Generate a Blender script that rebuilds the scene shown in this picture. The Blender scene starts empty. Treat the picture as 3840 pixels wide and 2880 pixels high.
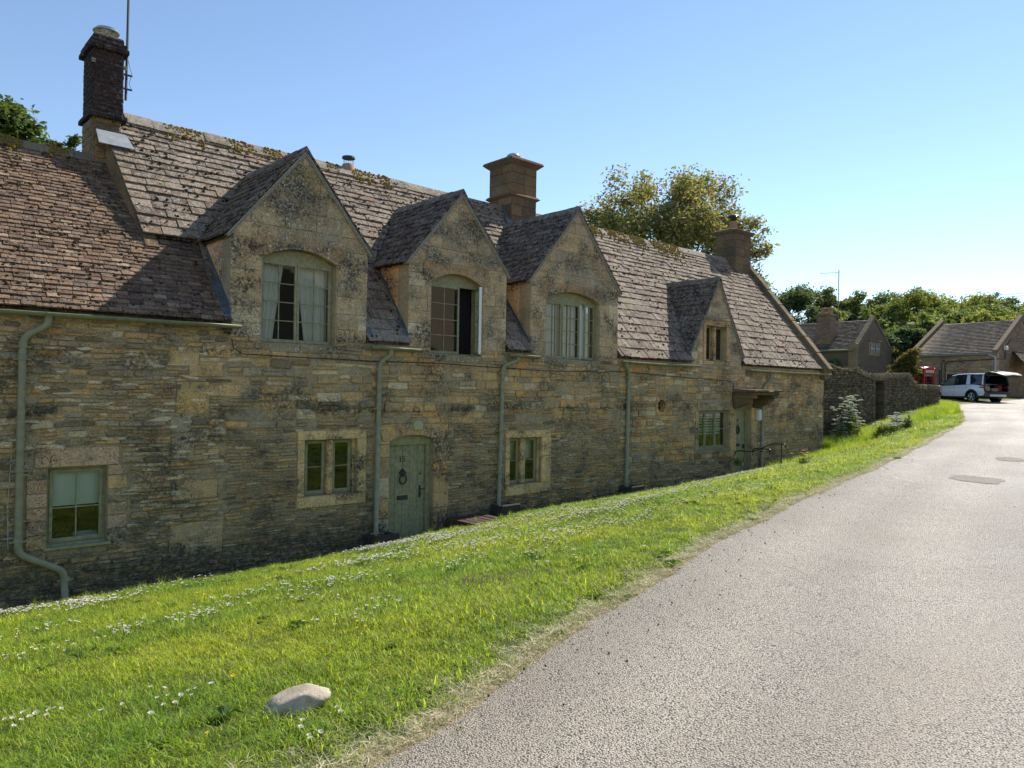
import bpy, bmesh, math, random
import numpy as np
from mathutils import Vector, Matrix, noise as mnoise
random.seed(11); rng = np.random.default_rng(11)
S = bpy.context.scene; COL = S.collection
PI = math.pi; R = math.radians
# ---------------------------------------------------------------- camera (eye = world origin height, 11.5 m in front of the row)
FPX = 2777.6
YAW, PITCH, ROLL = R(47.657), R(.316), R(.917)
CAM = Vector((0, -11.5, 0))
_c, _s = math.cos(YAW), math.sin(YAW)
_right = Vector((_s, -_c, 0)); _fw = Vector((_c, _s, 0)); _up = Vector((0, 0, 1))
FW = _fw*math.cos(PITCH) + _up*math.sin(PITCH)
_u = -_fw*math.sin(PITCH) + _up*math.cos(PITCH)
RT = _right*math.cos(ROLL) + _u*math.sin(ROLL)
UP = -_right*math.sin(ROLL) + _u*math.cos(ROLL)
cam = bpy.data.cameras.new('camera'); co = bpy.data.objects.new('camera', cam); COL.objects.link(co)
m = Matrix((RT, UP, -FW)).transposed().to_4x4(); m.translation = CAM; co.matrix_world = m
cam.sensor_width = 36; cam.lens = 36*FPX/3840; cam.clip_start = .05; cam.clip_end = 900
S.camera = co
# ---------------------------------------------------------------- sky and sun
SUN_EL, SUN_AZ = R(44), R(4.0)          # azimuth measured from +X (along the row) towards +Y (behind the row)
world = bpy.data.worlds.new('World'); S.world = world; world.use_nodes = True
wn = world.node_tree.nodes; wl = world.node_tree.links
bg = wn['Background']; sky = wn.new('ShaderNodeTexSky'); sky.sky_type = 'NISHITA'; sky.sun_disc = False
sky.sun_elevation = SUN_EL; sky.sun_rotation = PI/2 - SUN_AZ
sky.air_density = 1.0; sky.dust_density = .0; sky.ozone_density = 1.6; sky.altitude = 100
wl.new(sky.outputs[0], bg.inputs[0]); bg.inputs[1].default_value = .12
sl = bpy.data.lights.new('sun', 'SUN'); so = bpy.data.objects.new('sun', sl); COL.objects.link(so)
sl.energy = 5.0; sl.angle = R(.53); sl.color = (1, .95, .86)
sd = Vector((math.cos(SUN_EL)*math.cos(SUN_AZ), math.cos(SUN_EL)*math.sin(SUN_AZ), math.sin(SUN_EL)))
so.rotation_euler = sd.to_track_quat('Z', 'Y').to_euler(); so.location = sd*60
S.view_settings.view_transform = 'Standard'; S.view_settings.look = 'None'
S.view_settings.gamma = 1; S.view_settings.use_curve_mapping = False
S.view_settings.exposure = 0.64
S.render.engine = 'CYCLES'
S.cycles.max_bounces = 8; S.cycles.diffuse_bounces = 4; S.cycles.glossy_bounces = 3
S.cycles.transmission_bounces = 6; S.cycles.transparent_max_bounces = 12
S.cycles.sample_clamp_indirect = 6

# ---------------------------------------------------------------- object helpers
def tag(o, label=None, cat=None, group=None, kind=None):
    if label: o['label'] = label
    if cat: o['category'] = cat
    if group: o['group'] = group
    if kind: o['kind'] = kind
    return o
def thing(name, label, cat, loc, group=None):
    o = bpy.data.objects.new(name, None); COL.objects.link(o); o.location = loc
    o.empty_display_size = .2
    return tag(o, label, cat, group)
WM = {}
def wmat(o):
    if o is None: return Matrix()
    return wmat(o.parent) @ (o.matrix_parent_inverse @ Matrix.LocRotScale(o.location, o.rotation_euler, o.scale))
def link(o, parent=None, kind=None):
    COL.objects.link(o)
    if parent is not None:
        o.parent = parent; o.matrix_parent_inverse = wmat(parent).inverted()
    if kind: o['kind'] = kind
    return o
class MB:
    """verts / faces / one colour per vertex, linked as one mesh object"""
    def __init__(s): s.v = []; s.f = []; s.c = []; s.m = []
    def add(s, vs, fs, col=(.5, .5, .5), mi=0):
        n = len(s.v); s.v += [tuple(p) for p in vs]; s.f += [tuple(i+n for i in f) for f in fs]
        s.c += [col]*len(vs); s.m += [mi]*len(fs)
    def join(s, o):
        n = len(s.v); s.v += o.v; s.f += [tuple(i+n for i in f) for f in o.f]; s.c += o.c; s.m += o.m
    def mesh(s, name, mats, smooth=False):
        me = bpy.data.meshes.new(name); me.from_pydata(s.v, [], s.f)
        a = me.color_attributes.new('Col', 'FLOAT_COLOR', 'POINT')
        arr = np.ones((len(s.v), 4), np.float32)
        if s.c: arr[:, :3] = np.array(s.c, np.float32)
        a.data.foreach_set('color', arr.ravel())
        for mt in (mats if isinstance(mats, (list, tuple)) else [mats]): me.materials.append(mt)
        if any(s.m): me.polygons.foreach_set('material_index', s.m)
        if smooth: me.polygons.foreach_set('use_smooth', [True]*len(s.f))
        me.update(); return me
    def build(s, name, mats, parent=None, kind=None, smooth=False):
        return link(bpy.data.objects.new(name, s.mesh(name, mats, smooth)), parent, kind)
    # shapes
    def box(s, lo, hi, col=(.5, .5, .5), M=None):
        x0, y0, z0 = lo; x1, y1, z1 = hi
        vs = [(x0,y0,z0),(x1,y0,z0),(x1,y1,z0),(x0,y1,z0),(x0,y0,z1),(x1,y0,z1),(x1,y1,z1),(x0,y1,z1)]
        if M is not None: vs = [M @ Vector(p) for p in vs]
        s.add(vs, [(0,3,2,1),(4,5,6,7),(0,1,5,4),(1,2,6,5),(2,3,7,6),(3,0,4,7)], col)
    def bevbox(s, lo, hi, b=.01, col=(.5, .5, .5), M=None):
        vs = []; fs = []
        (x0,y0,z0), (x1,y1,z1) = lo, hi
        b = min(b, (x1-x0)*.45, (y1-y0)*.45, (z1-z0)*.45)
        idx = {}
        for i, (X, sx) in enumerate(((x0,1),(x1,-1))):
            for j, (Yy, sy) in enumerate(((y0,1),(y1,-1))):
                for k, (Z, sz) in enumerate(((z0,1),(z1,-1))):
                    for ax, d in enumerate(((0,b,b),(b,0,b),(b,b,0))):
                        idx[i,j,k,ax] = len(vs); vs.append((X+sx*d[0], Yy+sy*d[1], Z+sz*d[2]))
        q = idx
        for i in (0,1):
            f = [q[i,0,0,0],q[i,1,0,0],q[i,1,1,0],q[i,0,1,0]]; fs.append(f if i else f[::-1])
            f = [q[0,i,0,1],q[0,i,1,1],q[1,i,1,1],q[1,i,0,1]]; fs.append(f if i else f[::-1])
            f = [q[0,0,i,2],q[1,0,i,2],q[1,1,i,2],q[0,1,i,2]]; fs.append(f if i else f[::-1])
        for i in (0,1):
            for j in (0,1):
                fs.append([q[i,j,0,0],q[i,j,1,0],q[i,j,1,1],q[i,j,0,1]])
                fs.append([q[i,0,j,0],q[i,1,j,0],q[i,1,j,2],q[i,0,j,2]])
                fs.append([q[0,i,j,1],q[1,i,j,1],q[1,i,j,2],q[0,i,j,2]])
                for k in (0,1): fs.append([q[i,j,k,0],q[i,j,k,1],q[i,j,k,2]])
        if M is not None: vs = [M @ Vector(p) for p in vs]
        s.add(vs, fs, col)
    def prism(s, pts, fr, n0, n1, col=(.5, .5, .5)):
        """polygon pts (a,b) in frame fr, between heights n0 and n1 along its normal"""
        k = len(pts); vs = [P3(fr, a, b, n0) for a, b in pts] + [P3(fr, a, b, n1) for a, b in pts]
        s.add(vs, [tuple(range(k))[::-1], tuple(range(k, 2*k))] + [(i, (i+1) % k, k+(i+1) % k, k+i) for i in range(k)], col)
    def tube(s, path, r, n=10, col=(.5, .5, .5), cap=True):
        path = [Vector(p) for p in path]; rings = []
        ref = None
        for i, p in enumerate(path):
            t = (path[min(i+1, len(path)-1)] - path[max(i-1, 0)]).normalized()
            if ref is None or abs(t.dot(ref)) > .98:
                ref = Vector((0, 0, 1)) if abs(t.z) < .9 else Vector((1, 0, 0))
            a = t.cross(ref).normalized(); b = t.cross(a)
            ref = a.cross(t)
            rr = r[i] if isinstance(r, (list, tuple)) else r
            rings.append([p + (a*math.cos(2*PI*k/n) + b*math.sin(2*PI*k/n))*rr for k in range(n)])
        vs = [v for g in rings for v in g]; fs = []
        for i in range(len(rings)-1):
            for k in range(n):
                k2 = (k+1) % n; fs.append((i*n+k, i*n+k2, (i+1)*n+k2, (i+1)*n+k))
        if cap: fs.append(tuple(range(n))); fs.append(tuple(range((len(rings)-1)*n, len(rings)*n))[::-1])
        s.add(vs, fs, col)
    def lathe(s, prof, c, n=20, col=(.5, .5, .5), axis=(0, 0, 1)):
        ax = Vector(axis).normalized(); c = Vector(c)
        ref = Vector((1, 0, 0)) if abs(ax.x) < .9 else Vector((0, 1, 0))
        a = ax.cross(ref).normalized(); b = ax.cross(a)
        vs = []; fs = []
        for r, h in prof:
            for k in range(n): vs.append(c + ax*h + (a*math.cos(2*PI*k/n)+b*math.sin(2*PI*k/n))*r)
        for i in range(len(prof)-1):
            for k in range(n):
                k2 = (k+1) % n; fs.append((i*n+k, i*n+k2, (i+1)*n+k2, (i+1)*n+k))
        s.add(vs, fs, col)
def P3(fr, a, b, n=0.):
    O, A, B, N = fr
    return (O[0]+A[0]*a+B[0]*b+N[0]*n, O[1]+A[1]*a+B[1]*b+N[1]*n, O[2]+A[2]*a+B[2]*b+N[2]*n)
def frame(O, A, B):
    A = Vector(A).normalized(); B = Vector(B).normalized(); return (tuple(O), tuple(A), tuple(B), tuple(A.cross(B)))
FACADE = frame((0, 0, 0), (1, 0, 0), (0, 0, 1))          # a = X, b = Z, n = towards the road
def clip(poly, a, b, c):
    """keep the side a*x+b*y <= c"""
    out = []
    for i in range(len(poly)):
        p, q = poly[i], poly[(i+1) % len(poly)]
        dp, dq = a*p[0]+b*p[1]-c, a*q[0]+b*q[1]-c
        if dp <= 0: out.append(p)
        if (dp < 0 < dq) or (dq < 0 < dp):
            t = dp/(dp-dq); out.append((p[0]+(q[0]-p[0])*t, p[1]+(q[1]-p[1])*t))
    return out
def area(p): return .5*sum(p[i-1][0]*p[i][1]-p[i][0]*p[i-1][1] for i in range(len(p)))
def minus_rects(poly, rects):
    """convex polygon minus rectangles, as a list of convex polygons"""
    out = [poly]
    for x0, z0, x1, z1 in rects:
        nxt = []
        for p in out:
            l = clip(p, 1, 0, x0); r = clip(p, -1, 0, -x1); m = clip(clip(p, -1, 0, -x0), 1, 0, x1)
            b = clip(m, 0, 1, z0) if m else []; t = clip(m, 0, -1, -z1) if m else []
            nxt += [q for q in (l, r, b, t) if len(q) > 2 and abs(area(q)) > 1e-5]
        out = nxt
    return out
def jit(c, d):
    k = random.uniform(1-d, 1+d); h = random.uniform(-d*.25, d*.25)
    return (max(0, c[0]*k*(1+h)), max(0, c[1]*k), max(0, c[2]*k*(1-h)))
class Pieces:
    """stones, tiles, bricks: the ones that show largest become objects, the others one joined part"""
    def __init__(s, name, mat, parent, limit=300): s.name, s.mat, s.parent, s.limit, s.l = name, mat, parent, limit, []
    def add(s, mb, c, size): s.l.append((size/max(1., (Vector(c)-CAM).length), mb))
    def finish(s, smooth=False):
        s.l.sort(key=lambda t: -t[0])
        for _, mb in s.l[:s.limit]: mb.build(s.name, s.mat, s.parent, smooth=smooth)
        rest = MB()
        for _, mb in s.l[s.limit:]: rest.join(mb)
        if rest.v: rest.build(s.name, s.mat, s.parent, kind='stuff', smooth=smooth)
def stone(pts, fr, proud=.012, depth=.03, bev=.012, col=(.4, .35, .25), rough=.004):
    """one dressed or rubble stone: outline pts, back at -depth, pillowed front at proud"""
    mb = MB(); k = len(pts); cx = sum(p[0] for p in pts)/k; cy = sum(p[1] for p in pts)/k
    vs = []
    for a, b in pts: vs.append(P3(fr, a, b, -depth))
    for a, b in pts: vs.append(P3(fr, a, b, proud-bev*.8+random.uniform(-rough, rough)*.5))
    for a, b in pts:
        L = math.hypot(cx-a, cy-b) or 1; q = min(bev/L*1.3, .45)
        vs.append(P3(fr, a+(cx-a)*q, b+(cy-b)*q, proud+random.uniform(-rough, rough)))
    fs = [(i, (i+1) % k, k+(i+1) % k, k+i) for i in range(k)] + [(k+i, k+(i+1) % k, 2*k+(i+1) % k, 2*k+i) for i in range(k)]
    vs.append(P3(fr, cx, cy, proud+random.uniform(-rough, rough)*1.3))
    fs += [(2*k+i, 2*k+(i+1) % k, 3*k) for i in range(k)]
    mb.add(vs, fs, col); return mb
def rubble_outline(a0, b0, a1, b1, j=.25):
    h = b1-b0; w = a1-a0; c = min(.35*h, .3*w, .03)
    u = lambda s=1.: random.uniform(0, c*s)
    d = h*j*.4; g = lambda: random.uniform(-d, d)
    pts = [(a0+c*.6+u(.6), b0+g()*.3), (a0+w*.5, b0+g()*.5), (a1-c*.6-u(.6), b0+g()*.3), (a1, b0+c*.5+u(.6)), (a1-u(.3), b1-c*.5-u(.6)),
           (a1-c*.6-u(.6), b1+g()*.3), (a0+w*.5, b1+g()*.5), (a0+c*.6+u(.6), b1+g()*.3), (a0+u(.3), b1-c*.5-u(.6)), (a0, b0+c*.5+u(.6))]
    return pts
def rect_outline(a0, b0, a1, b1, j=.003):
    g = lambda: random.uniform(-j, j)
    return [(a0+g(), b0+g()), (a1+g(), b0+g()), (a1+g(), b1+g()), (a0+g(), b1+g())]
def free_spans(x0, x1, z, blocked):
    """free intervals of a course at height z between blocked rectangles"""
    iv = [(x0, x1)]
    for bx0, bz0, bx1, bz1 in blocked:
        if bz0 < z < bz1:
            n = []
            for a, b in iv:
                if bx1 <= a or bx0 >= b: n.append((a, b)); continue
                if bx0 > a: n.append((a, bx0))
                if bx1 < b: n.append((bx1, b))
            iv = n
    return [(a, b) for a, b in iv if b-a > .04]

# ---------------------------------------------------------------- material helpers
class NT:
    def __init__(s, name, rough=.9, spec=.3):
        s.mat = bpy.data.materials.new(name); s.mat.use_nodes = True
        s.n = s.mat.node_tree.nodes; s.l = s.mat.node_tree.links
        s.b = s.n['Principled BSDF']; s.b.inputs['Roughness'].default_value = rough; s.b.inputs['Specular IOR Level'].default_value = spec
        s.out = s.n['Material Output']; s._pos = None
    def pos(s):
        if s._pos is None: s._pos = s.n.new('ShaderNodeNewGeometry').outputs['Position']
        return s._pos
    def lk(s, a, b): s.l.new(a, b)
    def val(s, sock, v):
        if hasattr(v, 'is_linked') or isinstance(v, bpy.types.NodeSocket): s.l.new(v, sock)
        else: sock.default_value = v
    def mapv(s, scale=(1, 1, 1), rot=(0, 0, 0), src=None):
        n = s.n.new('ShaderNodeMapping'); n.inputs['Scale'].default_value = scale; n.inputs['Rotation'].default_value = rot
        s.lk(src or s.pos(), n.inputs['Vector']); return n.outputs[0]
    def noise(s, scale, detail=4, rough=.55, vec=None, dist=0., out='Fac'):
        n = s.n.new('ShaderNodeTexNoise'); n.inputs['Scale'].default_value = scale; n.inputs['Detail'].default_value = detail
        n.inputs['Roughness'].default_value = rough; n.inputs['Distortion'].default_value = dist
        s.lk(vec or s.pos(), n.inputs['Vector']); return n.outputs[out]
    def vor(s, scale, vec=None, feature='F1', out='Distance', rand=1.):
        n = s.n.new('ShaderNodeTexVoronoi'); n.feature = feature; n.inputs['Scale'].default_value = scale; n.inputs['Randomness'].default_value = rand
        s.lk(vec or s.pos(), n.inputs['Vector']); return n.outputs[out]
    def ramp(s, fac, lo, hi, a=0., b=1.):
        n = s.n.new('ShaderNodeMapRange'); n.inputs['From Min'].default_value = lo; n.inputs['From Max'].default_value = hi
        n.inputs['To Min'].default_value = a; n.inputs['To Max'].default_value = b; s.lk(fac, n.inputs['Value']); return n.outputs[0]
    def math(s, op, a, b=0.):
        n = s.n.new('ShaderNodeMath'); n.operation = op; n.use_clamp = False
        s.val(n.inputs[0], a); s.val(n.inputs[1], b); return n.outputs[0]
    def mix(s, fac, a, b, mode='MIX'):
        n = s.n.new('ShaderNodeMix'); n.data_type = 'RGBA'; n.blend_type = mode; n.clamp_factor = True
        s.val(n.inputs['Factor'], fac)
        for k, v in ((6, a), (7, b)):
            if isinstance(v, tuple): v = (*v, 1) if len(v) == 3 else v
            s.val(n.inputs[k], v)
        return n.outputs[2]
    def mixv(s):
        a = s.n.new('ShaderNodeVectorMath'); a.operation = 'SCALE'; s.lk(s.noise(5, 2, out='Color'), a.inputs[0]); a.inputs['Scale'].default_value = .12
        b = s.n.new('ShaderNodeVectorMath'); b.operation = 'ADD'; s.lk(s.pos(), b.inputs[0]); s.lk(a.outputs[0], b.inputs[1]); return b.outputs[0]
    def attr(s, name='Col', out='Color'):
        n = s.n.new('ShaderNodeAttribute'); n.attribute_name = name; return n.outputs[out]
    def sep(s, v, k):
        n = s.n.new('ShaderNodeSeparateXYZ'); s.lk(v, n.inputs[0]); return n.outputs[k]
    def hsv(s, col, h=.5, sat=1., v=1.):
        n = s.n.new('ShaderNodeHueSaturation'); s.val(n.inputs['Hue'], h); s.val(n.inputs['Saturation'], sat); s.val(n.inputs['Value'], v); s.lk(col, n.inputs['Color']); return n.outputs[0]
    def base(s, col):
        if isinstance(col, tuple): s.b.inputs['Base Color'].default_value = (*col[:3], 1)
        else: s.lk(col, s.b.inputs['Base Color'])
    def bump(s, h, dist=.01, strength=1., prev=None):
        n = s.n.new('ShaderNodeBump'); n.inputs['Distance'].default_value = dist; n.inputs['Strength'].default_value = strength
        s.lk(h, n.inputs['Height'])
        if prev: s.lk(prev, n.inputs['Normal'])
        s.lk(n.outputs[0], s.b.inputs['Normal']); return n.outputs[0]
    def rgh(s, v): s.val(s.b.inputs['Roughness'], v)
def plain(name, col, rough=.6, spec=.4, metal=0., var=.0, bump=0., scale=30):
    t = NT(name, rough, spec); t.b.inputs['Metallic'].default_value = metal
    if var or bump:
        n = t.noise(scale, 4); 
        t.base(t.mix(t.ramp(n, .35, .7), tuple(c*(1-var) for c in col), tuple(min(1, c*(1+var)) for c in col)))
        if bump: t.bump(n, bump)
    else: t.base(col)
    return t.mat
# ---------------------------------------------------------------- materials
def stone_mat(name, lichen=.5, spots=.5, grime=.5, mortar=False, fine=60, tint=(1.80, 1.63, 1.45)):
    t = NT(name, .93, .15)
    c = t.mix(1., t.attr(), tint, 'MULTIPLY')
    n1 = t.noise(3.2, 5, .6); n2 = t.noise(fine, 5, .65); n3 = t.noise(14, 4, .6)
    n4 = t.noise(1.0, 6, .62, vec=t.mapv((1.0, 1.0, 1.7)))
    c = t.mix(t.ramp(n3, .3, .72, 0, .55), c, t.mix(1., c, (.62, .57, .5), 'MULTIPLY'))
    c = t.mix(t.ramp(n2, .42, .62, 0, .7), c, t.mix(1., c, (1.42, 1.36, 1.22), 'MULTIPLY')); c = t.mix(t.ramp(n2, .5, .34, 0, .6), c, t.mix(1., c, (.55, .52, .48), 'MULTIPLY'))
    z = t.sep(t.pos(), 2)
    c = t.mix(t.ramp(t.math('ADD', z, t.math('MULTIPLY', n1, 1.4)), -1.4, .1, .85*grime, 0), c, t.mix(1., c, (.70, .72, .70), 'MULTIPLY'))
    c = t.mix(t.ramp(n1, .42, .7, 0, .45), c, t.mix(1., c, (1.1, .88, .6), 'MULTIPLY'))
    # grey-black algae crust, broken up
    crust = t.math('MULTIPLY', t.ramp(n4, .46, .62), t.ramp(t.noise(22, 5, .7), .38, .58))
    c = t.mix(t.math('MULTIPLY', crust, lichen), c, (.075, .07, .055))
    band = t.math('MULTIPLY', t.ramp(t.math('ABSOLUTE', t.math('ADD', z, t.math('ADD', t.math('MULTIPLY', n1, .35), .24))), .03, .13, 1, 0), t.ramp(t.noise(.8, 3, .6), .47, .56))
    c = t.mix(t.math('MULTIPLY', t.math('MULTIPLY', band, t.ramp(n3, .35, .55)), grime*.9), c, (.03, .03, .026))
    # damp dark foot of the wall
    foot = t.math('MULTIPLY', t.ramp(t.math('ADD', z, t.math('MULTIPLY', n1, 1.1)), -2.05, -1.75, 1, 0), t.ramp(n3, .25, .6))
    c = t.mix(t.math('MULTIPLY', foot, grime), c, (.07, .068, .05))
    # white and grey lichen rosettes
    v = t.n.new('ShaderNodeTexVoronoi'); v.inputs['Scale'].default_value = 21; t.lk(t.mapv((1, 1, 1), src=t.mixv()), v.inputs['Vector'])
    rnd = t.sep(v.outputs['Color'], 0)
    r = t.ramp(rnd, .35, 1., .0, .36)
    dist = t.math('ADD', v.outputs['Distance'], t.math('MULTIPLY', t.math('SUBTRACT', t.noise(90, 3), .5), .16))
    inside = t.math('LESS_THAN', dist, r)
    ring = t.math('MULTIPLY', inside, t.ramp(t.math('DIVIDE', dist, t.math('ADD', r, .001)), .2, .9, .45, 1.))
    region = t.ramp(t.noise(1.1, 4, .6, vec=t.mapv((1, 1, 1.3), src=None)), .42, .56)
    hi = t.ramp(z, -.7, .7, .25, 1.)
    sp = t.math('MULTIPLY', t.math('MULTIPLY', ring, region), t.math('MULTIPLY', hi, spots))
    c = t.mix(sp, c, (.62, .6, .52))
    spk = t.math('MULTIPLY', t.math('MULTIPLY', t.ramp(t.noise(62, 4, .75), .56, .63), t.ramp(t.noise(2.1, 5, .65), .44, .56)), t.math('MULTIPLY', hi, spots))
    c = t.mix(t.math('MULTIPLY', spk, .75), c, (.50, .49, .42))
    drk = t.math('MULTIPLY', t.math('MULTIPLY', t.ramp(t.noise(48, 4, .75), .53, .6), t.ramp(t.noise(1.7, 5, .65), .46, .58)), lichen)
    c = t.mix(t.math('MULTIPLY', drk, .8), c, (.05, .047, .04))
    v2 = t.vor(60); c = t.mix(t.math('MULTIPLY', t.math('LESS_THAN', v2, .2), t.math('MULTIPLY', region, spots*.5)), c, (.5, .5, .43))
    # streaks
    st = t.ramp(t.noise(4, 4, .6, vec=t.mapv((2.2, 2.2, .28))), .58, .74)
    c = t.mix(t.math('MULTIPLY', st, .35*grime), c, t.mix(1., c, (.45, .43, .4), 'MULTIPLY'))
    t.base(c)
    b = t.bump(n2, .02, .9); t.bump(n3, .035, .8, b)
    return t.mat
def tile_mat(name, lich=(.42, .4, .34), amt=.6, moss=.4):
    t = NT(name, .9, .08)
    c = t.mix(1., t.attr(), (1.0, .86, .74), 'MULTIPLY'); n2 = t.noise(45, 5, .7); n3 = t.noise(9, 5, .65); n1 = t.noise(1.3, 5, .6)
    c = t.mix(t.ramp(n3, .35, .7, 0, .55), c, t.mix(1., c, (.6, .56, .55), 'MULTIPLY'))
    l = t.math('MULTIPLY', t.ramp(n3, .46, .56), t.ramp(n2, .46, .56))
    c = t.mix(t.math('MULTIPLY', l, amt), c, lich)
    l2 = t.math('MULTIPLY', t.ramp(t.noise(16, 4, .7), .55, .66), t.ramp(n1, .4, .6, .3, 1))
    c = t.mix(t.math('MULTIPLY', l2, amt*.8), c, (.5, .49, .43))
    d = t.math('MULTIPLY', t.ramp(t.noise(30, 4, .7), .54, .62), t.ramp(n1, .6, .42, .25, 1))
    c = t.mix(t.math('MULTIPLY', d, .8), c, (.045, .03, .02))
    m_ = t.math('MULTIPLY', t.ramp(t.noise(2.3, 5, .6), .6, .72), moss)
    c = t.mix(m_, c, (.17, .12, .03))
    t.base(c)
    b = t.bump(n2, .016, 1.); t.bump(n3, .03, 1., b)
    return t.mat
def glass_mat(name, tint=(.9, .95, .92)):
    t = NT(name, .03, .5); n = t.n
    tr = n.new('ShaderNodeBsdfTransparent'); tr.inputs[0].default_value = (*tint, 1)
    gl = n.new('ShaderNodeBsdfGlossy'); gl.inputs['Roughness'].default_value = .02; gl.inputs[0].default_value = (.95, 1, 1, 1)
    lw = n.new('ShaderNodeFresnel'); lw.inputs[0].default_value = 1.55
    f = t.math('MINIMUM', t.math('ADD', t.math('MULTIPLY', lw.outputs[0], 1.15), .03), 1.)
    bn = n.new('ShaderNodeBump'); bn.inputs['Distance'].default_value = .004; bn.inputs['Strength'].default_value = .25
    t.lk(t.noise(2.6, 2), bn.inputs['Height']); t.lk(bn.outputs[0], gl.inputs['Normal'])
    mx = n.new('ShaderNodeMixShader'); t.lk(f, mx.inputs[0]); t.lk(tr.outputs[0], mx.inputs[1]); t.lk(gl.outputs[0], mx.inputs[2])
    t.lk(mx.outputs[0], t.out.inputs[0]); return t.mat
def leaf_mat(name, trans=.45, rough=.5, spec=.3, posvar=.0, col=None):
    t = NT(name, rough, spec); c = t.attr() if col is None else col
    if posvar:
        oi = t.n.new('ShaderNodeObjectInfo'); c = t.mix(t.ramp(oi.outputs['Random'], 0, 1), t.mix(1., c, (.62, .66, .7), 'MULTIPLY'), t.mix(1., c, (1.3, 1.22, 1.1), 'MULTIPLY'))
        f = t.noise(posvar, 3); c = t.mix(t.ramp(f, .35, .68), t.mix(1., c, (.72, .82, .8), 'MULTIPLY'), t.mix(1., c, (1.35, 1.12, .9), 'MULTIPLY'))
    t.base(c) if not isinstance(c, tuple) else t.base(c)
    tl = t.n.new('ShaderNodeBsdfTranslucent')
    if isinstance(c, tuple): tl.inputs[0].default_value = (*c, 1)
    else: t.lk(t.mix(1., c, (1.5, 1.45, .7), 'MULTIPLY'), tl.inputs[0])
    mx = t.n.new('ShaderNodeMixShader'); mx.inputs[0].default_value = trans
    t.lk(t.b.outputs[0], mx.inputs[1]); t.lk(tl.outputs[0], mx.inputs[2]); t.lk(mx.outputs[0], t.out.inputs[0]); return t.mat
M_RUB = stone_mat('rubble_stone', .85, .4, .85)
M_ASH = stone_mat('dressed_stone', 1.3, 1.7, .5, fine=45)
M_MORT = stone_mat('lime_mortar', .6, .2, .7)
M_DRY = stone_mat('dry_stone', .8, .3, .5, tint=(.88, .80, .70))
M_CHIM = stone_mat('chimney_stone', .85, .35, .2, tint=(.86, .77, .69))
M_FAR = stone_mat('far_stone', .6, .0, .2, tint=(1., .92, .86))
M_TILE = tile_mat('stone_slate', (.46, .42, .35), .75, .35)
M_CLAY = tile_mat('old_roof_tile', (.42, .37, .3), .4, .25)
M_FARROOF = tile_mat('far_slate', (.3, .3, .28), .25, .05)
M_BRICK = tile_mat('sooty_brick', (.09, .085, .085), .5, .0)
M_GREEN = plain('sage_green_paint', (.285, .265, .15), .5, .2, var=.22, bump=.001, scale=14)
M_GREEN2 = plain('sage_green_plastic', (.26, .24, .145), .5, .4, var=.16, bump=.001, scale=9)
M_GUT = plain('gutter_paint', (.20, .21, .12), .5, .4, var=.2, scale=12)
M_LEAD = plain('lead', (.10, .11, .125), .5, .5, var=.25, bump=.003, scale=8)
M_LEADL = plain('bright_lead', (.28, .29, .30), .45, .5, var=.15, bump=.004, scale=8)
M_BLACK = plain('black_iron', (.02, .02, .02), .45, .5, var=.2)
M_STEEL = plain('steel_cowl', (.5, .5, .48), .3, .5, metal=.85, var=.1)
M_DARKMETAL = plain('dark_metal', (.06, .055, .06), .5, .5, metal=.3, var=.2)
M_GLASS = glass_mat('window_glass')
M_CURT = plain('net_curtain', (.8, .77, .7), .9, .1)
M_BLIND = plain('pale_blind', (.75, .76, .7), .9, .1)
M_ROOM = plain('dark_room', (.07, .055, .045), .95, .1)  # dark colour stands in for the unlit interior behind each opening
M_DKCURT = plain('void_dark_curtain', (.03, .026, .032), .9, .1)  # void behind the open casement: its shade put into the curtain colour
M_WHITE = plain('white_paint', (.75, .75, .72), .5, .4)
M_CLAYPOT = plain('clay_pot', (.36, .22, .13), .8, .2, var=.25)
M_LAMP = plain('cream_lamp', (.42, .38, .2), .5, .3, var=.1)
M_BRICKRED = plain('red_tile', (.08, .045, .035), .85, .2, var=.4, bump=.004)
M_MOSS = plain('moss_brown', (.06, .04, .02), .95, .1, var=.6, bump=.02, scale=60)
M_MOSSG = plain('moss_gold', (.22, .15, .03), .95, .1, var=.5, bump=.02, scale=60)
M_CONC = plain('mortar_fillet', (.3, .28, .23), .95, .1, var=.3, bump=.01, scale=25)
M_GRASS = leaf_mat('grass_blade', .5, .5, .25, posvar=.55)
M_STRAW = leaf_mat('dry_straw', .2, .6, .3)
M_LEAF = leaf_mat('leaf', .42, .6, .15)
M_WOODBARK = plain('bark', (.09, .075, .06), .95, .1, var=.4, bump=.02, scale=12)
M_PETAL = plain('petal', (.8, .8, .78), .7, .2)
# road: stone chippings in a worn tar binder
t = NT('road_chippings', .62, .35)
v = t.n.new('ShaderNodeTexVoronoi'); v.inputs['Scale'].default_value = 105; t.lk(t.pos(), v.inputs['Vector'])
cr = t.sep(v.outputs['Color'], 0); vd = v.outputs['Distance']
big = t.noise(.5, 5, .6); mid = t.noise(9, 4, .6)
c = t.mix(cr, (.23, .205, .17), (.44, .39, .325))
c = t.mix(t.ramp(big, .35, .7, 0, .5), c, t.mix(1., c, (.78, .78, .8), 'MULTIPLY'))
c = t.mix(t.ramp(mid, .3, .7, 0, .4), c, t.mix(1., c, (1.2, 1.15, 1.05), 'MULTIPLY'))
c = t.mix(t.ramp(vd, .52, .74), c, (.05, .045, .045)); c = t.mix(t.ramp(t.noise(38, 3, .6), .62, .7), c, (.07, .06, .06))
wr = t.ramp(t.noise(.9, 4, .6, vec=t.mapv((.3, 1.3, 1), rot=(0, 0, R(-22)))), .5, .7)
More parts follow.
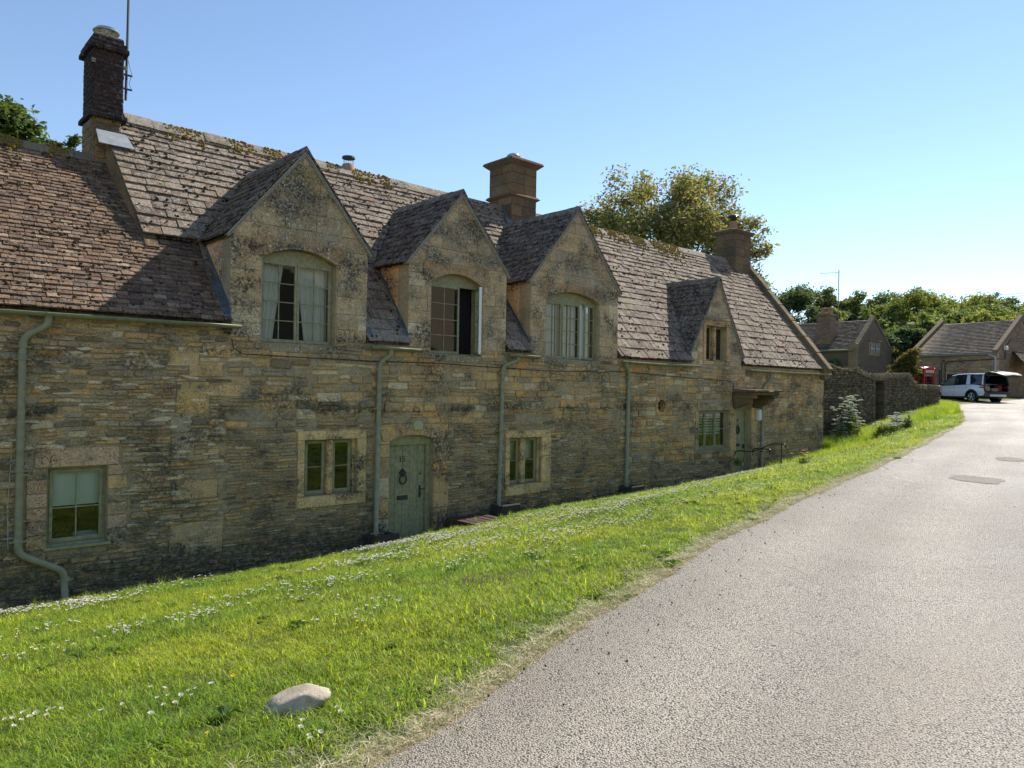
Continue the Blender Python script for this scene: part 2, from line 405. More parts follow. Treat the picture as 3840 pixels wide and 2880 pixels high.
c = t.mix(t.math('MULTIPLY', wr, .35), c, (.27, .22, .17)); c = t.mix(1., c, t.attr(), 'MULTIPLY'); c = t.mix(1., c, (1.04, 1.01, .955), 'MULTIPLY')
t.base(c); t.rgh(t.ramp(big, .3, .7, .5, .72))
h = t.math('SUBTRACT', t.ramp(cr, 0, 1, .4, 1.), t.math('MULTIPLY', vd, 1.2))
b1 = t.bump(h, .008, .9); t.bump(t.noise(210, 2), .003, .6, b1)
M_ROAD = t.mat
t = NT('road_patch', .9, .1)
v = t.n.new('ShaderNodeTexVoronoi'); v.inputs['Scale'].default_value = 95; t.lk(t.pos(), v.inputs['Vector'])
c = t.mix(t.sep(v.outputs['Color'], 0), (.16, .145, .125), (.35, .315, .27)); t.base(c); t.bump(v.outputs['Distance'], .006, .8); M_PATCH = t.mat
# soil under the grass, turning to dry dirt by the road
t = NT('turf_soil', .95, .1)
n = t.noise(3, 5); n2 = t.noise(40, 4)
c = t.mix(t.ramp(n, .35, .65), (.05, .08, .016), (.085, .11, .022)); c = t.mix(t.ramp(n2, .45, .65, 0, .5), c, (.10, .08, .035))
a = t.attr('dirt', 'Fac')
c = t.mix(t.ramp(t.math('ADD', a, t.math('MULTIPLY', t.math('SUBTRACT', n2, .5), .5)), .35, .6), c, t.mix(n2, (.16, .12, .075), (.34, .27, .17)))
t.base(c); t.bump(n2, .03, .8); M_SOIL = t.mat
t = NT('hill_turf', .95, .1); n = t.noise(.15, 5); t.base(t.mix(n, (.035, .06, .015), (.08, .1, .03))); M_HILL = t.mat
# ---------------------------------------------------------------- ground shape
def interp(tab, x):
    if x <= tab[0][0]: return tab[0][1] + (tab[1][1]-tab[0][1])/(tab[1][0]-tab[0][0])*(x-tab[0][0])*.3
    for (a, fa), (b, fb) in zip(tab, tab[1:]):
        if x <= b: return fa + (fb-fa)*(x-a)/(b-a)
    return tab[-1][1]
EDGE = [(-6, -9.6), (0, -9.2), (1.66, -8.91), (2.2, -8.78), (2.77, -8.59), (4.27, -8.16), (6.3, -7.61), (9.4, -6.99), (13.3, -6.34), (18.5, -5.35), (23.5, -4.3), (28.5, -3.23), (32, -2.2), (35.4, -1.15), (37.5, -.6), (39.0, .4), (40, 2.4)]
REDGE = [(-6, -13.2), (0, -12.6), (4, -11.4), (6.6, -10.1), (8.8, -9.5), (13.2, -8.5), (17, -8.0), (20, -7.6), (28, -5.9), (34, -4.2), (38, -3.0), (41, -2.3), (44.5, -2.3)]
WALLZ = [(-6, -3.15), (1.6, -2.95), (5.7, -2.9), (7.1, -2.84), (9.7, -2.64), (14.1, -2.58), (17.2, -2.47), (20.6, -2.36), (23, -2.15), (24.8, -2.02), (28, -1.66), (31, -1.34), (35, -.95), (38, -.68), (41, -.6)]
def ss(a, b, x): t = min(1, max(0, (x-a)/(b-a))); return t*t*(3-2*t)
def road_z(X): return -1.6+.0238*min(X, 62)
def edge_y(X):
    # smoothed edge line with a slightly ragged outline
    return (interp(EDGE, X-.4)+2*interp(EDGE, X)+interp(EDGE, X+.4))/4 + .022*math.sin(X*2.3)+.035*mnoise.noise(Vector((X*3.1, 0, 0)))+.02*mnoise.noise(Vector((X*11, 5, 0)))
def ground_z(X, y, grass=True):
    if X > 41 or y > 30: w = 1.
    else: w = 0.
    zr = road_z(X); ye = interp(EDGE, X); zw = interp(WALLZ, X)
    yr = interp(REDGE, X)
    if X < 44.5 and y < yr: return zr + .01*ss(0, .5, yr-y) + .12*ss(.3, 4, yr-y)
    if y <= ye: z = zr
    else:
        t = min(1, (y-ye)/(-.35-ye)) if ye < -.6 else min(1, (y-ye)/2.)
        z = zr + (zw-zr)*t**1.18 + .035*ss(0, .35, y-ye)
        if 0 < X < 24.6: z -= .16*ss(-.62, -.32, y)
        if y > .5: z += 0
    if X > 38.5: z = z*(1-ss(38.5, 41, X)) + zr*ss(38.5, 41, X)
    if y > 1: z = z*(1-ss(1, 6, y)) + max(z, zr+.2)*ss(1, 6, y)
    d = math.hypot(X-10, y); 
    z += 7.5*ss(74, 150, d)*(1 if X > -20 else .3) + 22*ss(150, 420, d)
    z += 17*ss(-26, -95, y)  # unseen slope behind the camera, added to darken the window reflections
    return z
def px_ground(px, py, dz=0.):
    """where the sight line of a point of the photograph meets the ground"""
    d = FW + RT*((px-1920)/FPX) - UP*((py-1440)/FPX); t = 1.5; p = CAM
    while t < 140:
        p = CAM + d*t
        if p.z < ground_z(p.x, p.y)+dz: return Vector((p.x, p.y, ground_z(p.x, p.y)))
        t += .02+.002*t
    return p
def proj(p):
    d = Vector(p)-CAM; w = d.dot(FW)
    if w < .1: return None
    return 1920+FPX*d.dot(RT)/w, 1440-FPX*d.dot(UP)/w
def grid_sheet(name, xs, ys, mat, dz=0., kind='structure', keep=None):
    vs = []; fs = []; dirt = []
    for x in xs:
        for y in ys:
            vs.append((x, y, ground_z(x, y)+dz)); dirt.append(1-ss(.0, .20, y-interp(EDGE, x)) if y > interp(EDGE, x)-1 else 1.)
    ny = len(ys)
    for i in range(len(xs)-1):
        for j in range(ny-1): fs.append((i*ny+j, (i+1)*ny+j, (i+1)*ny+j+1, i*ny+j+1))
    me = bpy.data.meshes.new(name); me.from_pydata(vs, [], fs); me.materials.append(mat)
    a = me.attributes.new('dirt', 'FLOAT', 'POINT'); a.data.foreach_set('value', dirt)
    me.polygons.foreach_set('use_smooth', [True]*len(fs)); me.update()
    return link(bpy.data.objects.new(name, me), None, kind)
def stretch(lo, hi, near0, near1, step, far):
    a = []; x = near0
    while x <= near1: a.append(x); x += step
    s = step; x = near1
    while x < hi: s = min(s*1.35, far); x += s; a.append(x)
    s = step; x = near0; b = []
    while x > lo: s = min(s*1.35, far); x -= s; b.append(x)
    return b[::-1]+a
grid_sheet('ground', stretch(-420, 520, -4, 46, .25, 24), stretch(-420, 480, -12.5, 4, .16, 24), M_SOIL)
# road: a strip between its edges, then the yard in front of the barn
vs = []; fs = []; N = 12; i = 0
x = -25.
while x < 39.9:
    y0 = REDGE[0][1]-(-6-x)*.3 if x < -6 else interp(REDGE, x)
    y1 = edge_y(x); 
    for k in range(N+1):
        t = k/N; vs.append((x, y0+(y1-y0)*t, road_z(x)+.012+.03*math.sin(PI*t)))
    if i: fs += [((i-1)*(N+1)+k, i*(N+1)+k, i*(N+1)+k+1, (i-1)*(N+1)+k+1) for k in range(N)]
    i += 1; x += (.06 if x < 12 else .2) if x > -1 else 1.
MBr = MB(); MBr.add(vs, fs)
prof_ = [.86, .92, 1.0, 1.1, 1.14, 1.06, .96, .94, 1.04, 1.12, 1.04, .95, .9]
MBr.c = [(q_, q_, q_) for q_ in (prof_[j % (N+1)]*(1+.10*mnoise.noise(Vector((v[0]*.25, v[1]*.9, 1)))) for j, v in enumerate(vs))]
MBr.build('road', M_ROAD, None, 'structure', smooth=True)
vs = []; fs = []; i = 0; x = 39.7
while x < 60.5:
    y0 = -2.2 if x < 44.4 else (-2.2+(x-44.4)*.8*-1 if x < 52 else -8.5); y1 = 3. if x < 40.5 else 3+(x-40.5)*2.2
    y1 = min(y1, 24)
    for k in range(N+1):
        t = k/N; vs.append((x, y0+(y1-y0)*t, road_z(x)+.016))
    if i: fs += [((i-1)*(N+1)+k, i*(N+1)+k, i*(N+1)+k+1, (i-1)*(N+1)+k+1) for k in range(N)]
    i += 1; x += .7
MBr = MB(); MBr.add(vs, fs, (1, 1, 1)); MBr.build('yard_paving', M_ROAD, None, 'structure')
# two tarred repairs on the road
def patch(pts, name='road_patch'):
    mb = MB(); vs = []
    for px, py in pts: p = px_ground(px, py); q0 = interp(REDGE, p.x); q1 = edge_y(p.x); vs.append((p.x, p.y, road_z(p.x)+.017+.03*math.sin(PI*min(1, max(0, (p.y-q0)/(q1-q0))))))
    vs = [vs[k] if j == 0 else tuple((Vector(vs[k])+Vector(vs[(k+1) % len(vs)]))/2+Vector((random.uniform(-.05, .05), random.uniform(-.03, .03), .001))) for k in range(len(vs)) for j in (0, 1)]
    c = Vector((0, 0, 0))
    for p in vs: c += Vector(p)/len(vs)
    out = [tuple(c)]+vs; n = len(vs)
    mb.add(out, [(0, 1+k, 1+(k+1) % n) for k in range(n)]); mb.build(name, M_PATCH, None, 'structure')
patch([(3565, 1795), (3600, 1792), (3680, 1798), (3760, 1806), (3772, 1812), (3740, 1824), (3660, 1820), (3590, 1812), (3560, 1806)])
patch([(3735, 1722), (3790, 1722), (3836, 1728), (3838, 1736), (3790, 1737), (3740, 1733)])
# ---------------------------------------------------------------- the row of cottages
RY, RZ, RM = -.10, .78, 1.25                              # front roof plane of the row: z = RZ + RM*(y-RY)
MAINR = frame((0, RY, RZ), (1, 0, 0), (0, 1, RM)); KB = math.hypot(1, RM)
LY, LZ, LM = -.12, .95, .99                               # lower roof on the left
LEFTR = frame((0, LY, LZ), (1, 0, 0), (0, 1, LM)); KL = math.hypot(1, LM)
RIDGE_Y, LRIDGE_Y = 3.05, 2.8
# gabled dormers: left, right, centre, ridge height, eaves height
DORM = [(4.50, 6.95, 5.72, 3.90, 2.42), (7.83, 10.28, 9.06, 3.83, 2.40), (10.97, 13.90, 12.43, 4.08, 2.40), (16.97, 19.54, 18.28, 3.13, 1.12)]
def main_y(z): return RY + (z-RZ)/RM
HON, GRY, TAN, ORA, PAL, DRK = (.37,.275,.15), (.245,.22,.165), (.30,.245,.155), (.40,.25,.115), (.40,.355,.26), (.155,.135,.10)
def pick(*pw):
    r = random.random()*sum(w for _, w in pw)
    for c, w in pw:
        r -= w
        if r <= 0: return jit(c, .11)
    return jit(pw[-1][0], .11)
def zone(x, z): return mnoise.noise(Vector((x*.7, 4.2, z*1.3)))+.4*mnoise.noise(Vector((x*2.3, 9.1, z*3)))
def pal_low(x, z):
    q = zone(x, z); return pick((TAN, 3), (GRY, max(.5, 3-5*q)), (HON, max(.3, .9+3*q)), (PAL, .35), (DRK, .8), (ORA, .1))
def pal_up(x, z):
    q = zone(x, z); o = 1.6 if (7.1 < x < 8.2 or 14.4 < x < 17 or 10.2 < x < 10.9) else .15
    return pick((HON, max(.6, 2.2+4*q)), (TAN, 3), (GRY, max(.4, 1.6-4*q)), (PAL, .6), (ORA, o), (DRK, .2))
def pal_left(x, z): return pick((TAN, 3.4), (GRY, 2.4), (HON, 1.2), (PAL, .8), (DRK, .8), (ORA, .15 if z < .3 else .7))
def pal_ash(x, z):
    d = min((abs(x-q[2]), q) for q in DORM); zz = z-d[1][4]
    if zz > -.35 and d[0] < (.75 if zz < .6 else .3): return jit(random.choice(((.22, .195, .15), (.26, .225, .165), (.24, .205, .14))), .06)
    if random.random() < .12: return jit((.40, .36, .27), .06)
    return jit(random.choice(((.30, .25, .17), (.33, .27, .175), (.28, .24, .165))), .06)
cotA = thing('cottage', 'low cottage with small brown roof tiles at the left end of the row', 'cottage', (0, 0, -2.95), 'terraced stone cottages')
cotB = thing('cottage', 'middle cottage with three arched dormer windows and a green door numbered 15', 'cottage', (8.9, 0, -2.8), 'terraced stone cottages')
cotC = thing('cottage', 'right end cottage with one small pointed dormer and a stone canopy over its door', 'cottage', (19.5, 0, -2.5), 'terraced stone cottages')
# ---- walls
def warp(a, b): return b + .016*math.sin(a*1.3+.7)*math.sin(b*2.1) + .010*math.sin(a*3.9+b*3.1)
def lay(pc, x0, x1, z0, z1, hh, ww, blocked, pal, kind='rubble', joint=.012, proud=.018, poly=None, ragged=.12):
    """courses of stones from z0 to z1 between x0 and x1"""
    z = z0
    while z < z1-.02:
        h = random.uniform(*hh(z) if callable(hh) else hh)
        if z+h > z1-.03: h = z1-z
        r0 = random.uniform(-ragged, ragged); r1 = random.uniform(-ragged, ragged)
        for a0, a1 in free_spans(x0+r0, x1+r1, z+h*.5, blocked):
            x = a0
            while x < a1-.03:
                lo, hi = ww(z) if callable(ww) else ww
                w = random.uniform(lo, hi)*(1.35 if random.random() < .15 else 1)
                if x+w > a1-.07: w = a1-x
                zz0, zz1 = z+joint*.5, z+h-joint*.5
                if kind == 'rubble':
                    # sometimes a thick stone is really two thin ones
                    parts_ = [(zz0, zz1)]
                    if h > .085 and random.random() < .3:
                        m_ = z+h*random.uniform(.4, .6); parts_ = [(zz0, m_-joint*.5), (m_+joint*.5, zz1)]
                    for q0, q1 in parts_:
                        pts = [(a, warp(a, b)) for a, b in rubble_outline(x+joint*.5, q0, x+w-joint*.5, q1)]
                        c = (x+w/2, 0, z+h/2)
                        pc.add(stone(pts, FACADE, proud+random.uniform(-.012, .024), .02, .014, pal(x, z), .008), c, math.sqrt(w*(q1-q0)))
                else:
                    pts = rect_outline(x+joint*.5, zz0, x+w-joint*.5, zz1, .003)
                    if poly:
                        for (A_, B_, C_) in poly: 
                            pts = clip(pts, A_, B_, C_)
                            if len(pts) < 3: break
                    if len(pts) >= 3 and abs(area(pts)) > .002:
                        if area(pts) < 0: pts = pts[::-1]
                        c = (x+w/2, 0, z+h/2)
                        pc.add(stone(pts, FACADE, proud+random.uniform(-.003, .004), .02, .006, pal(x, z), .0015), c, math.sqrt(w*h))
                x += w
        z += h
def block(pc, x0, z0, x1, z1, col=None, proud=.02, bev=.008, j=.004):
    pts = rect_outline(x0+.003, z0+.003, x1-.003, z1-.003, j)
    pc.add(stone(pts, FACADE, proud, .05, bev, col or jit(TAN, .1), .0015), ((x0+x1)/2, 0, (z0+z1)/2), math.sqrt((x1-x0)*(z1-z0)))
wallA = MB(); wallB = MB(); wallC = MB()
# openings: x0, z0, x1, z1
O1 = (2.10, -2.26, 2.83, -1.17)
OD = [(5.02, .66, 6.34, 2.24), (8.36, .62, 9.62, 2.22), (11.46, .65, 13.22, 2.19), (17.66, .84, 18.70, 1.82)]
SPR = [2.06, 2.03, 1.99]
O2 = (5.80, -1.88, 6.80, -.93); ODOOR = (7.47, -3.05, 8.47, -.90); O3 = (10.43, -2.04, 11.37, -1.05)
O4 = (17.38, -1.63, 18.90, -.53); ORND = (15.49, -.58, 15.85, -.22); ODOOR2 = (19.27, -2.55, 20.12, -.47)
def core(mb, poly, rects, n0=-.34, n1=.0):
    for p in minus_rects(poly, rects):
        if area(p) < 0: p = p[::-1]
        mb.prism(p, FACADE, n0, n1, jit((.27, .245, .19), .04))
core(wallA, [(-6, -3.6), (4.5, -3.6), (4.5, .93), (-6, .93)], [O1])
core(wallB, [(4.5, -3.5), (14, -3.5), (14, .76), (4.5, .76)], [O2, ODOOR, O3] + [(o[0], o[1], o[2], 3) for o in OD[:3]])
core(wallC, [(14, -3.4), (24.8, -3.4), (24.8, .76), (14, .76)], [O4, ORND, ODOOR2])
for i, (xl, xr, xc, zr, ze) in enumerate(DORM):
    z0 = .76
    poly = [(xl, z0), (xr, z0), (xr, ze), (xc, zr), (xl, ze)]
    core(wallB if i < 3 else wallC, poly, [OD[i]])
    # cheeks
    tgt = wallB if i < 3 else wallC
    for s_, x in ((0, xl), (1, xr)):
        yb = main_y(ze)+.1
        fr = frame((x, 0, 0), (0, -1, 0), (0, 0, 1)) if s_ == 0 else frame((x, 0, 0), (0, 1, 0), (0, 0, 1))
        sg = -1 if s_ == 0 else 1
        pts = [(sg*.34, .6), (sg*.34, ze), (sg*yb, ze), (sg*(main_y(.6)+.3), .6)]
        pts = [(sg*.34, .7), (sg*yb, ze-.1), (sg*yb, ze), (sg*.34, ze)]
        if area(pts) < 0: pts = pts[::-1]
        if yb > .6: ck = MB(); ck.prism(pts, fr, -.2, -.001, (.50, .34, .20)); ck.build('dormer_cheek', M_ASH, cotB if i < 3 else cotC)  # warm bounce light put into the cheek colour
# end walls and backs so that the houses are solid from the side
def gable_x(mb, x, sgn, y0, y1, yr, zr, z0, ze, th=.4):
    fr = frame((x, 0, 0), (0, -sgn*-1, 0), (0, 0, 1))
    pts = [(y*(fr[1][1]), z) for y, z in ((y0, z0), (y1, z0), (y1, ze), (yr, zr), (y0, ze))]
    if area(pts) < 0: pts = pts[::-1]
    mb.prism(pts, fr, -th, 0, (.34, .29, .2))
endC = MB(); endB = MB()
gable_x(endC, 24.8, 1, .341, 6.1, RIDGE_Y, 4.66, -3.4, .9)
gable_x(endB, 3.62, -1, .35, 6.1, RIDGE_Y, 4.66, -1, .8, .3)
endC.build('end_wall', M_MORT, cotC); endB.build('end_wall', M_MORT, cotB)
for par_, lo_, hi_ in ((cotB, (4.0, 6.0, -3.5), (14, 6.3, .9)), (cotC, (14.01, 6.0, -3.4), (24.39, 6.3, .9)), (cotA, (-6, 5.6, -3.5), (3.9, 5.9, .9))):
    mb = MB(); mb.box(lo_, hi_, (.3, .26, .19)); mb.build('rear_wall', M_MORT, par_)
WA = wallA.build('wall', M_MORT, cotA); WB = wallB.build('wall', M_MORT, cotB); WC = wallC.build('wall', M_MORT, cotC)
stA = Pieces('stone', M_RUB, WA); stB = Pieces('stone', M_RUB, WB); stC = Pieces('stone', M_RUB, WC)
asB = Pieces('ashlar_block', M_ASH, WB); asC = Pieces('ashlar_block', M_ASH, WC, 300); asA = Pieces('ashlar_block', M_ASH, WA)
# left cottage: rough rubble, dressed blocks round its window
blkA = [O1, (1.92, -1.17, 3.0, -.9), (1.82, -2.42, 2.10, -1.17), (2.83, -2.30, 3.12, -1.17), (2.10, -2.36, 2.83, -2.26), (3.72, -.47, 4.22, .02)]
block(asA, 1.95, -1.165, 2.97, -.905, (.37, .28, .2), .03, .01)
z = -2.4
while z < -1.2:
    h = random.uniform(.13, .2); z2 = min(z+h, -1.17)
    for xa, xb in ((1.86, 2.095), (2.835, 3.08)):
        block(asA, xa, z, xb, z2, pick((TAN, 2), (HON, 1), ((.36, .27, .2), 2)), .022)
    z = z2
block(asA, 3.73, -.46, 4.21, .015, (.36, .26, .12), .028)
for q in ((3.66, -.75, 3.95, -.49), (3.66, -1.12, 4.0, -.8), (3.68, -1.75, 4.35, -1.45), (3.66, -2.6, 4.45, -2.1), (3.9, .1, 4.4, .34), (4.15, -.2, 4.7, -.02), (4.1, .4, 4.6, .6), (3.6, .26, 4.05, .5)):
    blkA.append(q); block(asA, *q, col=pick((HON, 2), (GRY, 1), (TAN, 2)), proud=.024, j=.012)
lay(stA, -3, 1.9, -3.35, .93, (.045, .10), (.12, .36), blkA, pal_left, proud=.02)
lay(stA, 1.9, 4.45, -3.35, .93, (.042, .10), (.12, .36), blkA, pal_left, proud=.02)
# middle and right cottages
def hB(z): return (.034, .062) if z < -.72 else (.10, .18)
def wB(z): return (.11, .30) if z < -.72 else (.2, .52)
blkB = [O2, O3, ODOOR, (5.66, -2.08, 7.0, -.76), (7.13, -2.9, 7.47, -.72), (7.3, -1.0, 8.95, -.68), (8.45, -2.95, 8.72, -.9), (10.28, -2.27, 11.66, -.89)] + \
       [(o[0]-.02, o[1]-.13, o[2]+.02, 3) for o in OD[:3]]
for xa, xb in ((4.5, 5.95), (5.95, 7.15), (7.15, 8.75), (8.75, 10.15), (10.15, 11.7), (11.7, 12.9), (12.9, 13.98)):
    lay(stB, xa, xb, -3.25, .72, hB, wB, blkB, lambda x, z: pal_low(x, z) if z < -.7 else pal_up(x, z))
blkC = [O4, ORND, ODOOR2, (17.31, -.53, 19.12, -.30), (17.2, -1.72, 17.38, -.53), (18.9, -1.72, 19.27, -.53), (19.27, -2.6, 20.13, -.47), (20.12, -2.6, 20.5, -.47), (15.45, -.62, 15.89, -.18), (17.3, -1.72, 18.95, -1.6), (19.05, -.5, 20.55, .03)]
_c = {'k': 0}
def hC(z):
    if z < -1.95: return (.05, .09)
    _c['k'] += 1; return (.05, .08) if _c['k'] % 3 == 1 else (.12, .19)
def wC(z): return (.14, .34) if z < -1.95 else (.2, .48)
for xa, xb in ((13.98, 15.5), (15.5, 17.2), (17.2, 19.7), (19.7, 22.3), (22.3, 24.66)):
    lay(stC, xa, xb, -3.1, .70, hC if xa < 20 else (.055, .12), wC if xa < 20 else (.14, .36), blkC, lambda x, z: pal_low(x, z) if z < -1.9 else pal_up(x, z), ragged=.1 if xb < 24 else 0)
z = -2.9
while z < .68:                                              # quoins of the right corner
    h = random.uniform(.2, .32); z2 = min(z+h, .70); w = random.choice((.22, .42))
    block(asC, 24.82-w, z, 24.82, z2, pick((TAN, 2), (GRY, 1)), .018); z = z2
# gable faces of the dormers, larger blocks, lintels
SLOPE = []
for i, (xl, xr, xc, zr, ze) in enumerate(DORM):
    P_ = asB if i < 3 else asC
    sl_ = (zr-ze)/(xc-xl); sr_ = (zr-ze)/(xr-xc); SLOPE.append((sl_, sr_))
    cons = [(-sl_, 1, ze-sl_*xl-.01), (sr_, 1, ze+sr_*xr-.01)]
    o = OD[i]
    if i < 3:
        top = o[3]+.17; blk = [(o[0]-.02, o[1]-.12, o[2]+.02, o[3]), (o[0]-.2, SPR[i]-.0, o[2]+.2, top)]
        n = 14; sp = SPR[i]; arc = []
        for k in range(n+1):
            t_ = k/n; arc.append((o[0]+(o[2]-o[0])*t_, sp+(o[3]-sp)*(1-(2*t_-1)**2)))
        # arched lintel in three stones
        cuts = [o[0]-.2, o[0]+(o[2]-o[0])*.33, o[0]+(o[2]-o[0])*.68, o[2]+.2]
        for a_, b_ in zip(cuts, cuts[1:]):
            low = [(a_, sp)] if a_ < o[0] else []
            low += [p for p in arc if a_-.001 < p[0] < b_+.001]
            if a_ > o[0]: 
                t_ = (a_-o[0])/(o[2]-o[0]); low = [(a_+.003, sp+(o[3]-sp)*(1-(2*t_-1)**2))] + [p for p in low if p[0] > a_+.01]
            if b_ > o[2]: low += [(b_, sp)]
            else:
                t_ = (b_-o[0])/(o[2]-o[0]); low = [p for p in low if p[0] < b_-.01] + [(b_-.003, sp+(o[3]-sp)*(1-(2*t_-1)**2))]
            mb = MB(); mb.prism(low + [(b_-.003, top), (a_+.003, top)], FACADE, -.34, .017, jit((.25, .19, .12), .08))
            P_.add(mb, ((a_+b_)/2, 0, sp), .6)
        hgt = (.2, .3)
    else:
        blk = [(17.52, .74, 18.86, 2.02)]; hgt = (.12, .22)
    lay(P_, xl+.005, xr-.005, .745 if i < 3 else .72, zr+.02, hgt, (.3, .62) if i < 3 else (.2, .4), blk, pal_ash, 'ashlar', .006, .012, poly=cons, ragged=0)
    # sill stones under the opening
    if i < 3:
        block(P_, o[0]-.04, o[1]-.13, (o[0]+o[2])/2, o[1]-.004, (.2, .18, .13), .03, .01); block(P_, (o[0]+o[2])/2, o[1]-.13, o[2]+.04, o[1]-.004, (.2, .18, .13), .03, .01)
# two-light stone surrounds on the ground floor
def surround(P_, x0, z0, x1, z1, ox0, oz0, ox1, oz1, mull, col):
    mid = (ox0+ox1)/2
    block(P_, x0, oz1, mid-.1, z1, jit(col, .1), .03, .012); block(P_, mid-.1, oz1, x1, z1, jit(col, .1), .03, .012)
    block(P_, x0, z0, mid+.1, oz0-.0, jit(col, .1), .04, .02); block(P_, mid+.1, z0, x1, oz0-.0, jit(col, .1), .04, .02)
    for xa, xb in ((x0, ox0), (ox1, x1)):
        c1 = oz0+(oz1-oz0)*random.uniform(.4, .6)
        block(P_, xa, oz0, xb, c1, jit(col, .12), .03, .014); block(P_, xa, c1, xb, oz1, jit(col, .12), .03, .014)
    mb = MB(); mb.bevbox((mull[0], .03, oz0), (mull[1], .22, oz1), .02, jit(col, .1)); P_.add(mb, (mid, 0, oz0), .35)
    for xa, xb in ((ox0-.002, ox0+.045), (ox1-.045, ox1+.002)):     # chamfered inner reveal
        mb = MB(); mb.bevbox((xa, .06, oz0), (xb, .2, oz1), .01, jit(col, .1)); P_.add(mb, (xa, 0, oz0), .2)
surround(asB, 5.67, -2.07, 6.98, -.77, *O2, (6.25, 6.36), (.42, .335, .19))
surround(asB, 10.30, -2.26, 11.66, -.90, *O3, (10.80, 10.93), (.43, .335, .19))
# door surround: voussoirs and quoins
sp = -1.0
vx = [7.24, 7.56, 7.72, 7.86, 8.0, 8.13, 8.27, 8.42, 8.93]
for a_, b_ in zip(vx, vx[1:]):
    def az(x): 
        t_ = (min(max(x, 7.47), 8.47)-7.47)/1.0; return sp+.1*(1-(2*t_-1)**2)
    la, lb = 7.97+(a_-7.97)*.88, 7.97+(b_-7.97)*.88
    pts = [(la+.003, az(la)), ((la+lb)/2, az((la+lb)/2)), (lb-.003, az(lb)), (b_-.003, -.70+random.uniform(-.03, .02)), (a_+.003, -.70+random.uniform(-.03, .02))]
    mb = MB(); mb.prism(pts, FACADE, -.1, .026, pick((HON, 2), (PAL, 1), (TAN, 2))); asB.add(mb, (a_, 0, -.8), .25)
wallx = MB()
for xa, xb, w_ in ((7.16, 7.47, 0), (8.47, 8.74, 1)):
    z = -3.0
    while z < sp-.02:
        z2 = min(z+random.uniform(.2, .42), sp); e = random.choice((0, .06, .1))
        block(asB, xa, z, xb+(e if w_ else 0), z2, pick((HON, 4), (ORA, 1.2), (TAN, 1), (PAL, .8)), .026, .012, .006); z = z2
# right cottage window lintel, sill, jambs, round window block, door jambs
block(asC, 17.31, -.53, 19.12, -.32, (.33, .28, .2), .04, .008); block(asC, 17.3, -1.72, 18.98, -1.6, (.2, .18, .13), .05, .01)
block(asC, 17.22, -1.72, 17.38, -1.1, jit(TAN, .1)); block(asC, 17.22, -1.1, 17.38, -.53, jit(HON, .1))
z = -2.6
while z < -.5:
    z2 = min(z+random.uniform(.3, .5), -.47)
    block(asC, 18.92, z, 19.27, z2, pick((HON, 2), (TAN, 2)), .03); block(asC, 20.12, z, 20.46, z2, pick((HON, 2), (TAN, 2)), .03); z = z2
# round window ring
mb = MB(); n = 28
vs = []
for k in range(n):
    a_ = 2*PI*k/n; q = (15.67+.165*math.cos(a_), -.4+.165*math.sin(a_))
    d_ = max(abs(math.cos(a_)), abs(math.sin(a_))); o_ = (15.67+.215*math.cos(a_)/d_, -.4+.215*math.sin(a_)/d_)
    vs += [P3(FACADE, *q, .03), P3(FACADE, *o_, .03), P3(FACADE, *q, -.2), P3(FACADE, *o_, -.2)]
fs = []
for k in range(n):
    a_, b_ = 4*k, 4*((k+1) % n); fs += [(a_, a_+1, b_+1, b_), (a_+2, a_, b_, b_+2), (a_+1, a_+3, b_+3, b_+1)]
mb.add(vs, fs, (.41, .28, .13)); mb.build('ashlar_block', M_ASH, WC)
for p_ in (stA, stB, stC, asA, asB, asC): p_.finish()
# mortar smears on the rough left wall
sm = MB()
for k in range(150):
    x = random.uniform(1.3, 4.4); z = random.uniform(-2.6, .6)
    if 1.8 < x < 3.1 and -2.45 < z < -.9: continue
    w = random.uniform(.05, .2); h = random.uniform(.012, .03); pts = []
    for j in range(9):
        a_ = 2*PI*j/9; pts.append((x+w*math.cos(a_)*random.uniform(.6, 1.1), z+h*math.sin(a_)*random.uniform(.5, 1.3)))
    sm.join(stone(pts, FACADE, .028, .03, .006, jit((.40, .37, .30), .12), .002))
sm.build('mortar_smear', M_MORT, WA, kind='stuff')
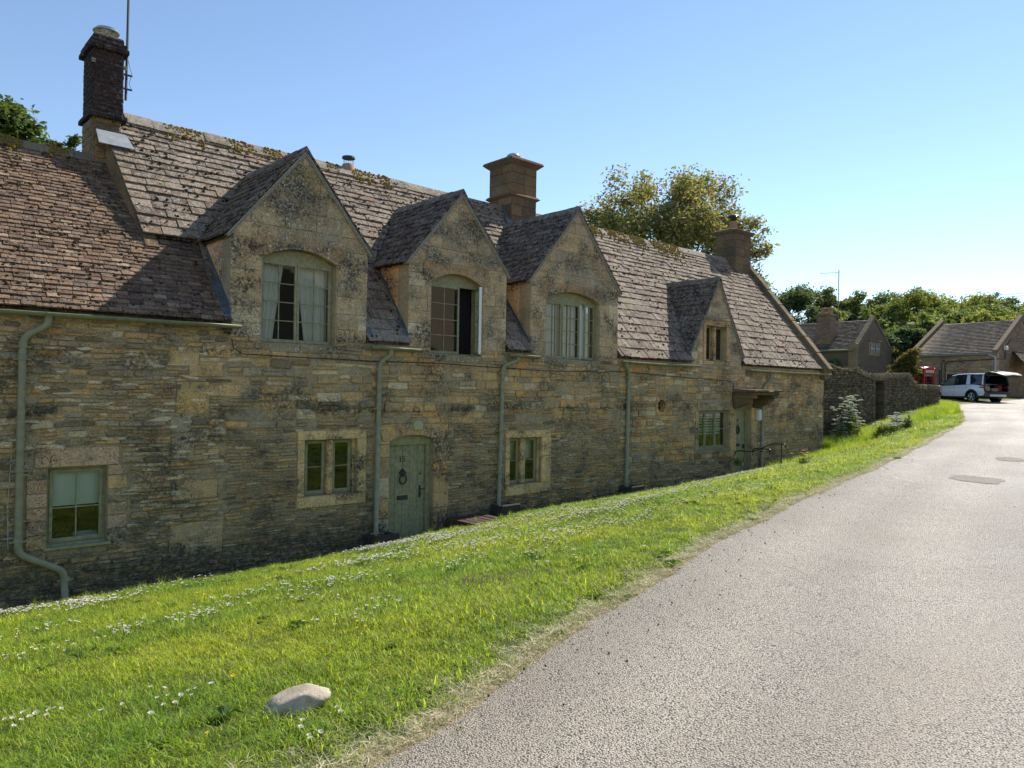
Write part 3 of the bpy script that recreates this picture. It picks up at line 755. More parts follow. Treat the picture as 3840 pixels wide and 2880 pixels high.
# ---- roofs
def roof_tiles(pc, fr, courses, spans, ww, th, pal, size=1., chip=.009, lap=1.3):
    deck = MB()
    for b, e in courses:
        sp0 = spans(b); sp1 = spans(b+e)
        for j, (a0, a1) in enumerate(sp0):
            # matching span above, for slanted ends
            up = min(sp1, key=lambda s_: abs(s_[0]-a0)+abs(s_[1]-a1)) if sp1 else (a0, a1)
            if abs(up[0]-a0) > .8: up = (a0, up[1])
            if abs(up[1]-a1) > .8: up = (up[0], a1)
            deck.add([P3(fr, a0, b, -.03), P3(fr, a1, b, -.03), P3(fr, up[1], b+e, -.03), P3(fr, up[0], b+e, -.03)], [(0, 1, 2, 3)], (.05, .04, .035))
            x = a0 - random.uniform(0, ww[0]*.5)
            while x < a1:
                w = random.uniform(*ww); xl_, xr_ = max(x, a0), min(x+w, a1); x += w
                if xr_-xl_ < .03: continue
                el = up[0]-a0 if xl_ == a0 else 0; er = up[1]-a1 if xr_ == a1 else 0
                t_ = th*random.uniform(.75, 1.3); g = .004; tilt = random.uniform(-.004, .008)
                d0 = random.uniform(-chip, chip*.5); d1 = random.uniform(-chip, chip*.5); dm = random.uniform(-chip, chip*.6)
                c0 = random.uniform(0, chip*1.5); c1 = random.uniform(0, chip*1.5); L = e*lap
                pts = [(xl_+g+c0, b+d0), ((xl_+xr_)/2, b+dm), (xr_-g-c1, b+d1), (xr_-g, b+d1+.02), (xr_-g+er, b+L), (xl_+g+el, b+L), (xl_+g, b+d0+.02)]
                if el < -.001 or er > .001: pts[4] = (xr_-g+max(er, 0), b+L)
                n_hi = lambda bb: t_*1.0+th*.9*(1-(bb-b)/L) + tilt
                top = [P3(fr, a_, b_, n_hi(b_)) for a_, b_ in pts]; bot = [P3(fr, a_, b_, n_hi(b_)-t_) for a_, b_ in pts]
                cam_ = random.uniform(0, .004) if th > .02 else random.uniform(.002, .010); top[1] = P3(fr, pts[1][0], pts[1][1], n_hi(pts[1][1])+cam_)
                k = 7; mb = MB()
                mb.add(top+bot, [tuple(range(k)), tuple(range(k, 2*k))[::-1]] + [(i_, k+i_, k+(i_+1) % k, (i_+1) % k) for i_ in range(k)], pal())
                pc.add(mb, P3(fr, (xl_+xr_)/2, b, 0), size*math.sqrt((xr_-xl_)*e))
    return deck
def sub(spn, cuts):
    iv = spn
    for c0, c1 in cuts:
        n = []
        for a, b in iv:
            if c1 <= a or c0 >= b: n.append((a, b)); continue
            if c0 > a+.03: n.append((a, c0))
            if c1 < b-.03: n.append((c1, b))
        iv = n
    return iv
def dorm_cut(z):
    out = []
    for xl, xr, xc, zr, ze in DORM:
        if z < ze: out.append((xl+.01, xr-.01))
        elif z < zr: 
            k = (zr-z)/(zr-ze); out.append((xc-(xc-xl+.10)*k+.06, xc+(xr-xc+.10)*k-.06))
    return out
def courses(total, e0, e1, n=None):
    out = []; b = 0.
    while b < total-.02:
        e = e0+(e1-e0)*(b/total); e *= random.uniform(.93, 1.07)
        if b+e > total-.05: e = total-b
        out.append((b, e)); b += e
    return out
def verge_x(z): return 3.56-(z-2.24)/2.55*.26
def pal_slate(): return pick(((.20, .175, .145), 3), ((.26, .228, .185), 2.4), ((.15, .125, .115), 2), ((.30, .27, .23), 1.2), ((.22, .17, .13), 1))
def pal_clay(): return pick(((.17, .122, .095), 3), ((.215, .155, .115), 2.2), ((.125, .095, .08), 2.2), ((.27, .20, .14), 1.1), ((.33, .28, .22), .45))
def sag(x): return 0.
def spB(b):
    z = RZ+b*RM/KB; a0 = verge_x(z) if z > 2.2 else 4.4
    return sub([(a0, 14.)], dorm_cut(z))
def spC(b):
    z = RZ+b*RM/KB; return sub([(14., 24.56)], dorm_cut(z))
def spA(b):
    z = LZ+b*LM/KL; return [(-3.5, 4.50 if z < 2.28 else verge_x(z)-.01)]
tB = Pieces('roof_tile', M_TILE, None); tC = Pieces('roof_tile', M_TILE, None); tA = Pieces('roof_tile', M_CLAY, None)
TOT = (RIDGE_Y-RY)*KB; TOTL = (LRIDGE_Y-LY)*KL
cs = courses(TOT, .275, .125)
deckB = roof_tiles(tB, MAINR, cs, spB, (.17, .40), .030, pal_slate)
deckC = roof_tiles(tC, MAINR, courses(TOT, .30, .13), spC, (.18, .42), .031, pal_slate)
deckA = roof_tiles(tA, LEFTR, courses(TOTL, .098, .088), spA, (.16, .19), .022, pal_clay, chip=.003, lap=1.35)
# back slopes
deckB.add([(3.4, RIDGE_Y, 4.70), (14, RIDGE_Y, 4.70), (14, 6.3, .8), (3.4, 6.3, .8)], [(0, 1, 2, 3)], (.2, .17, .14))
deckC.add([(14, RIDGE_Y, 4.70), (24.7, RIDGE_Y, 4.70), (24.7, 6.3, .8), (14, 6.3, .8)], [(0, 1, 2, 3)], (.2, .17, .14))
deckA.add([(-6, LRIDGE_Y, 3.83), (3.5, LRIDGE_Y, 3.83), (3.5, 5.9, .9), (-6, 5.9, .9)], [(0, 1, 2, 3)], (.2, .17, .14))
# dormer roofs
for i, (xl, xr, xc, zr, ze) in enumerate(DORM):
    tgt, deck = (tB, deckB) if i < 3 else (tC, deckC)
    for side in (0, 1):
        hw = (xc-xl) if side == 0 else (xr-xc); rise = zr-ze
        L = math.hypot(hw, rise)
        if side == 0: fr = frame((xl, 0, ze), (0, -1, 0), (hw, 0, rise))
        else: fr = frame((xr, 0, ze), (0, 1, 0), (-hw, 0, rise))
        ob = -.14 if i < 3 else -.16
        def spd(b, side=side, ze=ze, rise=rise, L=L):
            z = ze+b*rise/L; yb = main_y(z)+.10
            return [(-yb, .05)] if side == 0 else [(-.05, yb)]
        crs = [(b_+ob, e_) for b_, e_ in courses(L-ob, .2 if i < 3 else .25, .13)]
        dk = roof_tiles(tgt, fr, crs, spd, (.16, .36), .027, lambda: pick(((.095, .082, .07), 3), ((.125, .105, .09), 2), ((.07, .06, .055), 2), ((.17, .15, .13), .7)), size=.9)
        deck.join(dk)
roofA = deckA.build('roof', M_CLAY, cotA); roofB = deckB.build('roof', M_TILE, cotB); roofC = deckC.build('roof', M_TILE, cotC)
tA.parent, tB.parent, tC.parent = roofA, roofB, roofC
for p_ in (tA, tB, tC): p_.finish()
# ridge tiles
def ridge(parent, mat, p0, p1, half, drop, step, col, name='ridge_tile', sagf=lambda t: 0.):
    p0, p1 = Vector(p0), Vector(p1); L = (p1-p0).length; n = max(1, int(L/step)); d = (p1-p0)/n; side = Vector((-d.y, d.x, 0)).normalized()
    for k in range(n):
        a = p0+d*k+d*.004; b = p0+d*(k+.992); mb = MB(); z_ = Vector((0, 0, random.uniform(-.008, .012)))
        h = half*random.uniform(.92, 1.06)
        prof = [(-h, -drop), (-h*.45, -drop*.35), (0, .012), (h*.45, -drop*.35), (h, -drop), (h*.85, -drop-.03), (0, -.045), (-h*.85, -drop-.03)]
        vs = [q+side*u_+Vector((0, 0, w_))+z_+Vector((0, 0, sagf((k+j)/n))) for j, q in enumerate((a, b)) for u_, w_ in prof]
        m_ = len(prof); mb.add(vs, [tuple(range(m_)), tuple(range(m_, 2*m_))[::-1]]+[(i_, m_+i_, m_+(i_+1) % m_, (i_+1) % m_) for i_ in range(m_)], jit(col, .2))
        mb.build(name, mat, parent)
rz = RZ+RM*(RIDGE_Y-RY)
ridge(roofB, M_TILE, (3.72, RIDGE_Y, rz+.10), (14, RIDGE_Y, rz+.04), .19, .2, .46, (.27, .25, .22))
ridge(roofC, M_TILE, (14, RIDGE_Y, rz+.04), (24.45, RIDGE_Y, rz+.08), .19, .2, .46, (.27, .25, .22))
ridge(roofA, M_CLAY, (-3.5, LRIDGE_Y, 3.90), (3.32, LRIDGE_Y, 3.90), .17, .15, .42, (.26, .23, .19))
for i, (xl, xr, xc, zr, ze) in enumerate(DORM):
    ridge(roofB if i < 3 else roofC, M_TILE, (xc, -.06, zr+.075), (xc, main_y(zr)+.1, zr+.07), .12, .14, .34, (.17, .155, .14))
    # mortar fillet under the verge
    mb = MB()
    for s_, x in ((-1, xl), (1, xr)):
        hw = abs(xc-x); L = math.hypot(hw, zr-ze); dx, dz = (xc-x)/L, (zr-ze)/L
        fr = frame((x, 0, ze), (dx, 0, dz), (0, 0, 1))
        nrm = (-dz*(-s_)*-1, 0, 0)
        # strip along the slope, below the tiles
        nx, nz = (dz, -dx) if s_ < 0 else (-dz, -dx*-1)
        if nz > 0: nx, nz = -nx, -nz
        e0 = (x-dx*.13, ze-dz*.13); e1 = (xc, zr)
        q = [e0, e1, (e1[0]+0, e1[1]-.085), (e0[0]+nx*.05, e0[1]+nz*.05)]
        if area(q) < 0: q = q[::-1]
        mb.prism(q, FACADE, -.05, .042, (.3, .27, .2))
    mb.build('verge_fillet', M_CONC, roofB if i < 3 else roofC)
# raised gable edge where the middle roof stands above the left one
mb = MB(); pts = []
ys = [1.02, 1.6, 2.2, 2.8, 3.05, 3.4]
fr = frame((0, 0, 0), (0, -1, 0), (0, 0, 1))
for y in ys: pts.append((-y, min(RZ+RM*(y-RY)-.02, rz-.03 - max(0, (y-3.05))*1.25)))
low = [(-y, LZ+LM*(min(y, 2.8)-LY)-.1-(max(0, y-2.8))*.9) for y in ys]
pp = pts+low[::-1]
if area(pp) < 0: pp = pp[::-1]
vs_ = []
for k in range(len(ys)-1):
    def vx_(p): return -verge_x(p[1])-.015
    q = [pts[k], pts[k+1], low[k+1], low[k]]
    a_ = [(verge_x(pts[k][1]), -pts[k][0], pts[k][1]), (verge_x(pts[k+1][1]), -pts[k+1][0], pts[k+1][1]), (verge_x(pts[k+1][1])+.0, -low[k+1][0], low[k+1][1]), (verge_x(pts[k][1])+.0, -low[k][0], low[k][1])]
    b_ = [(x+.2, y, z) for x, y, z in a_]
    mb.add(a_+b_, [(0, 3, 2, 1), (4, 5, 6, 7), (0, 1, 5, 4), (3, 7, 6, 2)], jit((.27, .21, .13), .1))
mb.build('raised_verge', M_CHIM, roofB)
# stone coping on the right end gable
cp = Pieces('coping_stone', M_CHIM, cotC, 60)
L = math.hypot(3.2, 4.0); N_ = 7
for k in range(N_):
    y0, y1 = -.18+(RIDGE_Y+.18)*k/N_, -.18+(RIDGE_Y+.18)*(k+1)/N_
    fr = frame((24.55, RY, RZ), (1, 0, 0), (0, 1, RM)); mb = MB()
    M_ = Matrix((fr[1], fr[2], fr[3])).transposed().to_4x4(); M_.translation = Vector(fr[0])
    mb.bevbox((0, (y0-RY)*KB+.004, -.12), (.33, (y1-RY)*KB-.004, .20+random.uniform(-.01, .012)), .02, jit((.24, .2, .145), .12), M_); cp.add(mb, (24.6, y0, 1), 1)
    mb = MB(); fr = frame((24.55, 6.25, RZ), (-1, 0, 0), (0, -1, RM)); M_ = Matrix((fr[1], fr[2], fr[3])).transposed().to_4x4(); M_.translation = Vector(fr[0])
    mb.bevbox((-.33, (y0-RY)*KB+.004, -.12), (0, (y1-RY)*KB-.004, .20), .02, jit((.24, .2, .145), .12), M_); cp.add(mb, (24.6, 5, 1), .5)
cp.finish()
mb = MB(); mb.bevbox((24.5, -.2, .45), (24.9, .25, .93), .03, (.26, .21, .15)); mb.build('kneeler_stone', M_CHIM, cotC)
# moss: dark brown cushions scattered on the slates, gold ones near the ridges
def lump(mb, c, r, fr, h=.5):
    k = 6; vs = [P3(fr, c[0], c[1], c[2]+r*h)]; 
    for j in range(k):
        a_ = 2*PI*j/k; q = r*random.uniform(.7, 1.2); vs.append(P3(fr, c[0]+q*.6*math.cos(a_), c[1]+q*.6*math.sin(a_), c[2]+r*h*.75))
    for j in range(k):
        a_ = 2*PI*j/k; q = r*random.uniform(.8, 1.2); vs.append(P3(fr, c[0]+q*math.cos(a_), c[1]+q*math.sin(a_), c[2]-.012))
    mb.add(vs, [(0, 1+j, 1+(j+1) % k) for j in range(k)]+[(1+j, 7+j, 7+(j+1) % k, 1+(j+1) % k) for j in range(k)])
def mossy(parent, fr, spans, tot, n, base=.022, rr=(.012, .032), bias=1., x0=1., x1=24., off=3.):
    mb = MB(); k = 0
    while k < n:
        b = tot*random.random()**bias; sp_ = spans(b)
        if not sp_: continue
        a_ = random.uniform(x0, x1)
        if not any(s0+.05 < a_ < s1-.05 for s0, s1 in sp_): k += .2; continue
        if mnoise.noise(Vector((a_*.9, b*.9, off))) < random.uniform(-.5, .35): k += .1; continue
        lump(mb, (a_, b, base), random.uniform(*rr), fr); k += 1
    mb.build('moss', M_MOSS, parent, kind='stuff', smooth=True)
mossy(roofB, MAINR, spB, TOT, 650, .07, (.012, .034), x0=3.4, x1=14, bias=.8)
mossy(roofC, MAINR, spC, TOT, 650, .07, (.012, .034), x0=14, x1=24.4)
mossy(roofA, LEFTR, spA, TOTL, 600, .042, (.012, .034), x0=1.2, x1=4.5)
def gold(parent, fr, tot, segs, base=.075):
    mb = MB()
    for a0, a1, wd in segs:
        for k in range(int((a1-a0)*150)):
            a_ = random.uniform(a0, a1); b_ = tot+.06-abs(random.gauss(0, wd+.1))
            lump(mb, (a_, b_, base), random.uniform(.014, .038), fr, .6)
    mb.build('ridge_moss', M_MOSSG, parent, kind='stuff', smooth=True)
gold(roofB, MAINR, TOT, [(4.4, 5.1, .1), (5.5, 6.1, .12), (6.3, 6.7, .1), (6.85, 7.3, .08), (7.7, 8.0, .05), (9.0, 9.3, .08), (8.3, 8.9, .12)])
gold(roofC, MAINR, TOT, [(15.4, 16.6, .1), (16.9, 17.8, .16), (18.0, 18.7, .14), (19.0, 19.6, .2), (19.4, 20.6, .3)])
gold(roofA, LEFTR, TOTL, [(1.2, 2.15, .12), (2.5, 2.8, .06)])
# ---------------------------------------------------------------- chimneys
def prism4(mb, c, hx, hy, z0, z1, col, b=.01): mb.bevbox((c[0]-hx, c[1]-hy, z0), (c[0]+hx, c[1]+hy, z1), b, col)
def cowl(parent, c, r, h, mat, name='cowl'):
    mb = MB(); mb.lathe([(r*.5, 0), (r*.5, h*.45), (r*.42, h*.45), (r*.42, 0)], c, 18)
    for k in range(3):
        a = 2*PI*k/3+.4; mb.tube([(c[0]+r*.46*math.cos(a), c[1]+r*.46*math.sin(a), c[2]+h*.3), (c[0]+r*.5*math.cos(a), c[1]+r*.5*math.sin(a), c[2]+h*.85)], .012, 6)
    mb.lathe([(.001, h*1.12), (r*.35, h*1.06), (r*.75, h*.93), (r, h*.72), (r*.97, h*.70), (r*.7, h*.86), (.001, h*.98)], c, 22)
    return mb.build(name, mat, parent, smooth=True)
# brick chimney at the left end of the middle cottage
C1 = (3.385, 3.02); hx, hy = .25, .36
ch = MB(); prism4(ch, C1, hx-.02, hy-.02, 4.52, 5.98, (.22, .2, .18)); chim = ch.build('chimney', M_BRICK, cotB)
bk = Pieces('brick', M_BRICK, chim, 300)
def brick_face(fr, w, z0, z1, hh=.083, ww=.235, col=(.05, .037, .042), tgt=bk, c=(3.4, 3, 5)):
    z = z0; r = 0
    while z < z1-.03:
        x = -w + (-.12 if r % 2 else 0)
        while x < w:
            a, b = max(x, -w), min(x+ww, w); x += ww
            if b-a < .04: continue
            pts = rect_outline(a+.004, z+.005, b-.004, z+hh-.005, .003)
            tgt.add(stone(pts, fr, .012+random.uniform(-.004, .005), .03, .006, jit(col, .3), .002), c, .14)
        z += hh; r += 1
fF = frame((C1[0], C1[1]-hy+.02, 0), (1, 0, 0), (0, 0, 1)); fL = frame((C1[0]-hx+.02, C1[1], 0), (0, -1, 0), (0, 0, 1)); fR = frame((C1[0]+hx-.02, C1[1], 0), (0, 1, 0), (0, 0, 1))
brick_face(fF, hx-.02, 4.62, 5.70); brick_face(fL, hy-.02, 4.62, 5.70); brick_face(fR, hy-.02, 4.62, 5.70)
for z0, e in ((4.53, .05), (5.70, .06), (5.785, .035), (5.87, -.01)):
    for a, b, ax in ((-hx-e, hx+e, 0), (-hy-e, hy+e, 1)):
        n = 3 if ax == 0 else 4
        for k in range(n):
            p, q = a+(b-a)*k/n, a+(b-a)*(k+1)/n
            for sgn in (-1, 1):
                mb = MB()
                if ax == 0: mb.bevbox((C1[0]+p+.004, C1[1]+sgn*(hy+e)-(.1 if sgn > 0 else 0), z0), (C1[0]+q-.004, C1[1]+sgn*(hy+e)+(.1 if sgn < 0 else 0), z0+.08), .008, jit((.046, .035, .04), .3))
                else:
                    if k in (0, n-1): p_, q_ = p+(.1 if k == 0 else 0), q-(.1 if k == n-1 else 0)
                    else: p_, q_ = p, q
                    mb.bevbox((C1[0]+sgn*(hx+e)-(.1 if sgn > 0 else 0)-.001*sgn, C1[1]+p_+.006, z0+.001), (C1[0]+sgn*(hx+e)+(.1 if sgn < 0 else 0)-.001*sgn, C1[1]+q_-.006, z0+.079), .008, jit((.046, .035, .04), .3))
                bk.add(mb, (3.4, 2.7, z0), .2)
bk.finish()
mb = MB(); mb.bevbox((C1[0]-hx+.01, C1[1]-hy+.03, 3.3), (C1[0]+hx-.03, C1[1]+hy, 4.53), .03, (.25, .2, .13))
for k in range(14):
    z = 3.55+k*.07
base = mb.build('chimney_base', M_CHIM, cotB)
bs = Pieces('stone', M_CHIM, base, 60)
fB = frame((C1[0]-hx+.01, C1[1], 0), (0, -1, 0), (0, 0, 1)); fBf = frame((C1[0], C1[1]-hy+.03, 0), (1, 0, 0), (0, 0, 1))
for fr, w in ((fB, hy-.05), (fBf, hx-.05)):
    z = 3.7
    while z < 4.5:
        h = random.uniform(.1, .17); x = -w
        while x < w-.05:
            q = min(x+random.uniform(.15, .4), w)
            bs.add(stone(rubble_outline(x+.005, z+.004, q-.005, min(z+h, 4.52)-.004), fr, .015, .02, .01, pick((TAN, 2), (HON, 1), (GRY, 1)), .004), (3.4, 2.7, z), math.sqrt(h*(q-x))); x = q
        z += h
bs.finish()
cowl(chim, (C1[0]+.03, C1[1], 5.96), .215, .27, M_STEEL)
mb = MB(); mb.bevbox((C1[0]-hx-.0, C1[1]-hy-.20, 4.40), (C1[0]+hx+.06, C1[1]-hy-.0, 4.425), .003, (.5,)*3, Matrix.Translation((0, 0, 0)))
fr = MAINR; mb = MB(); q = [(C1[0]-hx+.05, TOT-.98), (C1[0]+hx+.10, TOT-.98), (C1[0]+hx+.02, TOT-.62), (C1[0]-hx+.05, TOT-.62)]
mb.prism([(a, b+.0) for a, b in q], fr, .085, .10); mb.build('lead_flashing', M_LEADL, roofB)
# mast strapped to the brick chimney
mx, my = C1[0]+hx+.075, C1[1]-.15
mb = MB(); mb.tube([(mx, my, 5.0), (mx+.01, my, 6.0), (mx+.02, my, 7.6)], .022, 8); mb.tube([(mx+.02, my, 7.3), (mx+.03, my, 9.4)], .016, 8)
mast = mb.build('aerial_mast', M_DARKMETAL, cotB)
mb = MB()
for z in (5.2, 5.45):
    mb.bevbox((C1[0]+hx, my-.02, z-.012), (mx+.1, my+.02, z+.012), .003)
mb.tube([(mx+.1, my, 5.46), (mx+.06, my+.01, 5.6), (mx+.02, my, 5.75)], .004, 5); mb.tube([(mx+.1, my, 5.2), (mx+.05, my, 5.3), (mx+.08, my, 5.44)], .004, 5)
mb.tube([(C1[0]-hx-.02, C1[1]-hy-.02, 5.47), (C1[0]+hx+.02, C1[1]-hy-.02, 5.47)], .006, 5)
mb.build('mast_bracket', M_DARKMETAL, mast)
mb = MB(); mb.bevbox((C1[0]-hx-.02, C1[1]-hy-.022, 5.44), (C1[0]-hx+.04, C1[1]-hy+.0, 5.51), .004); mb.bevbox((C1[0]+hx-.03, C1[1]-hy-.022, 5.44), (C1[0]+hx+.03, C1[1]-hy+.0, 5.51), .004); mb.build('strap_clip', M_GREEN2, mast)
# big square stone chimney
def stone_chimney(parent, c, hx, hy, z0, z1, bands, lim=60, pal=((.17, .13, .10), (.24, .18, .12), (.21, .17, .12)), rows=3):
    mb = MB(); prism4(mb, c, hx-.015, hy-.015, z0, z1-.05, (.12, .1, .08)); base = mb.build('chimney', M_CHIM, parent)
    pc = Pieces('ashlar_block', M_CHIM, base, lim)
    z = z0; k = 0; h = (z1-z0)/max(1, round((z1-z0)/.3))
    while z < z1-.06:
        zz = min(z+h, z1)
        for fr, w in ((frame((c[0], c[1]-hy+.015, 0), (1, 0, 0), (0, 0, 1)), hx-.012), (frame((c[0]-hx+.015, c[1], 0), (0, -1, 0), (0, 0, 1)), hy-.012), (frame((c[0]+hx-.015, c[1], 0), (0, 1, 0), (0, 0, 1)), hy-.012), (frame((c[0], c[1]+hy-.015, 0), (-1, 0, 0), (0, 0, 1)), hx-.012)):
            m_ = w*random.uniform(-.3, .3)
            for a, b in ((-w, m_), (m_, w)):
                pc.add(stone(rect_outline(a+.004, z+.004, b-.004, zz-.004, .004), fr, .014, .02, .008, jit(random.choice(pal), .15), .002), (c[0], c[1], z), .4)
        z = zz; k += 1
    for zb, prof in bands:
        for (e0, e1, dz0, dz1) in prof:
            mb = MB(); vs = [(c[0]+sx*(hx+e), c[1]+sy*(hy+e), zb+dz) for e, dz in ((e0, dz0), (e1, dz1)) for sx, sy in ((-1, -1), (1, -1), (1, 1), (-1, 1))]
            mb.add(vs, [(3, 2, 1, 0), (4, 5, 6, 7), (0, 1, 5, 4), (1, 2, 6, 5), (2, 3, 7, 6), (3, 0, 4, 7)], jit(pal[0], .15)); mb.build('cornice', M_CHIM, base)
    pc.finish(); return base
C2 = (13.18, 3.05)
c2 = stone_chimney(cotB, C2, .45, .45, 3.9, 5.86, [(4.98, [(.0, .07, -.05, .0), (.07, .02, .001, .06)]), (5.80, [(.0, .13, -.03, .08), (.13, .11, .081, .13), (.11, .0, .131, .19)])])
mb = MB(); mb.prism([(12.5, TOT-.9), (12.68, TOT-.9), (12.95, TOT-.1), (12.7, TOT-.1)], MAINR, .05, .09); mb.build('lead_flashing', M_LEAD, roofB)
cowl(c2, (C2[0], C2[1], 5.95), .19, .26, M_STEEL)
C3 = (24.05, 3.05)
c3 = stone_chimney(cotC, C3, .52, .42, 4.0, 5.72, [(5.66, [(.0, .08, -.02, .06), (.08, .08, .061, .12), (.08, .0, .121, .16)])])
mb = MB(); mb.lathe([(.17, 0), (.15, .05), (.14, .30), (.17, .32), (.17, .38), (.12, .38)], (C3[0], C3[1], 5.8), 18); pot = mb.build('chimney_pot', M_CLAYPOT, c3, smooth=True)
cowl(pot, (C3[0], C3[1], 6.15), .21, .28, M_BLACK)
mb = MB(); mb.lathe([(.14, 4.6-4.6), (.14, .22), (.10, .24), (.10, .1)], (8.3, 3.1, 4.66), 16, (.36, .25, .17)); vent = mb.build('chimney_pot', M_CLAYPOT, roofB, smooth=True)
mb = MB(); mb.lathe([(.001, .42), (.14, .40), (.145, .36), (.001, .37)], (8.3, 3.1, 4.66), 18)
for k in range(12):
    a = 2*PI*k/12; mb.tube([(8.3+.105*math.cos(a), 3.1+.105*math.sin(a), 4.86), (8.3+.105*math.cos(a), 3.1+.105*math.sin(a), 5.03)], .004, 4)
mb.build('cowl', M_BLACK, vent)
# ---------------------------------------------------------------- windows
def rotz(px, py, a): return Matrix.Translation((px, py, 0)) @ Matrix.Rotation(a, 4, 'Z') @ Matrix.Translation((-px, -py, 0))
def casement(par, x0, z0, x1, z1, y, cols, rows, M=None, st=.042, bar=.016, mat=None, pane_in=.012, d=.042, rowf=None):
    mat = mat or M_GREEN; mb = MB()
    mb.bevbox((x0, y, z0), (x0+st, y+d, z1), .004, M=M); mb.bevbox((x1-st, y, z0), (x1, y+d, z1), .004, M=M)
    mb.bevbox((x0+st, y, z0), (x1-st, y+d, z0+st*1.2), .004, M=M); mb.bevbox((x0+st, y, z1-st), (x1-st, y+d, z1), .004, M=M)
    gx0, gx1, gz0, gz1 = x0+st, x1-st, z0+st*1.2, z1-st
    zs = [gz0+(gz1-gz0)*(k/rows) for k in range(rows+1)]
    if rowf: zs = [gz0]+[gz0+(gz1-gz0)*f for f in rowf]+[gz1]
    xs = [gx0+(gx1-gx0)*k/cols for k in range(cols+1)]
    for x in xs[1:-1]: mb.bevbox((x-bar/2, y+.006, gz0), (x+bar/2, y+.034, gz1), .003, M=M)
    for z in zs[1:-1]:
        for a, b in zip(xs, xs[1:]): mb.bevbox((a+(bar/2 if a > gx0 else 0), y+.008, z-bar/2), (b-(bar/2 if b < gx1 else 0), y+.032, z+bar/2), .003, M=M)
    mb.build('casement', mat, par)
    for a, b in zip(xs, xs[1:]):
        for c, e in zip(zs, zs[1:]):
            mb = MB(); yy = y+.02+random.uniform(-.001, .001); tl = random.uniform(-.0015, .0015)
            vs = [Vector((a, yy, c)), Vector((b, yy+tl, c)), Vector((b, yy+tl, e)), Vector((a, yy, e))]
            if M is not None: vs = [M @ v for v in vs]
            mb.add(vs, [(0, 1, 2, 3)]); mb.build('pane', M_GLASS, par)
def room(par, x0, z0, x1, z1, y0, y1, mat=None):
    mb = MB(); vs = [(x0, y0, z0), (x1, y0, z0), (x1, y1, z0), (x0, y1, z0), (x0, y0, z1), (x1, y0, z1), (x1, y1, z1), (x0, y1, z1)]
    mb.add(vs, [(0, 3, 2, 1), (4, 5, 6, 7), (1, 2, 6, 5), (2, 3, 7, 6), (3, 0, 4, 7)]); mb.build('room_lining', mat or M_ROOM, par)
def win_frame(x0, z0, x1, z1, y, par, t=.04, d=.07, sill=True, mulls=(), arch=None, mat=None):
    mat = mat or M_GREEN; mb = MB()
    mb.bevbox((x0, y, z0), (x0+t, y+d, z1), .004); mb.bevbox((x1-t, y, z0), (x1, y+d, z1), .004)
    mb.bevbox((x0+t, y, z0), (x1-t, y+d, z0+t), .004); mb.bevbox((x0+t, y, z1-t), (x1-t, y+d, z1), .004)
    for m_ in mulls: mb.bevbox((m_-t*.4, y+.002, z0+t), (m_+t*.4, y+d-.002, z1-t), .004)
    if sill: mb.bevbox((x0+.001, y-.06, z0-.03), (x1-.001, y-.001, z0+.02), .006)
    w = mb.build('window', mat, par); return w
def curtain(par, x0, x1, z0, z1, y, mat, amp=.02, waves=7, taper=0., name='curtain', side=1):
    n = 40; vs = []; rows = 8
    for j in range(rows+1):
        t = j/rows; z = z1+(z0-z1)*t; w = 1-taper*t
        for k in range(n+1):
            s = k/n; xx = (x0+(x1-x0)*s*w) if side > 0 else (x1-(x1-x0)*s*w)
            vs.append((xx, y+amp*math.sin(s*waves*2*PI+.6*math.sin(t*3)), z))
    mb = MB(); mb.add(vs, [(j*(n+1)+k, j*(n+1)+k+1, (j+1)*(n+1)+k+1, (j+1)*(n+1)+k) for j in range(rows) for k in range(n)]); mb.build(name, mat, par, smooth=True)
# arched heads of the dormer windows
def arch_head(par, x0, x1, zs, zt, zb, y):
    n = 16; mb = MB(); pts = [(x0, zb)]+[(x1, zb)]
    pts += [(x0+(x1-x0)*(1-k/n), zs+(zt-zs)*(1-(1-2*k/n)**2)-.003) for k in range(n+1)]
    mb.prism(pts, FACADE, -y-.07, -y-.005); mb.build('arched_head', M_GREEN, par)
YI = .13
o = OD[0]; zt = 2.05
w = win_frame(o[0], o[1], o[2], zt, YI, cotB); arch_head(w, o[0], o[2], SPR[0], o[3], zt, YI)
mid = (o[0]+o[2])/2
casement(w, o[0]+.035, o[1]+.035, mid-.002, zt-.035, YI-.012, 2, 4); casement(w, mid+.002, o[1]+.035, o[2]-.035, zt-.035, YI-.012, 2, 4)
room(w, o[0]-.2, o[1]-.15, o[2]+.2, 2.3, .343, 1.6)
curtain(w, o[0]+.02, o[0]+.5, o[1], zt, .30, M_CURT, .018, 5, .4); curtain(w, mid+.06, o[2]-.02, o[1], zt, .30, M_CURT, .014, 6, .3, side=-1)
o = OD[1]; zt = 2.02
w = win_frame(o[0], o[1], o[2], zt, YI, cotB); arch_head(w, o[0], o[2], SPR[1], o[3], zt, YI)
casement(w, o[0]+.035, o[1]+.035, 9.14, zt-.035, YI-.012, 2, 4)
casement(w, 9.145, o[1]+.035, o[2]-.035, zt-.035, YI-.012, 2, 4, M=rotz(o[2]-.035, YI-.012, R(62)))
room(w, o[0]-.2, o[1]-.15, o[2]+.2, 2.3, .343, 1.6); curtain(w, 9.2, 9.62, o[1], zt, .36, M_DKCURT, .02, 4)
mb = MB(); mb.bevbox((9.128, YI-.016, o[1]+.04), (9.144, YI+.034, zt-.04), .002, M=rotz(o[2]-.035, YI-.012, R(62))); mb.build('white_edge', M_WHITE, w)
o = OD[2]; zt = 1.98
w = win_frame(o[0], o[1], o[2], zt, YI, cotB, mulls=(12.08, 12.68)); arch_head(w, o[0], o[2], SPR[2], o[3], zt, YI)
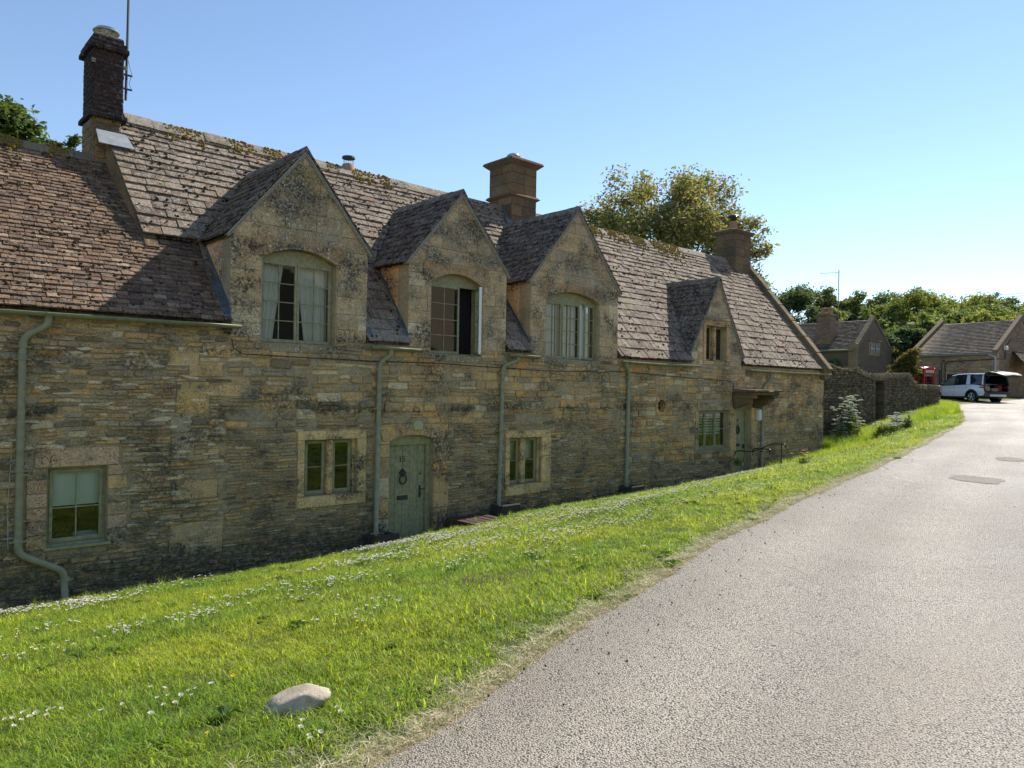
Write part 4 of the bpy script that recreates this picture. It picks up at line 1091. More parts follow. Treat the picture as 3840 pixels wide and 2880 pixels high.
casement(w, o[0]+.035, o[1]+.035, 12.07, zt-.035, YI-.012, 2, 4); casement(w, 12.09, o[1]+.035, 12.67, zt-.035, YI-.012, 2, 4)
casement(w, 12.70, o[1]+.035, o[2]-.035, zt-.035, YI-.012, 2, 4, M=rotz(o[2]-.035, YI-.012, R(15)))
room(w, o[0]-.2, o[1]-.15, o[2]+.2, 2.3, .343, 1.6)
mb = MB()
for a, b in ((11.5, 11.97), (12.0, 12.36), (12.40, 12.66), (12.76, 13.18)): mb.add([(a, .25, o[1]), (b, .25, o[1]), (b, .25, zt), (a, .25, zt)], [(0, 1, 2, 3)])
mb.build('pale_shutter', M_BLIND, w)
mb = MB(); mb.bevbox((12.69, YI+.0, o[1]+.04), (12.76, YI+.03, zt-.04), .003); mb.build('white_edge', M_WHITE, w)
# small dormer: stone mullioned window
o = OD[3]
block_list = Pieces('ashlar_block', M_ASH, WC, 40)
for q in ((17.54, o[1]-.1, 18.86, o[1]), (17.54, o[3], 18.15, 2.0), (18.15, o[3], 18.84, 2.0), (17.54, o[1], 17.66, 1.35), (17.54, 1.35, 17.66, o[3]), (18.70, o[1], 18.86, 1.28), (18.70, 1.28, 18.86, o[3])):
    block(block_list, *q, col=jit((.36, .25, .14), .12), proud=.03)
mb = MB(); mb.bevbox((18.13, .02, o[1]), (18.23, .2, o[3]), .02, (.38, .26, .15)); block_list.add(mb, (18.1, 0, 1), .3)
mb = MB(); mb.bevbox((17.6, -.07, 1.98), (18.82, .0, 2.05), .02, (.22, .18, .13)); block_list.add(mb, (18.1, 0, 1), .3); block_list.finish()
for a, b in ((17.66, 18.13), (18.23, 18.70)):
    w = win_frame(a, o[1], b, o[3], .14, cotC, t=.02, sill=False); casement(w, a+.018, o[1]+.018, b-.018, o[3]-.018, .13, 1, 1, st=.035)
room(w, 17.5, .7, 18.85, 1.95, .343, 1.3)
# ground floor windows
o = O1
w = win_frame(o[0], o[1]+.03, o[2], o[3], .10, cotA, t=.045); casement(w, o[0]+.04, o[1]+.07, o[2]-.04, o[3]-.04, .085, 2, 2, rowf=(.46,))
room(w, 1.9, -2.5, 3.0, -1.0, .343, 1.4)
mb = MB(); mb.add([(o[0], .22, -1.72), (o[2], .22, -1.72), (o[2], .22, o[3]), (o[0], .22, o[3])], [(0, 1, 2, 3)]); mb.build('blind', M_BLIND, w)
mb = MB(); mb.lathe([(.02, 0), (.10, .02), (.16, .10), (.15, .11), (.02, .03)], (2.62, .27, -2.24), 16); mb.build('bowl', M_WHITE, w)
mb = MB(); mb.bevbox((o[0]-.04, -.07, o[1]-.012), (o[2]+.04, .09, o[1]+.026), .008); mb.build('window_sill', M_GREEN, cotA)
for o, (m0, m1), win in ((O2, (6.25, 6.36), 0), (O3, (10.80, 10.93), 1)):
    for a, b in ((o[0]+.045, m0), (m1, o[2]-.045)):
        w = win_frame(a, o[1], b, o[3], .12, cotB, t=.03, sill=False); casement(w, a+.025, o[1]+.025, b-.025, o[3]-.025, .105, 1, 2, st=.045, rowf=(.5,))
    room(w, o[0]-.1, o[1]-.15, o[2]+.1, o[3]+.1, .343, 1.4)
    mb = MB(); mb.add([(o[0], .3, o[1]+.5), (o[2], .3, o[1]+.5), (o[2], .3, o[3]), (o[0], .3, o[3])], [(0, 1, 2, 3)])
    if win: mb.build('blind', M_BLIND, w)
o = O4
w = win_frame(o[0], o[1]+.03, o[2], o[3], .12, cotC, mulls=(17.86, 18.36))
for a, b in ((o[0]+.035, 17.85), (17.875, 18.35), (18.375, o[2]-.035)): casement(w, a, o[1]+.06, b, o[3]-.035, .108, 1, 2, st=.035)
room(w, 17.2, -1.8, 19.1, -.3, .343, 1.4)
mb = MB()
for k in range(9): mb.bevbox((17.42, .26, -.62-k*.075), (18.86, .28, -.575-k*.075), .002)
mb.build('blind_slats', M_BLIND, w, kind='stuff')
# round window
mb = MB(); mb.lathe([(.165, 0), (.165, .03), (.14, .03), (.14, 0), (.165, 0)], (15.67, .12, -.4), 28, axis=(0, -1, 0)); mb.bevbox((15.53, .10, -.408), (15.81, .115, -.392), .003)
rw = mb.build('round_window', M_GREEN, cotC)
mb = MB(); mb.add([(15.67+.15*math.cos(2*PI*k/24), .11, -.4+.15*math.sin(2*PI*k/24)) for k in range(24)], [tuple(range(24))]); mb.build('pane', M_GLASS, rw)
room(rw, 15.4, -.65, 15.95, -.15, .343, .8)
# ---------------------------------------------------------------- doors
def plank_door(par, x0, x1, z0, z1, y, n, mat=M_GREEN, arch=0.):
    mb = MB(); mb.box((x0, y+.02, z0), (x1, y+.05, z1)); d = mb.build('door', mat, par)
    for k in range(n):
        a, b = x0+(x1-x0)*k/n, x0+(x1-x0)*(k+1)/n; mb = MB(); mb.bevbox((a+.002, y, z0), (b-.002, y+.022, z1), .005); mb.build('plank', mat, d)
    return d
d = plank_door(cotB, 7.54, 8.38, -3.0, -1.10, .16, 5)
n = 14; mb = MB(); pts = [(7.47, -1.095), (8.47, -1.095)]+[(8.47-1.0*k/n, -1.0+.1*(1-(1-2*k/n)**2)-.003) for k in range(n+1)]
mb.prism(pts, FACADE, -.2, -.10); mb.bevbox((7.47, .10, -3.05), (7.54, .2, -1.0955), .005); mb.bevbox((8.38, .10, -3.05), (8.47, .2, -1.0955), .005)
mb.build('door_frame', M_GREEN, cotB)
room(d, 7.3, -3.1, 8.6, -.8, .343, .6)
def text(par, s, c, size, mat, name, rot=(PI/2, 0, 0), ext=.003, sp=1.):
    cu = bpy.data.curves.new(name, 'FONT'); cu.body = s; cu.size = size; cu.extrude = ext; cu.align_x = 'CENTER'; cu.align_y = 'CENTER'; cu.space_character = sp
    tmp = bpy.data.objects.new(name, cu); COL.objects.link(tmp); dg = bpy.context.evaluated_depsgraph_get(); me = bpy.data.meshes.new_from_object(tmp.evaluated_get(dg)); bpy.data.objects.remove(tmp)
    me.materials.clear(); me.materials.append(mat); ob = bpy.data.objects.new(name, me); ob.location = c; ob.rotation_euler = rot; return link(ob, par)
text(d, '15', (7.86, .156, -1.37), .16, M_BLACK, 'house_number', sp=.9)
mb = MB(); c = (7.87, .13, -1.72)
mb.prism([(7.87, -1.54), (7.95, -1.62), (7.91, -1.66), (7.87, -1.70), (7.83, -1.66), (7.79, -1.62)], FACADE, -.158, -.13)
ring = [(7.87+.075*math.cos(2*PI*k/20), .125, -1.74+.09*math.sin(2*PI*k/20)) for k in range(21)]; mb.tube(ring, .014, 8)
mb.lathe([(.001, 0), (.03, .01), (.02, .03), (.001, .035)], (7.87, .158, -1.63), 10, axis=(0, -1, 0)); mb.build('door_knocker', M_BLACK, d)
mb = MB(); mb.bevbox((7.76, .15, -2.13), (8.0, .16, -2.05), .003); lb = mb.build('letterbox', M_BLACK, d)
mb = MB(); mb.bevbox((7.79, .144, -2.115), (7.97, .1505, -2.068), .003); mb.build('letter_flap', M_DARKMETAL, lb)
mb = MB(); mb.bevbox((8.25, .148, -2.12), (8.29, .16, -1.88), .004); mb.tube([(8.27, .15, -1.95), (8.27, .11, -1.95), (8.33, .105, -1.955)], .009, 8); mb.tube([(8.27, .15, -1.99), (8.275, .12, -2.04), (8.27, .15, -2.09)], .007, 6); mb.build('door_handle', M_BLACK, d)
mb = MB(); mb.lathe([(.018, 0), (.018, .012), (.001, .014)], (8.28, .16, -1.66), 10, axis=(0, -1, 0)); mb.build('lock', M_DARKMETAL, d)
# lamp over the door
mb = MB(); mb.bevbox((7.95, -.12, -.83), (8.15, -.0, -.64), .03); mb.bevbox((7.97, -.03, -.66), (8.13, -.0, -.62), .01); mb.build('wall_lamp', M_LAMP, cotB)
d = plank_door(cotC, 19.33, 20.05, -2.5, -.53, .17, 4)
mb = MB(); mb.bevbox((19.27, .12, -2.55), (19.33, .2, -.47), .004); mb.bevbox((20.05, .12, -2.55), (20.12, .2, -.47), .004); mb.bevbox((19.33, .12, -.53), (20.05, .2, -.47), .004); mb.build('door_frame', M_GREEN, cotC)
text(d, '14', (19.62, .166, -.86), .13, M_BLACK, 'house_number')
mb = MB(); ring = [(19.64+.07*math.cos(2*PI*k/18), .14, -1.13+.1*math.sin(2*PI*k/18)) for k in range(19)]; mb.tube(ring, .02, 8); mb.bevbox((19.60, .13, -1.07), (19.68, .166, -.98), .01); mb.build('door_knocker', M_BLACK, d)
mb = MB(); mb.bevbox((19.52, .155, -1.62), (19.78, .168, -1.53), .003); mb.build('letterbox', M_BLACK, d)
mb = MB(); mb.bevbox((19.95, .13, -1.68), (20.0, .168, -1.56), .004); mb.build('door_handle', M_BLACK, d)
room(d, 19.1, -2.6, 20.3, -.4, .343, .6)
# stone canopy on scrolled brackets
mb = MB(); pts = [(19.02, -.0), (20.55, -.0)]
top = MB(); n = 12; vs = []; 
for j in range(2):
    for k in range(n+1):
        t = k/n; vs.append((19.02+1.56*t, -.78+random.uniform(-.03, .03), .0+.05*j+random.uniform(0, .012)))
    for k in range(n+1):
        t = 1-k/n; vs.append((19.02+1.56*t, .05, .0+.085*j))
m_ = 2*(n+1); top.add(vs, [tuple(range(m_))[::-1], tuple(range(m_, 2*m_))]+[(i_, (i_+1) % m_, m_+(i_+1) % m_, m_+i_) for i_ in range(m_)], (.27, .2, .15)); can = top.build('canopy', M_CHIM, cotC)
mb = MB(); mb.bevbox((19.06, -.70, -.09), (20.52, .0, -.001), .02, (.2, .165, .12)); mb.build('canopy_slab', M_CHIM, can)
for x in (19.06, 20.22):
    mb = MB(); fr = frame((x, 0, 0), (0, -1, 0), (0, 0, 1)); prof = [(0, -.09), (.66, -.09), (.66, -.18), (.56, -.19), (.50, -.23), (.46, -.30), (.38, -.37), (.26, -.40), (.18, -.44), (.1, -.48), (0, -.48)]
    mb.prism(prof[::-1], fr, -.25, 0, (.24, .19, .12)); mb.build('bracket', M_CHIM, can)
mb = MB(); mb.bevbox((20.32, -.16, -.86), (20.5, -.03, -.52), .03); mb.bevbox((20.38, -.04, -.8), (20.44, .0, -.6), .01); mb.build('wall_lamp', plain('frosted_glass', (.6, .62, .6), .3, .5), cotC)
# ---------------------------------------------------------------- gutters and downpipes
def gutter(par, x0, x1, z, y=-.15, r=.058, sag=0.):
    mb = MB(); n = 10; nx = max(2, int((x1-x0)/.5)); vs = []
    for i in range(nx+1):
        x = x0+(x1-x0)*i/nx; dz = -sag*4*(i/nx)*(1-i/nx)
        for rr in (r, r-.006):
            for k in range(n+1):
                a = PI+PI*k/n; vs.append((x, y+rr*math.cos(a), z+dz+rr*math.sin(a)))
    m_ = 2*(n+1); fs = []
    for i in range(nx):
        for k in range(n):
            a = i*m_+k; b = a+m_; fs.append((a, a+1, b+1, b)); fs.append((a+n+1, b+n+1, b+n+2, a+n+2))
        for k in (0, n): a = i*m_+k; b = a+m_; fs.append((a, b, b+n+1, a+n+1))
    for i in (0, nx):
        fs.append(tuple(i*m_+k for k in range(n+1)))
    mb.add(vs, fs); g = mb.build('gutter', M_GUT, par, smooth=True)
    x = x0+.25
    while x < x1-.1:
        mb = MB(); mb.lathe([(r+.007, 0), (r+.007, .022)], (x, y, z), 20, axis=(1, 0, 0)); 
        mb2 = MB(); vs = [v for v in mb.v]; keep = [f for f in mb.f if all(mb.v[i][2] < z+.002 for i in f)]; mb2.add(vs, keep)
        mb2.bevbox((x-.01, y+.03, z-.03), (x+.03, .0, z-.005), .003); mb2.build('bracket', M_GUT, g); x += .95
    return g
gutter(cotA, -3, 4.62, .91, sag=.01); gutter(cotB, 6.94, 8.02, .70); gutter(cotB, 10.22, 11.12, .70); gutter(cotC, 13.88, 17.1, .70, sag=.02); gutter(cotC, 19.72, 24.98, .66, sag=.02)
def smooth_path(pts, n=6):
    out = [Vector(pts[0])]
    for i in range(1, len(pts)-1):
        a, b, c = Vector(pts[i-1]), Vector(pts[i]), Vector(pts[i+1]); r = min(.1, (b-a).length*.45, (c-b).length*.45)
        p, q = b+(a-b).normalized()*r, b+(c-b).normalized()*r
        for k in range(n+1):
            t = k/n; out.append(p*(1-t)**2+b*2*t*(1-t)+q*t*t)
    out.append(Vector(pts[-1])); return out
def downpipe(par, pts, r=.042, collars=(), feet=True):
    mb = MB(); mb.tube(smooth_path(pts), r, 14); p = mb.build('downpipe', M_GREEN2, par, smooth=True)
    for x, y, z in collars:
        mb = MB(); mb.lathe([(r, 0), (r+.012, .005), (r+.012, .03), (r+.006, .035), (r+.006, .07), (r, .075)], (x, y, z), 16)
        mb.bevbox((x-r-.05, y+.0, z+.0), (x-r+.0, y+.05, z+.03), .004); mb.bevbox((x+r-.0, y+.0, z+.0), (x+r+.05, y+.05, z+.03), .004)
        mb.build('collar', M_GREEN2, p)
    return p
downpipe(cotA, [(2.05, -.15, .86), (2.05, -.15, .74), (1.78, -.08, .56), (1.77, -.08, -2.26), (2.30, -.08, -2.56), (2.32, -.08, -3.0)], .046, [(1.78, -.08, .42), (1.78, -.08, .26), (1.77, -.08, -1.2), (1.77, -.08, -2.12), (2.32, -.08, -2.70)])
downpipe(cotB, [(7.38, -.15, .66), (7.38, -.15, .56), (7.19, -.08, .42), (7.165, -.08, -2.95)], .043, [(7.19, -.08, .28), (7.18, -.08, -.42), (7.17, -.08, -2.66)])
downpipe(cotB, [(10.50, -.15, .66), (10.50, -.15, .58), (10.15, -.08, .45), (10.08, -.08, -2.75)], .043, [(10.15, -.08, .28), (10.11, -.08, -.9), (10.10, -.08, -1.75), (10.08, -.08, -2.55)])
downpipe(cotC, [(14.07, -.15, .66), (14.07, -.15, .56), (14.26, -.08, .42), (14.20, -.08, -2.65)], .046, [(14.25, -.08, .28), (14.24, -.08, -.32), (14.21, -.08, -2.3)])
downpipe(cotC, [(21.02, -.15, .62), (21.02, -.15, .40), (20.66, -.08, .12), (20.64, -.08, -2.5)], .04, [(20.65, -.08, -.9)])
# lead flashings down the dormer cheeks
for x, sg, z0, z1 in ((4.50, -1, .98, 2.34), (7.83, -1, .86, 2.2), (10.97, -1, .86, 2.2), (16.97, -1, .86, 1.05), (6.95, 1, .86, 2.0)):
    left = x == 4.5
    ya, yb = ((z0-LZ)/LM+LY, (z1-LZ)/LM+LY) if left else (main_y(z0), main_y(z1))
    mb = MB(); fr = frame((x, 0, 0), (0, -1, 0), (0, 0, 1)) if sg < 0 else frame((x, 0, 0), (0, 1, 0), (0, 0, 1)); q = 1 if sg > 0 else -1
    wd = .2 if left else .16
    pts = [(q*ya, z0), (q*yb, z1), (q*yb, z1+wd), (q*ya, z0+wd*.9)]
    if area(pts) < 0: pts = pts[::-1]
    mb.prism(pts, fr, 0.003, .02)
    d_ = .1; mb.add([(x+sg*.018, ya-.02, z0+.055), (x+sg*(.018+d_), ya-.02, z0+.05), (x+sg*(.018+d_), yb, z1+.05), (x+sg*.018, yb, z1+.055)], [(0, 1, 2, 3)])
    mb.build('lead_flashing', M_LEAD, roofA if left else (roofB if x < 14 else roofC))
# black cable clipped along the wall
pts = [(4.53, .70), (4.55, .56), (4.70, .47), (5.6, .455), (7.03, .44), (8.44, .455), (9.9, .42), (11.40, .39), (12.25, .395), (13.6, .44), (14.56, .43), (15.8, .385), (17.36, .34), (18.6, .31), (18.98, .29), (19.03, .22), (19.035, -.1), (19.04, -.46), (19.15, -.49)]
mb = MB(); mb.tube([(x, -.035 - (.03 if i % 2 else 0), z) for i, (x, z) in enumerate(pts)], .009, 6); mb.build('cable', M_BLACK, cotB)
mb = MB(); mb.tube([(1.55, -.02, -.75), (1.66, -.03, -.74), (1.69, -.03, -.9), (1.66, -.03, -1.6), (1.67, -.03, -2.2)], .004, 5); mb.build('cable', plain('pale_cable', (.5, .48, .4)), cotA)
mb = MB(); mb.tube([(10.53, -.02, .42), (10.52, -.02, .15)], .008, 5); mb.build('cable', M_BLACK, cotB)
# handrails by the right cottage door
def rail(pts, post, label, loc):
    t_ = thing('handrail', label, 'handrail', loc)
    mb = MB(); mb.tube(smooth_path(pts), .017, 8); mb.build('rail', M_BLACK, t_, smooth=True)
    mb = MB()
    for p in post: mb.tube([p[0], p[1]], .016, 8)
    mb.build('post', M_BLACK, t_)
gz = ground_z(19.2, -1.46)
rail([(19.2, -.0, -1.93), (19.2, -.06, -1.70), (19.2, -.6, -1.69), (19.2, -1.22, -1.42), (19.2, -1.55, -1.41), (19.2, -1.60, -1.47), (19.2, -1.55, -1.50)], [((19.2, -1.46, -1.42), (19.2, -1.46, gz-.1))], 'long black iron handrail with a post in the grass, by the right cottage door', (19.2, -1.46, gz))
gz = ground_z(20.2, -.5)
rail([(20.2, 0.0, -1.9), (20.2, -.05, -1.68), (20.2, -.56, -1.67), (20.2, -.62, -1.71), (20.2, -.55, -1.75), (20.2, -.25, -1.75)], [((20.2, -.03, -1.9), (20.2, -.03, -1.7))], 'short black iron grab rail on the right jamb of the far cottage door', (20.2, -.05, -1.9))
# things at the foot of the wall
def tile_stack(x0, x1, y0, y1, z, label):
    t_ = thing('stone_step', label, 'step', ((x0+x1)/2, (y0+y1)/2, z-.3))
    n = 5
    for k in range(n):
        mb = MB(); a, b = x0+(x1-x0)*k/n, x0+(x1-x0)*(k+1)/n; mb.bevbox((a+.004, y0, z-.30+random.uniform(-.005, .005)), (b-.004, y1, z+random.uniform(-.006, .006)), .012, jit((.09, .055, .045), .25)); mb.build('brick', M_BRICKRED, t_)
tile_stack(8.74, 9.62, -.95, -.06, -2.53, 'low red brick step in the grass right of the green door number 15')
for x, z, lab in ((7.2, -2.88, 'dark gully at the foot of the downpipe left of door 15'), (10.15, -2.62, 'dark gully kerb at the foot of the downpipe left of the far mullioned window'), (14.25, -2.56, 'dark gully kerb at the foot of the downpipe in the middle of the row')):
    t_ = thing('drain_gully', lab, 'drain', (x, -.2, z)); mb = MB()
    mb.bevbox((x-.26, -.42, z-.1), (x+.26, -.34, z+.26), .02); mb.bevbox((x-.26, -.34, z-.1), (x-.18, -.03, z+.24), .02); mb.bevbox((x+.18, -.34, z-.1), (x+.26, -.03, z+.24), .02); mb.build('kerb', plain('dark_stone', (.05, .045, .04), .9, .2, var=.3), t_)
    mb = MB(); mb.bevbox((x-.17, -.335, z-.1), (x+.17, -.04, z+.02), .01); mb.build('grate', M_BLACK, t_)
# ---------------------------------------------------------------- dry stone garden wall with a doorway
GW = [(24.83, .55), (26, .45), (28, .35), (30, .3), (32, .3), (34, .35), (36, .35), (37.4, .4), (38.1, .8), (38.4, 1.8), (38.5, 5.0)]
GT = [(24.83, 1.28), (25.7, 1.18), (27, 1.02), (28.4, .86), (29.6, .72), (31.2, .74), (33.2, .84), (33.7, .74), (34.1, .5), (34.6, .38), (36, .36), (37.1, .34), (37.8, .26), (38.3, .10), (40, .0)]
gw = thing('garden_wall', 'dark dry stone wall with a narrow doorway running from the cottages to the road bend', 'wall', (31, .5, -1.4))
seg = []; s0 = 0.
for (a, b) in zip(GW, GW[1:]):
    L = math.hypot(b[0]-a[0], b[1]-a[1]); seg.append((s0, s0+L, a, b)); s0 += L
GL = s0
def gpt(s):
    for a0, a1, p, q in seg:
        if s <= a1 or a1 == GL:
            t = (s-a0)/(a1-a0); x, y = p[0]+(q[0]-p[0])*t, p[1]+(q[1]-p[1])*t; d = Vector((q[0]-p[0], q[1]-p[1], 0)).normalized(); return x, y, d
def gtop(x, s): return interp(GT, x if x < 38.3 else 38.3)+.03*math.sin(s*2.3)
coremb = MB(); ns = 60; DX0, DX1 = 29.72, 30.98
prev = None
for i in range(ns+1):
    s = GL*i/ns; x, y, d = gpt(s); n = Vector((d.y, -d.x, 0)); zt = gtop(x, s)-.12; zb = ground_z(x, min(y, .3))-.5
    a = Vector((x, y, 0))
    indoor = DX0 < x < DX1
    if indoor: zb = .50-.02
    ring = [(a.x-n.x*.04, a.y-n.y*.04, zb), (a.x-n.x*.45, a.y-n.y*.45, zb), (a.x-n.x*.42, a.y-n.y*.42, zt), (a.x-n.x*.08, a.y-n.y*.08, zt)]
    if prev and not (indoor and prev[1]) or (prev and indoor and prev[1]):
        r0 = prev[0]
        if indoor != prev[1]:
            lowz = zb if not indoor else r0[0][2]
            r0 = r0
        if indoor == prev[1]: coremb.add(r0+ring, [(0, 4, 5, 1), (1, 5, 6, 2), (2, 6, 7, 3), (3, 7, 4, 0)], (.08, .07, .055))
        else:
            zz = max(zb, r0[0][2])
            solid = ring if not indoor else r0; 
            top_a = [(p[0], p[1], zz if k < 2 else p[2]) for k, p in enumerate(r0)]; top_b = [(p[0], p[1], zz if k < 2 else p[2]) for k, p in enumerate(ring)]
            coremb.add(top_a+top_b, [(0, 4, 5, 1), (1, 5, 6, 2), (2, 6, 7, 3), (3, 7, 4, 0)], (.08, .07, .055))
            coremb.add([(p[0], p[1], p[2]) for p in solid], [(0, 1, 2, 3)], (.08, .07, .055))
    prev = (ring, indoor)
coremb.build('wall_core', M_DRY, gw)
ds = Pieces('stone', M_DRY, gw)
def pal_dry(): return pick(((.20, .185, .15), 3), ((.27, .25, .2), 2), ((.14, .13, .11), 2), ((.32, .3, .25), .8), ((.3, .22, .13), .4))
zrow = -2.6
while zrow < 1.3:
    h = random.uniform(.04, .085); s = random.uniform(-.1, 0)
    while s < GL:
        w = random.uniform(.09, .26); sc = s+w/2
        if 0 < sc < GL:
            x, y, d = gpt(sc); n = Vector((d.y, -d.x, 0)); zt = gtop(x, sc)-.10; zb = ground_z(x, min(y, .3))-.15
            if zb < zrow+h*.5 < zt-h*.3 and not (DX0 < x < DX1 and zrow < .56):
                fr = ((x-n.x*.0, y-n.y*.0, 0), tuple(d), (0, 0, 1), tuple(n))
                if x < 24.95: pass
                mb = stone(rubble_outline(-w/2+.006, zrow+.005, w/2-.006, zrow+h-.005, .5), fr, random.uniform(-.02, .035), .07, .018, pal_dry(), .008)
                ds.add(mb, (x, y, zrow), math.sqrt(w*h))
        s += w
    zrow += h
ds.finish()
# upright cope stones
s = .05
cpz = Pieces('cope_stone', M_DRY, gw, 200)
while s < GL:
    w = random.uniform(.05, .12); x, y, d = gpt(min(s, GL-.01)); n = Vector((d.y, -d.x, 0)); zt = gtop(x, s)
    lean = random.uniform(-.12, .12); hh = random.uniform(.13, .24) if x > 28 else random.uniform(.06, .1)
    z_ = Vector((0, 0, 1)); M_ = Matrix((d, n*-1, z_)).transposed().to_4x4(); M_.translation = Vector((x, y, zt-.13))
    M_ = M_ @ Matrix.Rotation(lean, 4, 'Y'); mb = MB()
    mb.bevbox((-w/2, -.02-random.uniform(0, .04), 0), (w/2, .46, hh), .02, jit((.26, .24, .19), .25), M_); cpz.add(mb, (x, y, zt), hh); s += w*1.02
cpz.finish()
for a, b in ((DX0-.12, DX0+.64), (DX0+.65, DX1+.12)):
    mb = MB(); mb.bevbox((a, .26, .50), (b, .74, .70), .02, (.24, .22, .17)); 
mb = MB(); mb.bevbox((DX0-.15, .27, .52), (DX1+.15, .74, .70), .02, (.17, .155, .12)); mb.build('lintel', M_DRY, gw)
for x0 in (DX0-.0, DX1-.18):
    z = -1.7
    while z < .5:
        z2 = min(z+random.uniform(.1, .3), .515); mb = MB(); mb.bevbox((x0-.02, .28, z+.003), (x0+.2, .72, z2-.003), .015, jit((.15, .135, .11), .2)); mb.build('jamb_stone', M_DRY, gw); z = z2
M_GAPDOOR = plain('gap_shade_door', (.012, .012, .014), .8, .1)  # near-black door colour: the shade of the wall's gap put into it
dr = MB()
for k in range(6): dr.bevbox((DX0+.2+k*.15, .62, -1.6), (DX0+.345+k*.15, .66, .51), .004)
dr.build('door', M_GAPDOOR, gw)
# ---------------------------------------------------------------- house beyond the wall (gable to the road, tall chimney on its roof slope)
def steps_roof(par, name, mat, p_e0, p_e1, p_r0, p_r1, n, pal, t=.03, jitz=.012, bits=14):
    """stepped slate courses between an eaves line e0-e1 and a ridge line r0-r1, broken into slates"""
    e0, e1, r0, r1 = map(Vector, (p_e0, p_e1, p_r0, p_r1)); mb = MB(); nrm = (e1-e0).cross(r0-e0).normalized()
    if nrm.z < 0: nrm = -nrm
    for k in range(n):
        a0, a1 = e0.lerp(r0, k/n), e1.lerp(r1, k/n); b0, b1 = e0.lerp(r0, (k+1)/n), e1.lerp(r1, (k+1)/n)
        u = 0.; off = random.random()
        while u < 1:
            v = min(1, u+random.uniform(.6, 1.4)/bits); d = random.uniform(-jitz, jitz)
            q = [a0.lerp(a1, u)+nrm*(t+d), a0.lerp(a1, v)+nrm*(t+d), b0.lerp(b1, v)+nrm*.0, b0.lerp(b1, u)+nrm*.0]
            w = [a0.lerp(a1, u)-nrm*.01, a0.lerp(a1, v)-nrm*.01]
            mb.add(q+w, [(0, 1, 2, 3), (4, 5, 1, 0)], pal()); u = v
    return mb.build(name, mat, par, kind='stuff')
def pal_fr(): return pick(((.13, .125, .125), 3), ((.19, .18, .17), 2), ((.09, .09, .09), 1), ((.24, .22, .19), .6))
bh = thing('house', 'gabled stone house behind the garden wall with a tall chimney on its dark roof', 'house', (56, 13.5, -.4))
HX0, HX1, HXC, HY = 52.85, 59.2, 55.95, 10.7
mb = MB(); mb.prism([(HX0, -.6), (HX1, -.6), (HX1, 3.28), (HXC, 5.35), (HX0, 3.2)], frame((0, HY, 0), (1, 0, 0), (0, 0, 1)), -12.5, 0, (.17, .15, .125))
hw = mb.build('wall', M_FAR, bh)
steps_roof(bh, 'roof', M_FARROOF, (HX0-.15, HY+12.5, 3.1), (HX0-.15, HY+.02, 3.1), (HXC, HY+12.5, 5.42), (HXC, HY+.02, 5.42), 22, pal_fr, .05, .01, 50)
steps_roof(bh, 'roof', M_FARROOF, (HX1+.15, HY+.02, 3.1), (HX1+.15, HY+12.5, 3.1), (HXC, HY+.02, 5.42), (HXC, HY+12.5, 5.42), 22, pal_fr, .05, .01, 50)
mb = MB()
for s_, x in ((-1, HX0), (1, HX1)):
    L = math.hypot(HXC-x, 2.1); mb.prism([(x-.12*-s_*-1, 3.1), (x-.12*-s_*-1, 3.36), (HXC, 5.72), (HXC, 5.46)] if s_ < 0 else [(HXC, 5.46), (HXC, 5.72), (x+.12, 3.36), (x+.12, 3.1)], frame((0, HY, 0), (1, 0, 0), (0, 0, 1)), -.3, .05, (.2, .18, .14))
mb.build('coping', M_FAR, bh)
mb = MB(); mb.bevbox((HX0-.15, HY-.08, -.5), (HX0+.25, HY+.5, 3.55), .04, (.3, .25, .17)); mb.build('corner_pier', M_FAR, bh)
# window in the gable: two lights
mb = MB(); mb.bevbox((55.0, HY-.06, 2.75), (56.95, HY+.04, 3.80), .03, (.36, .27, .17)); mb.bevbox((54.9, HY-.12, 3.80), (57.05, HY+.0, 3.9), .02, (.2, .18, .14)); ws = mb.build('window', M_FAR, hw)
for a, b in ((55.2, 55.85), (56.05, 56.75)):
    mb = MB(); mb.bevbox((a, HY-.075, 2.9), (b, HY-.058, 3.7), .004); mb.build('pane', plain('dark_pane', (.03, .035, .04), .15, .6), ws)
    mb = MB()
    for k in range(3): x = a+(b-a)*(k+.5)/3; mb.bevbox((x-.02, HY-.085, 2.9), (x+.02, HY-.076, 3.7), .002)
    mb.bevbox((a, HY-.085, 3.28), (b, HY-.078, 3.32), .002); mb.build('glazing_bars', M_WHITE, ws)
# chimney on the near slope: brick-like stone stack
cy0, cy1, cx0, cx1 = 12.75, 13.75, 53.3, 54.3
mb = MB(); mb.bevbox((cx0, cy0, 3.0), (cx1, cy1, 5.75), .02, (.27, .21, .16)); chm = mb.build('chimney', M_FAR, bh)
rowmb = MB(); z = 3.05
while z < 5.7:
    y = cy0
    while y < cy1-.02:
        y2 = min(y+random.uniform(.2, .34), cy1); rowmb.join(stone(rect_outline(-y2+.01, z+.008, -y-.01, z+.092), frame((cx0, 0, 0), (0, -1, 0), (0, 0, 1)), .012, .02, .006, jit((.26, .2, .155), .2))); y = y2
    z += .1
rowmb.build('stone', M_FAR, chm, kind='stuff')
mb = MB(); mb.bevbox((cx0-.06, cy0-.06, 5.62), (cx1+.06, cy1+.06, 5.78), .02, (.22, .18, .14)); mb.bevbox((cx0-.02, cy0-.02, 5.30), (cx1+.02, cy1+.02, 5.36), .01, (.22, .18, .14)); mb.build('cornice', M_FAR, chm)
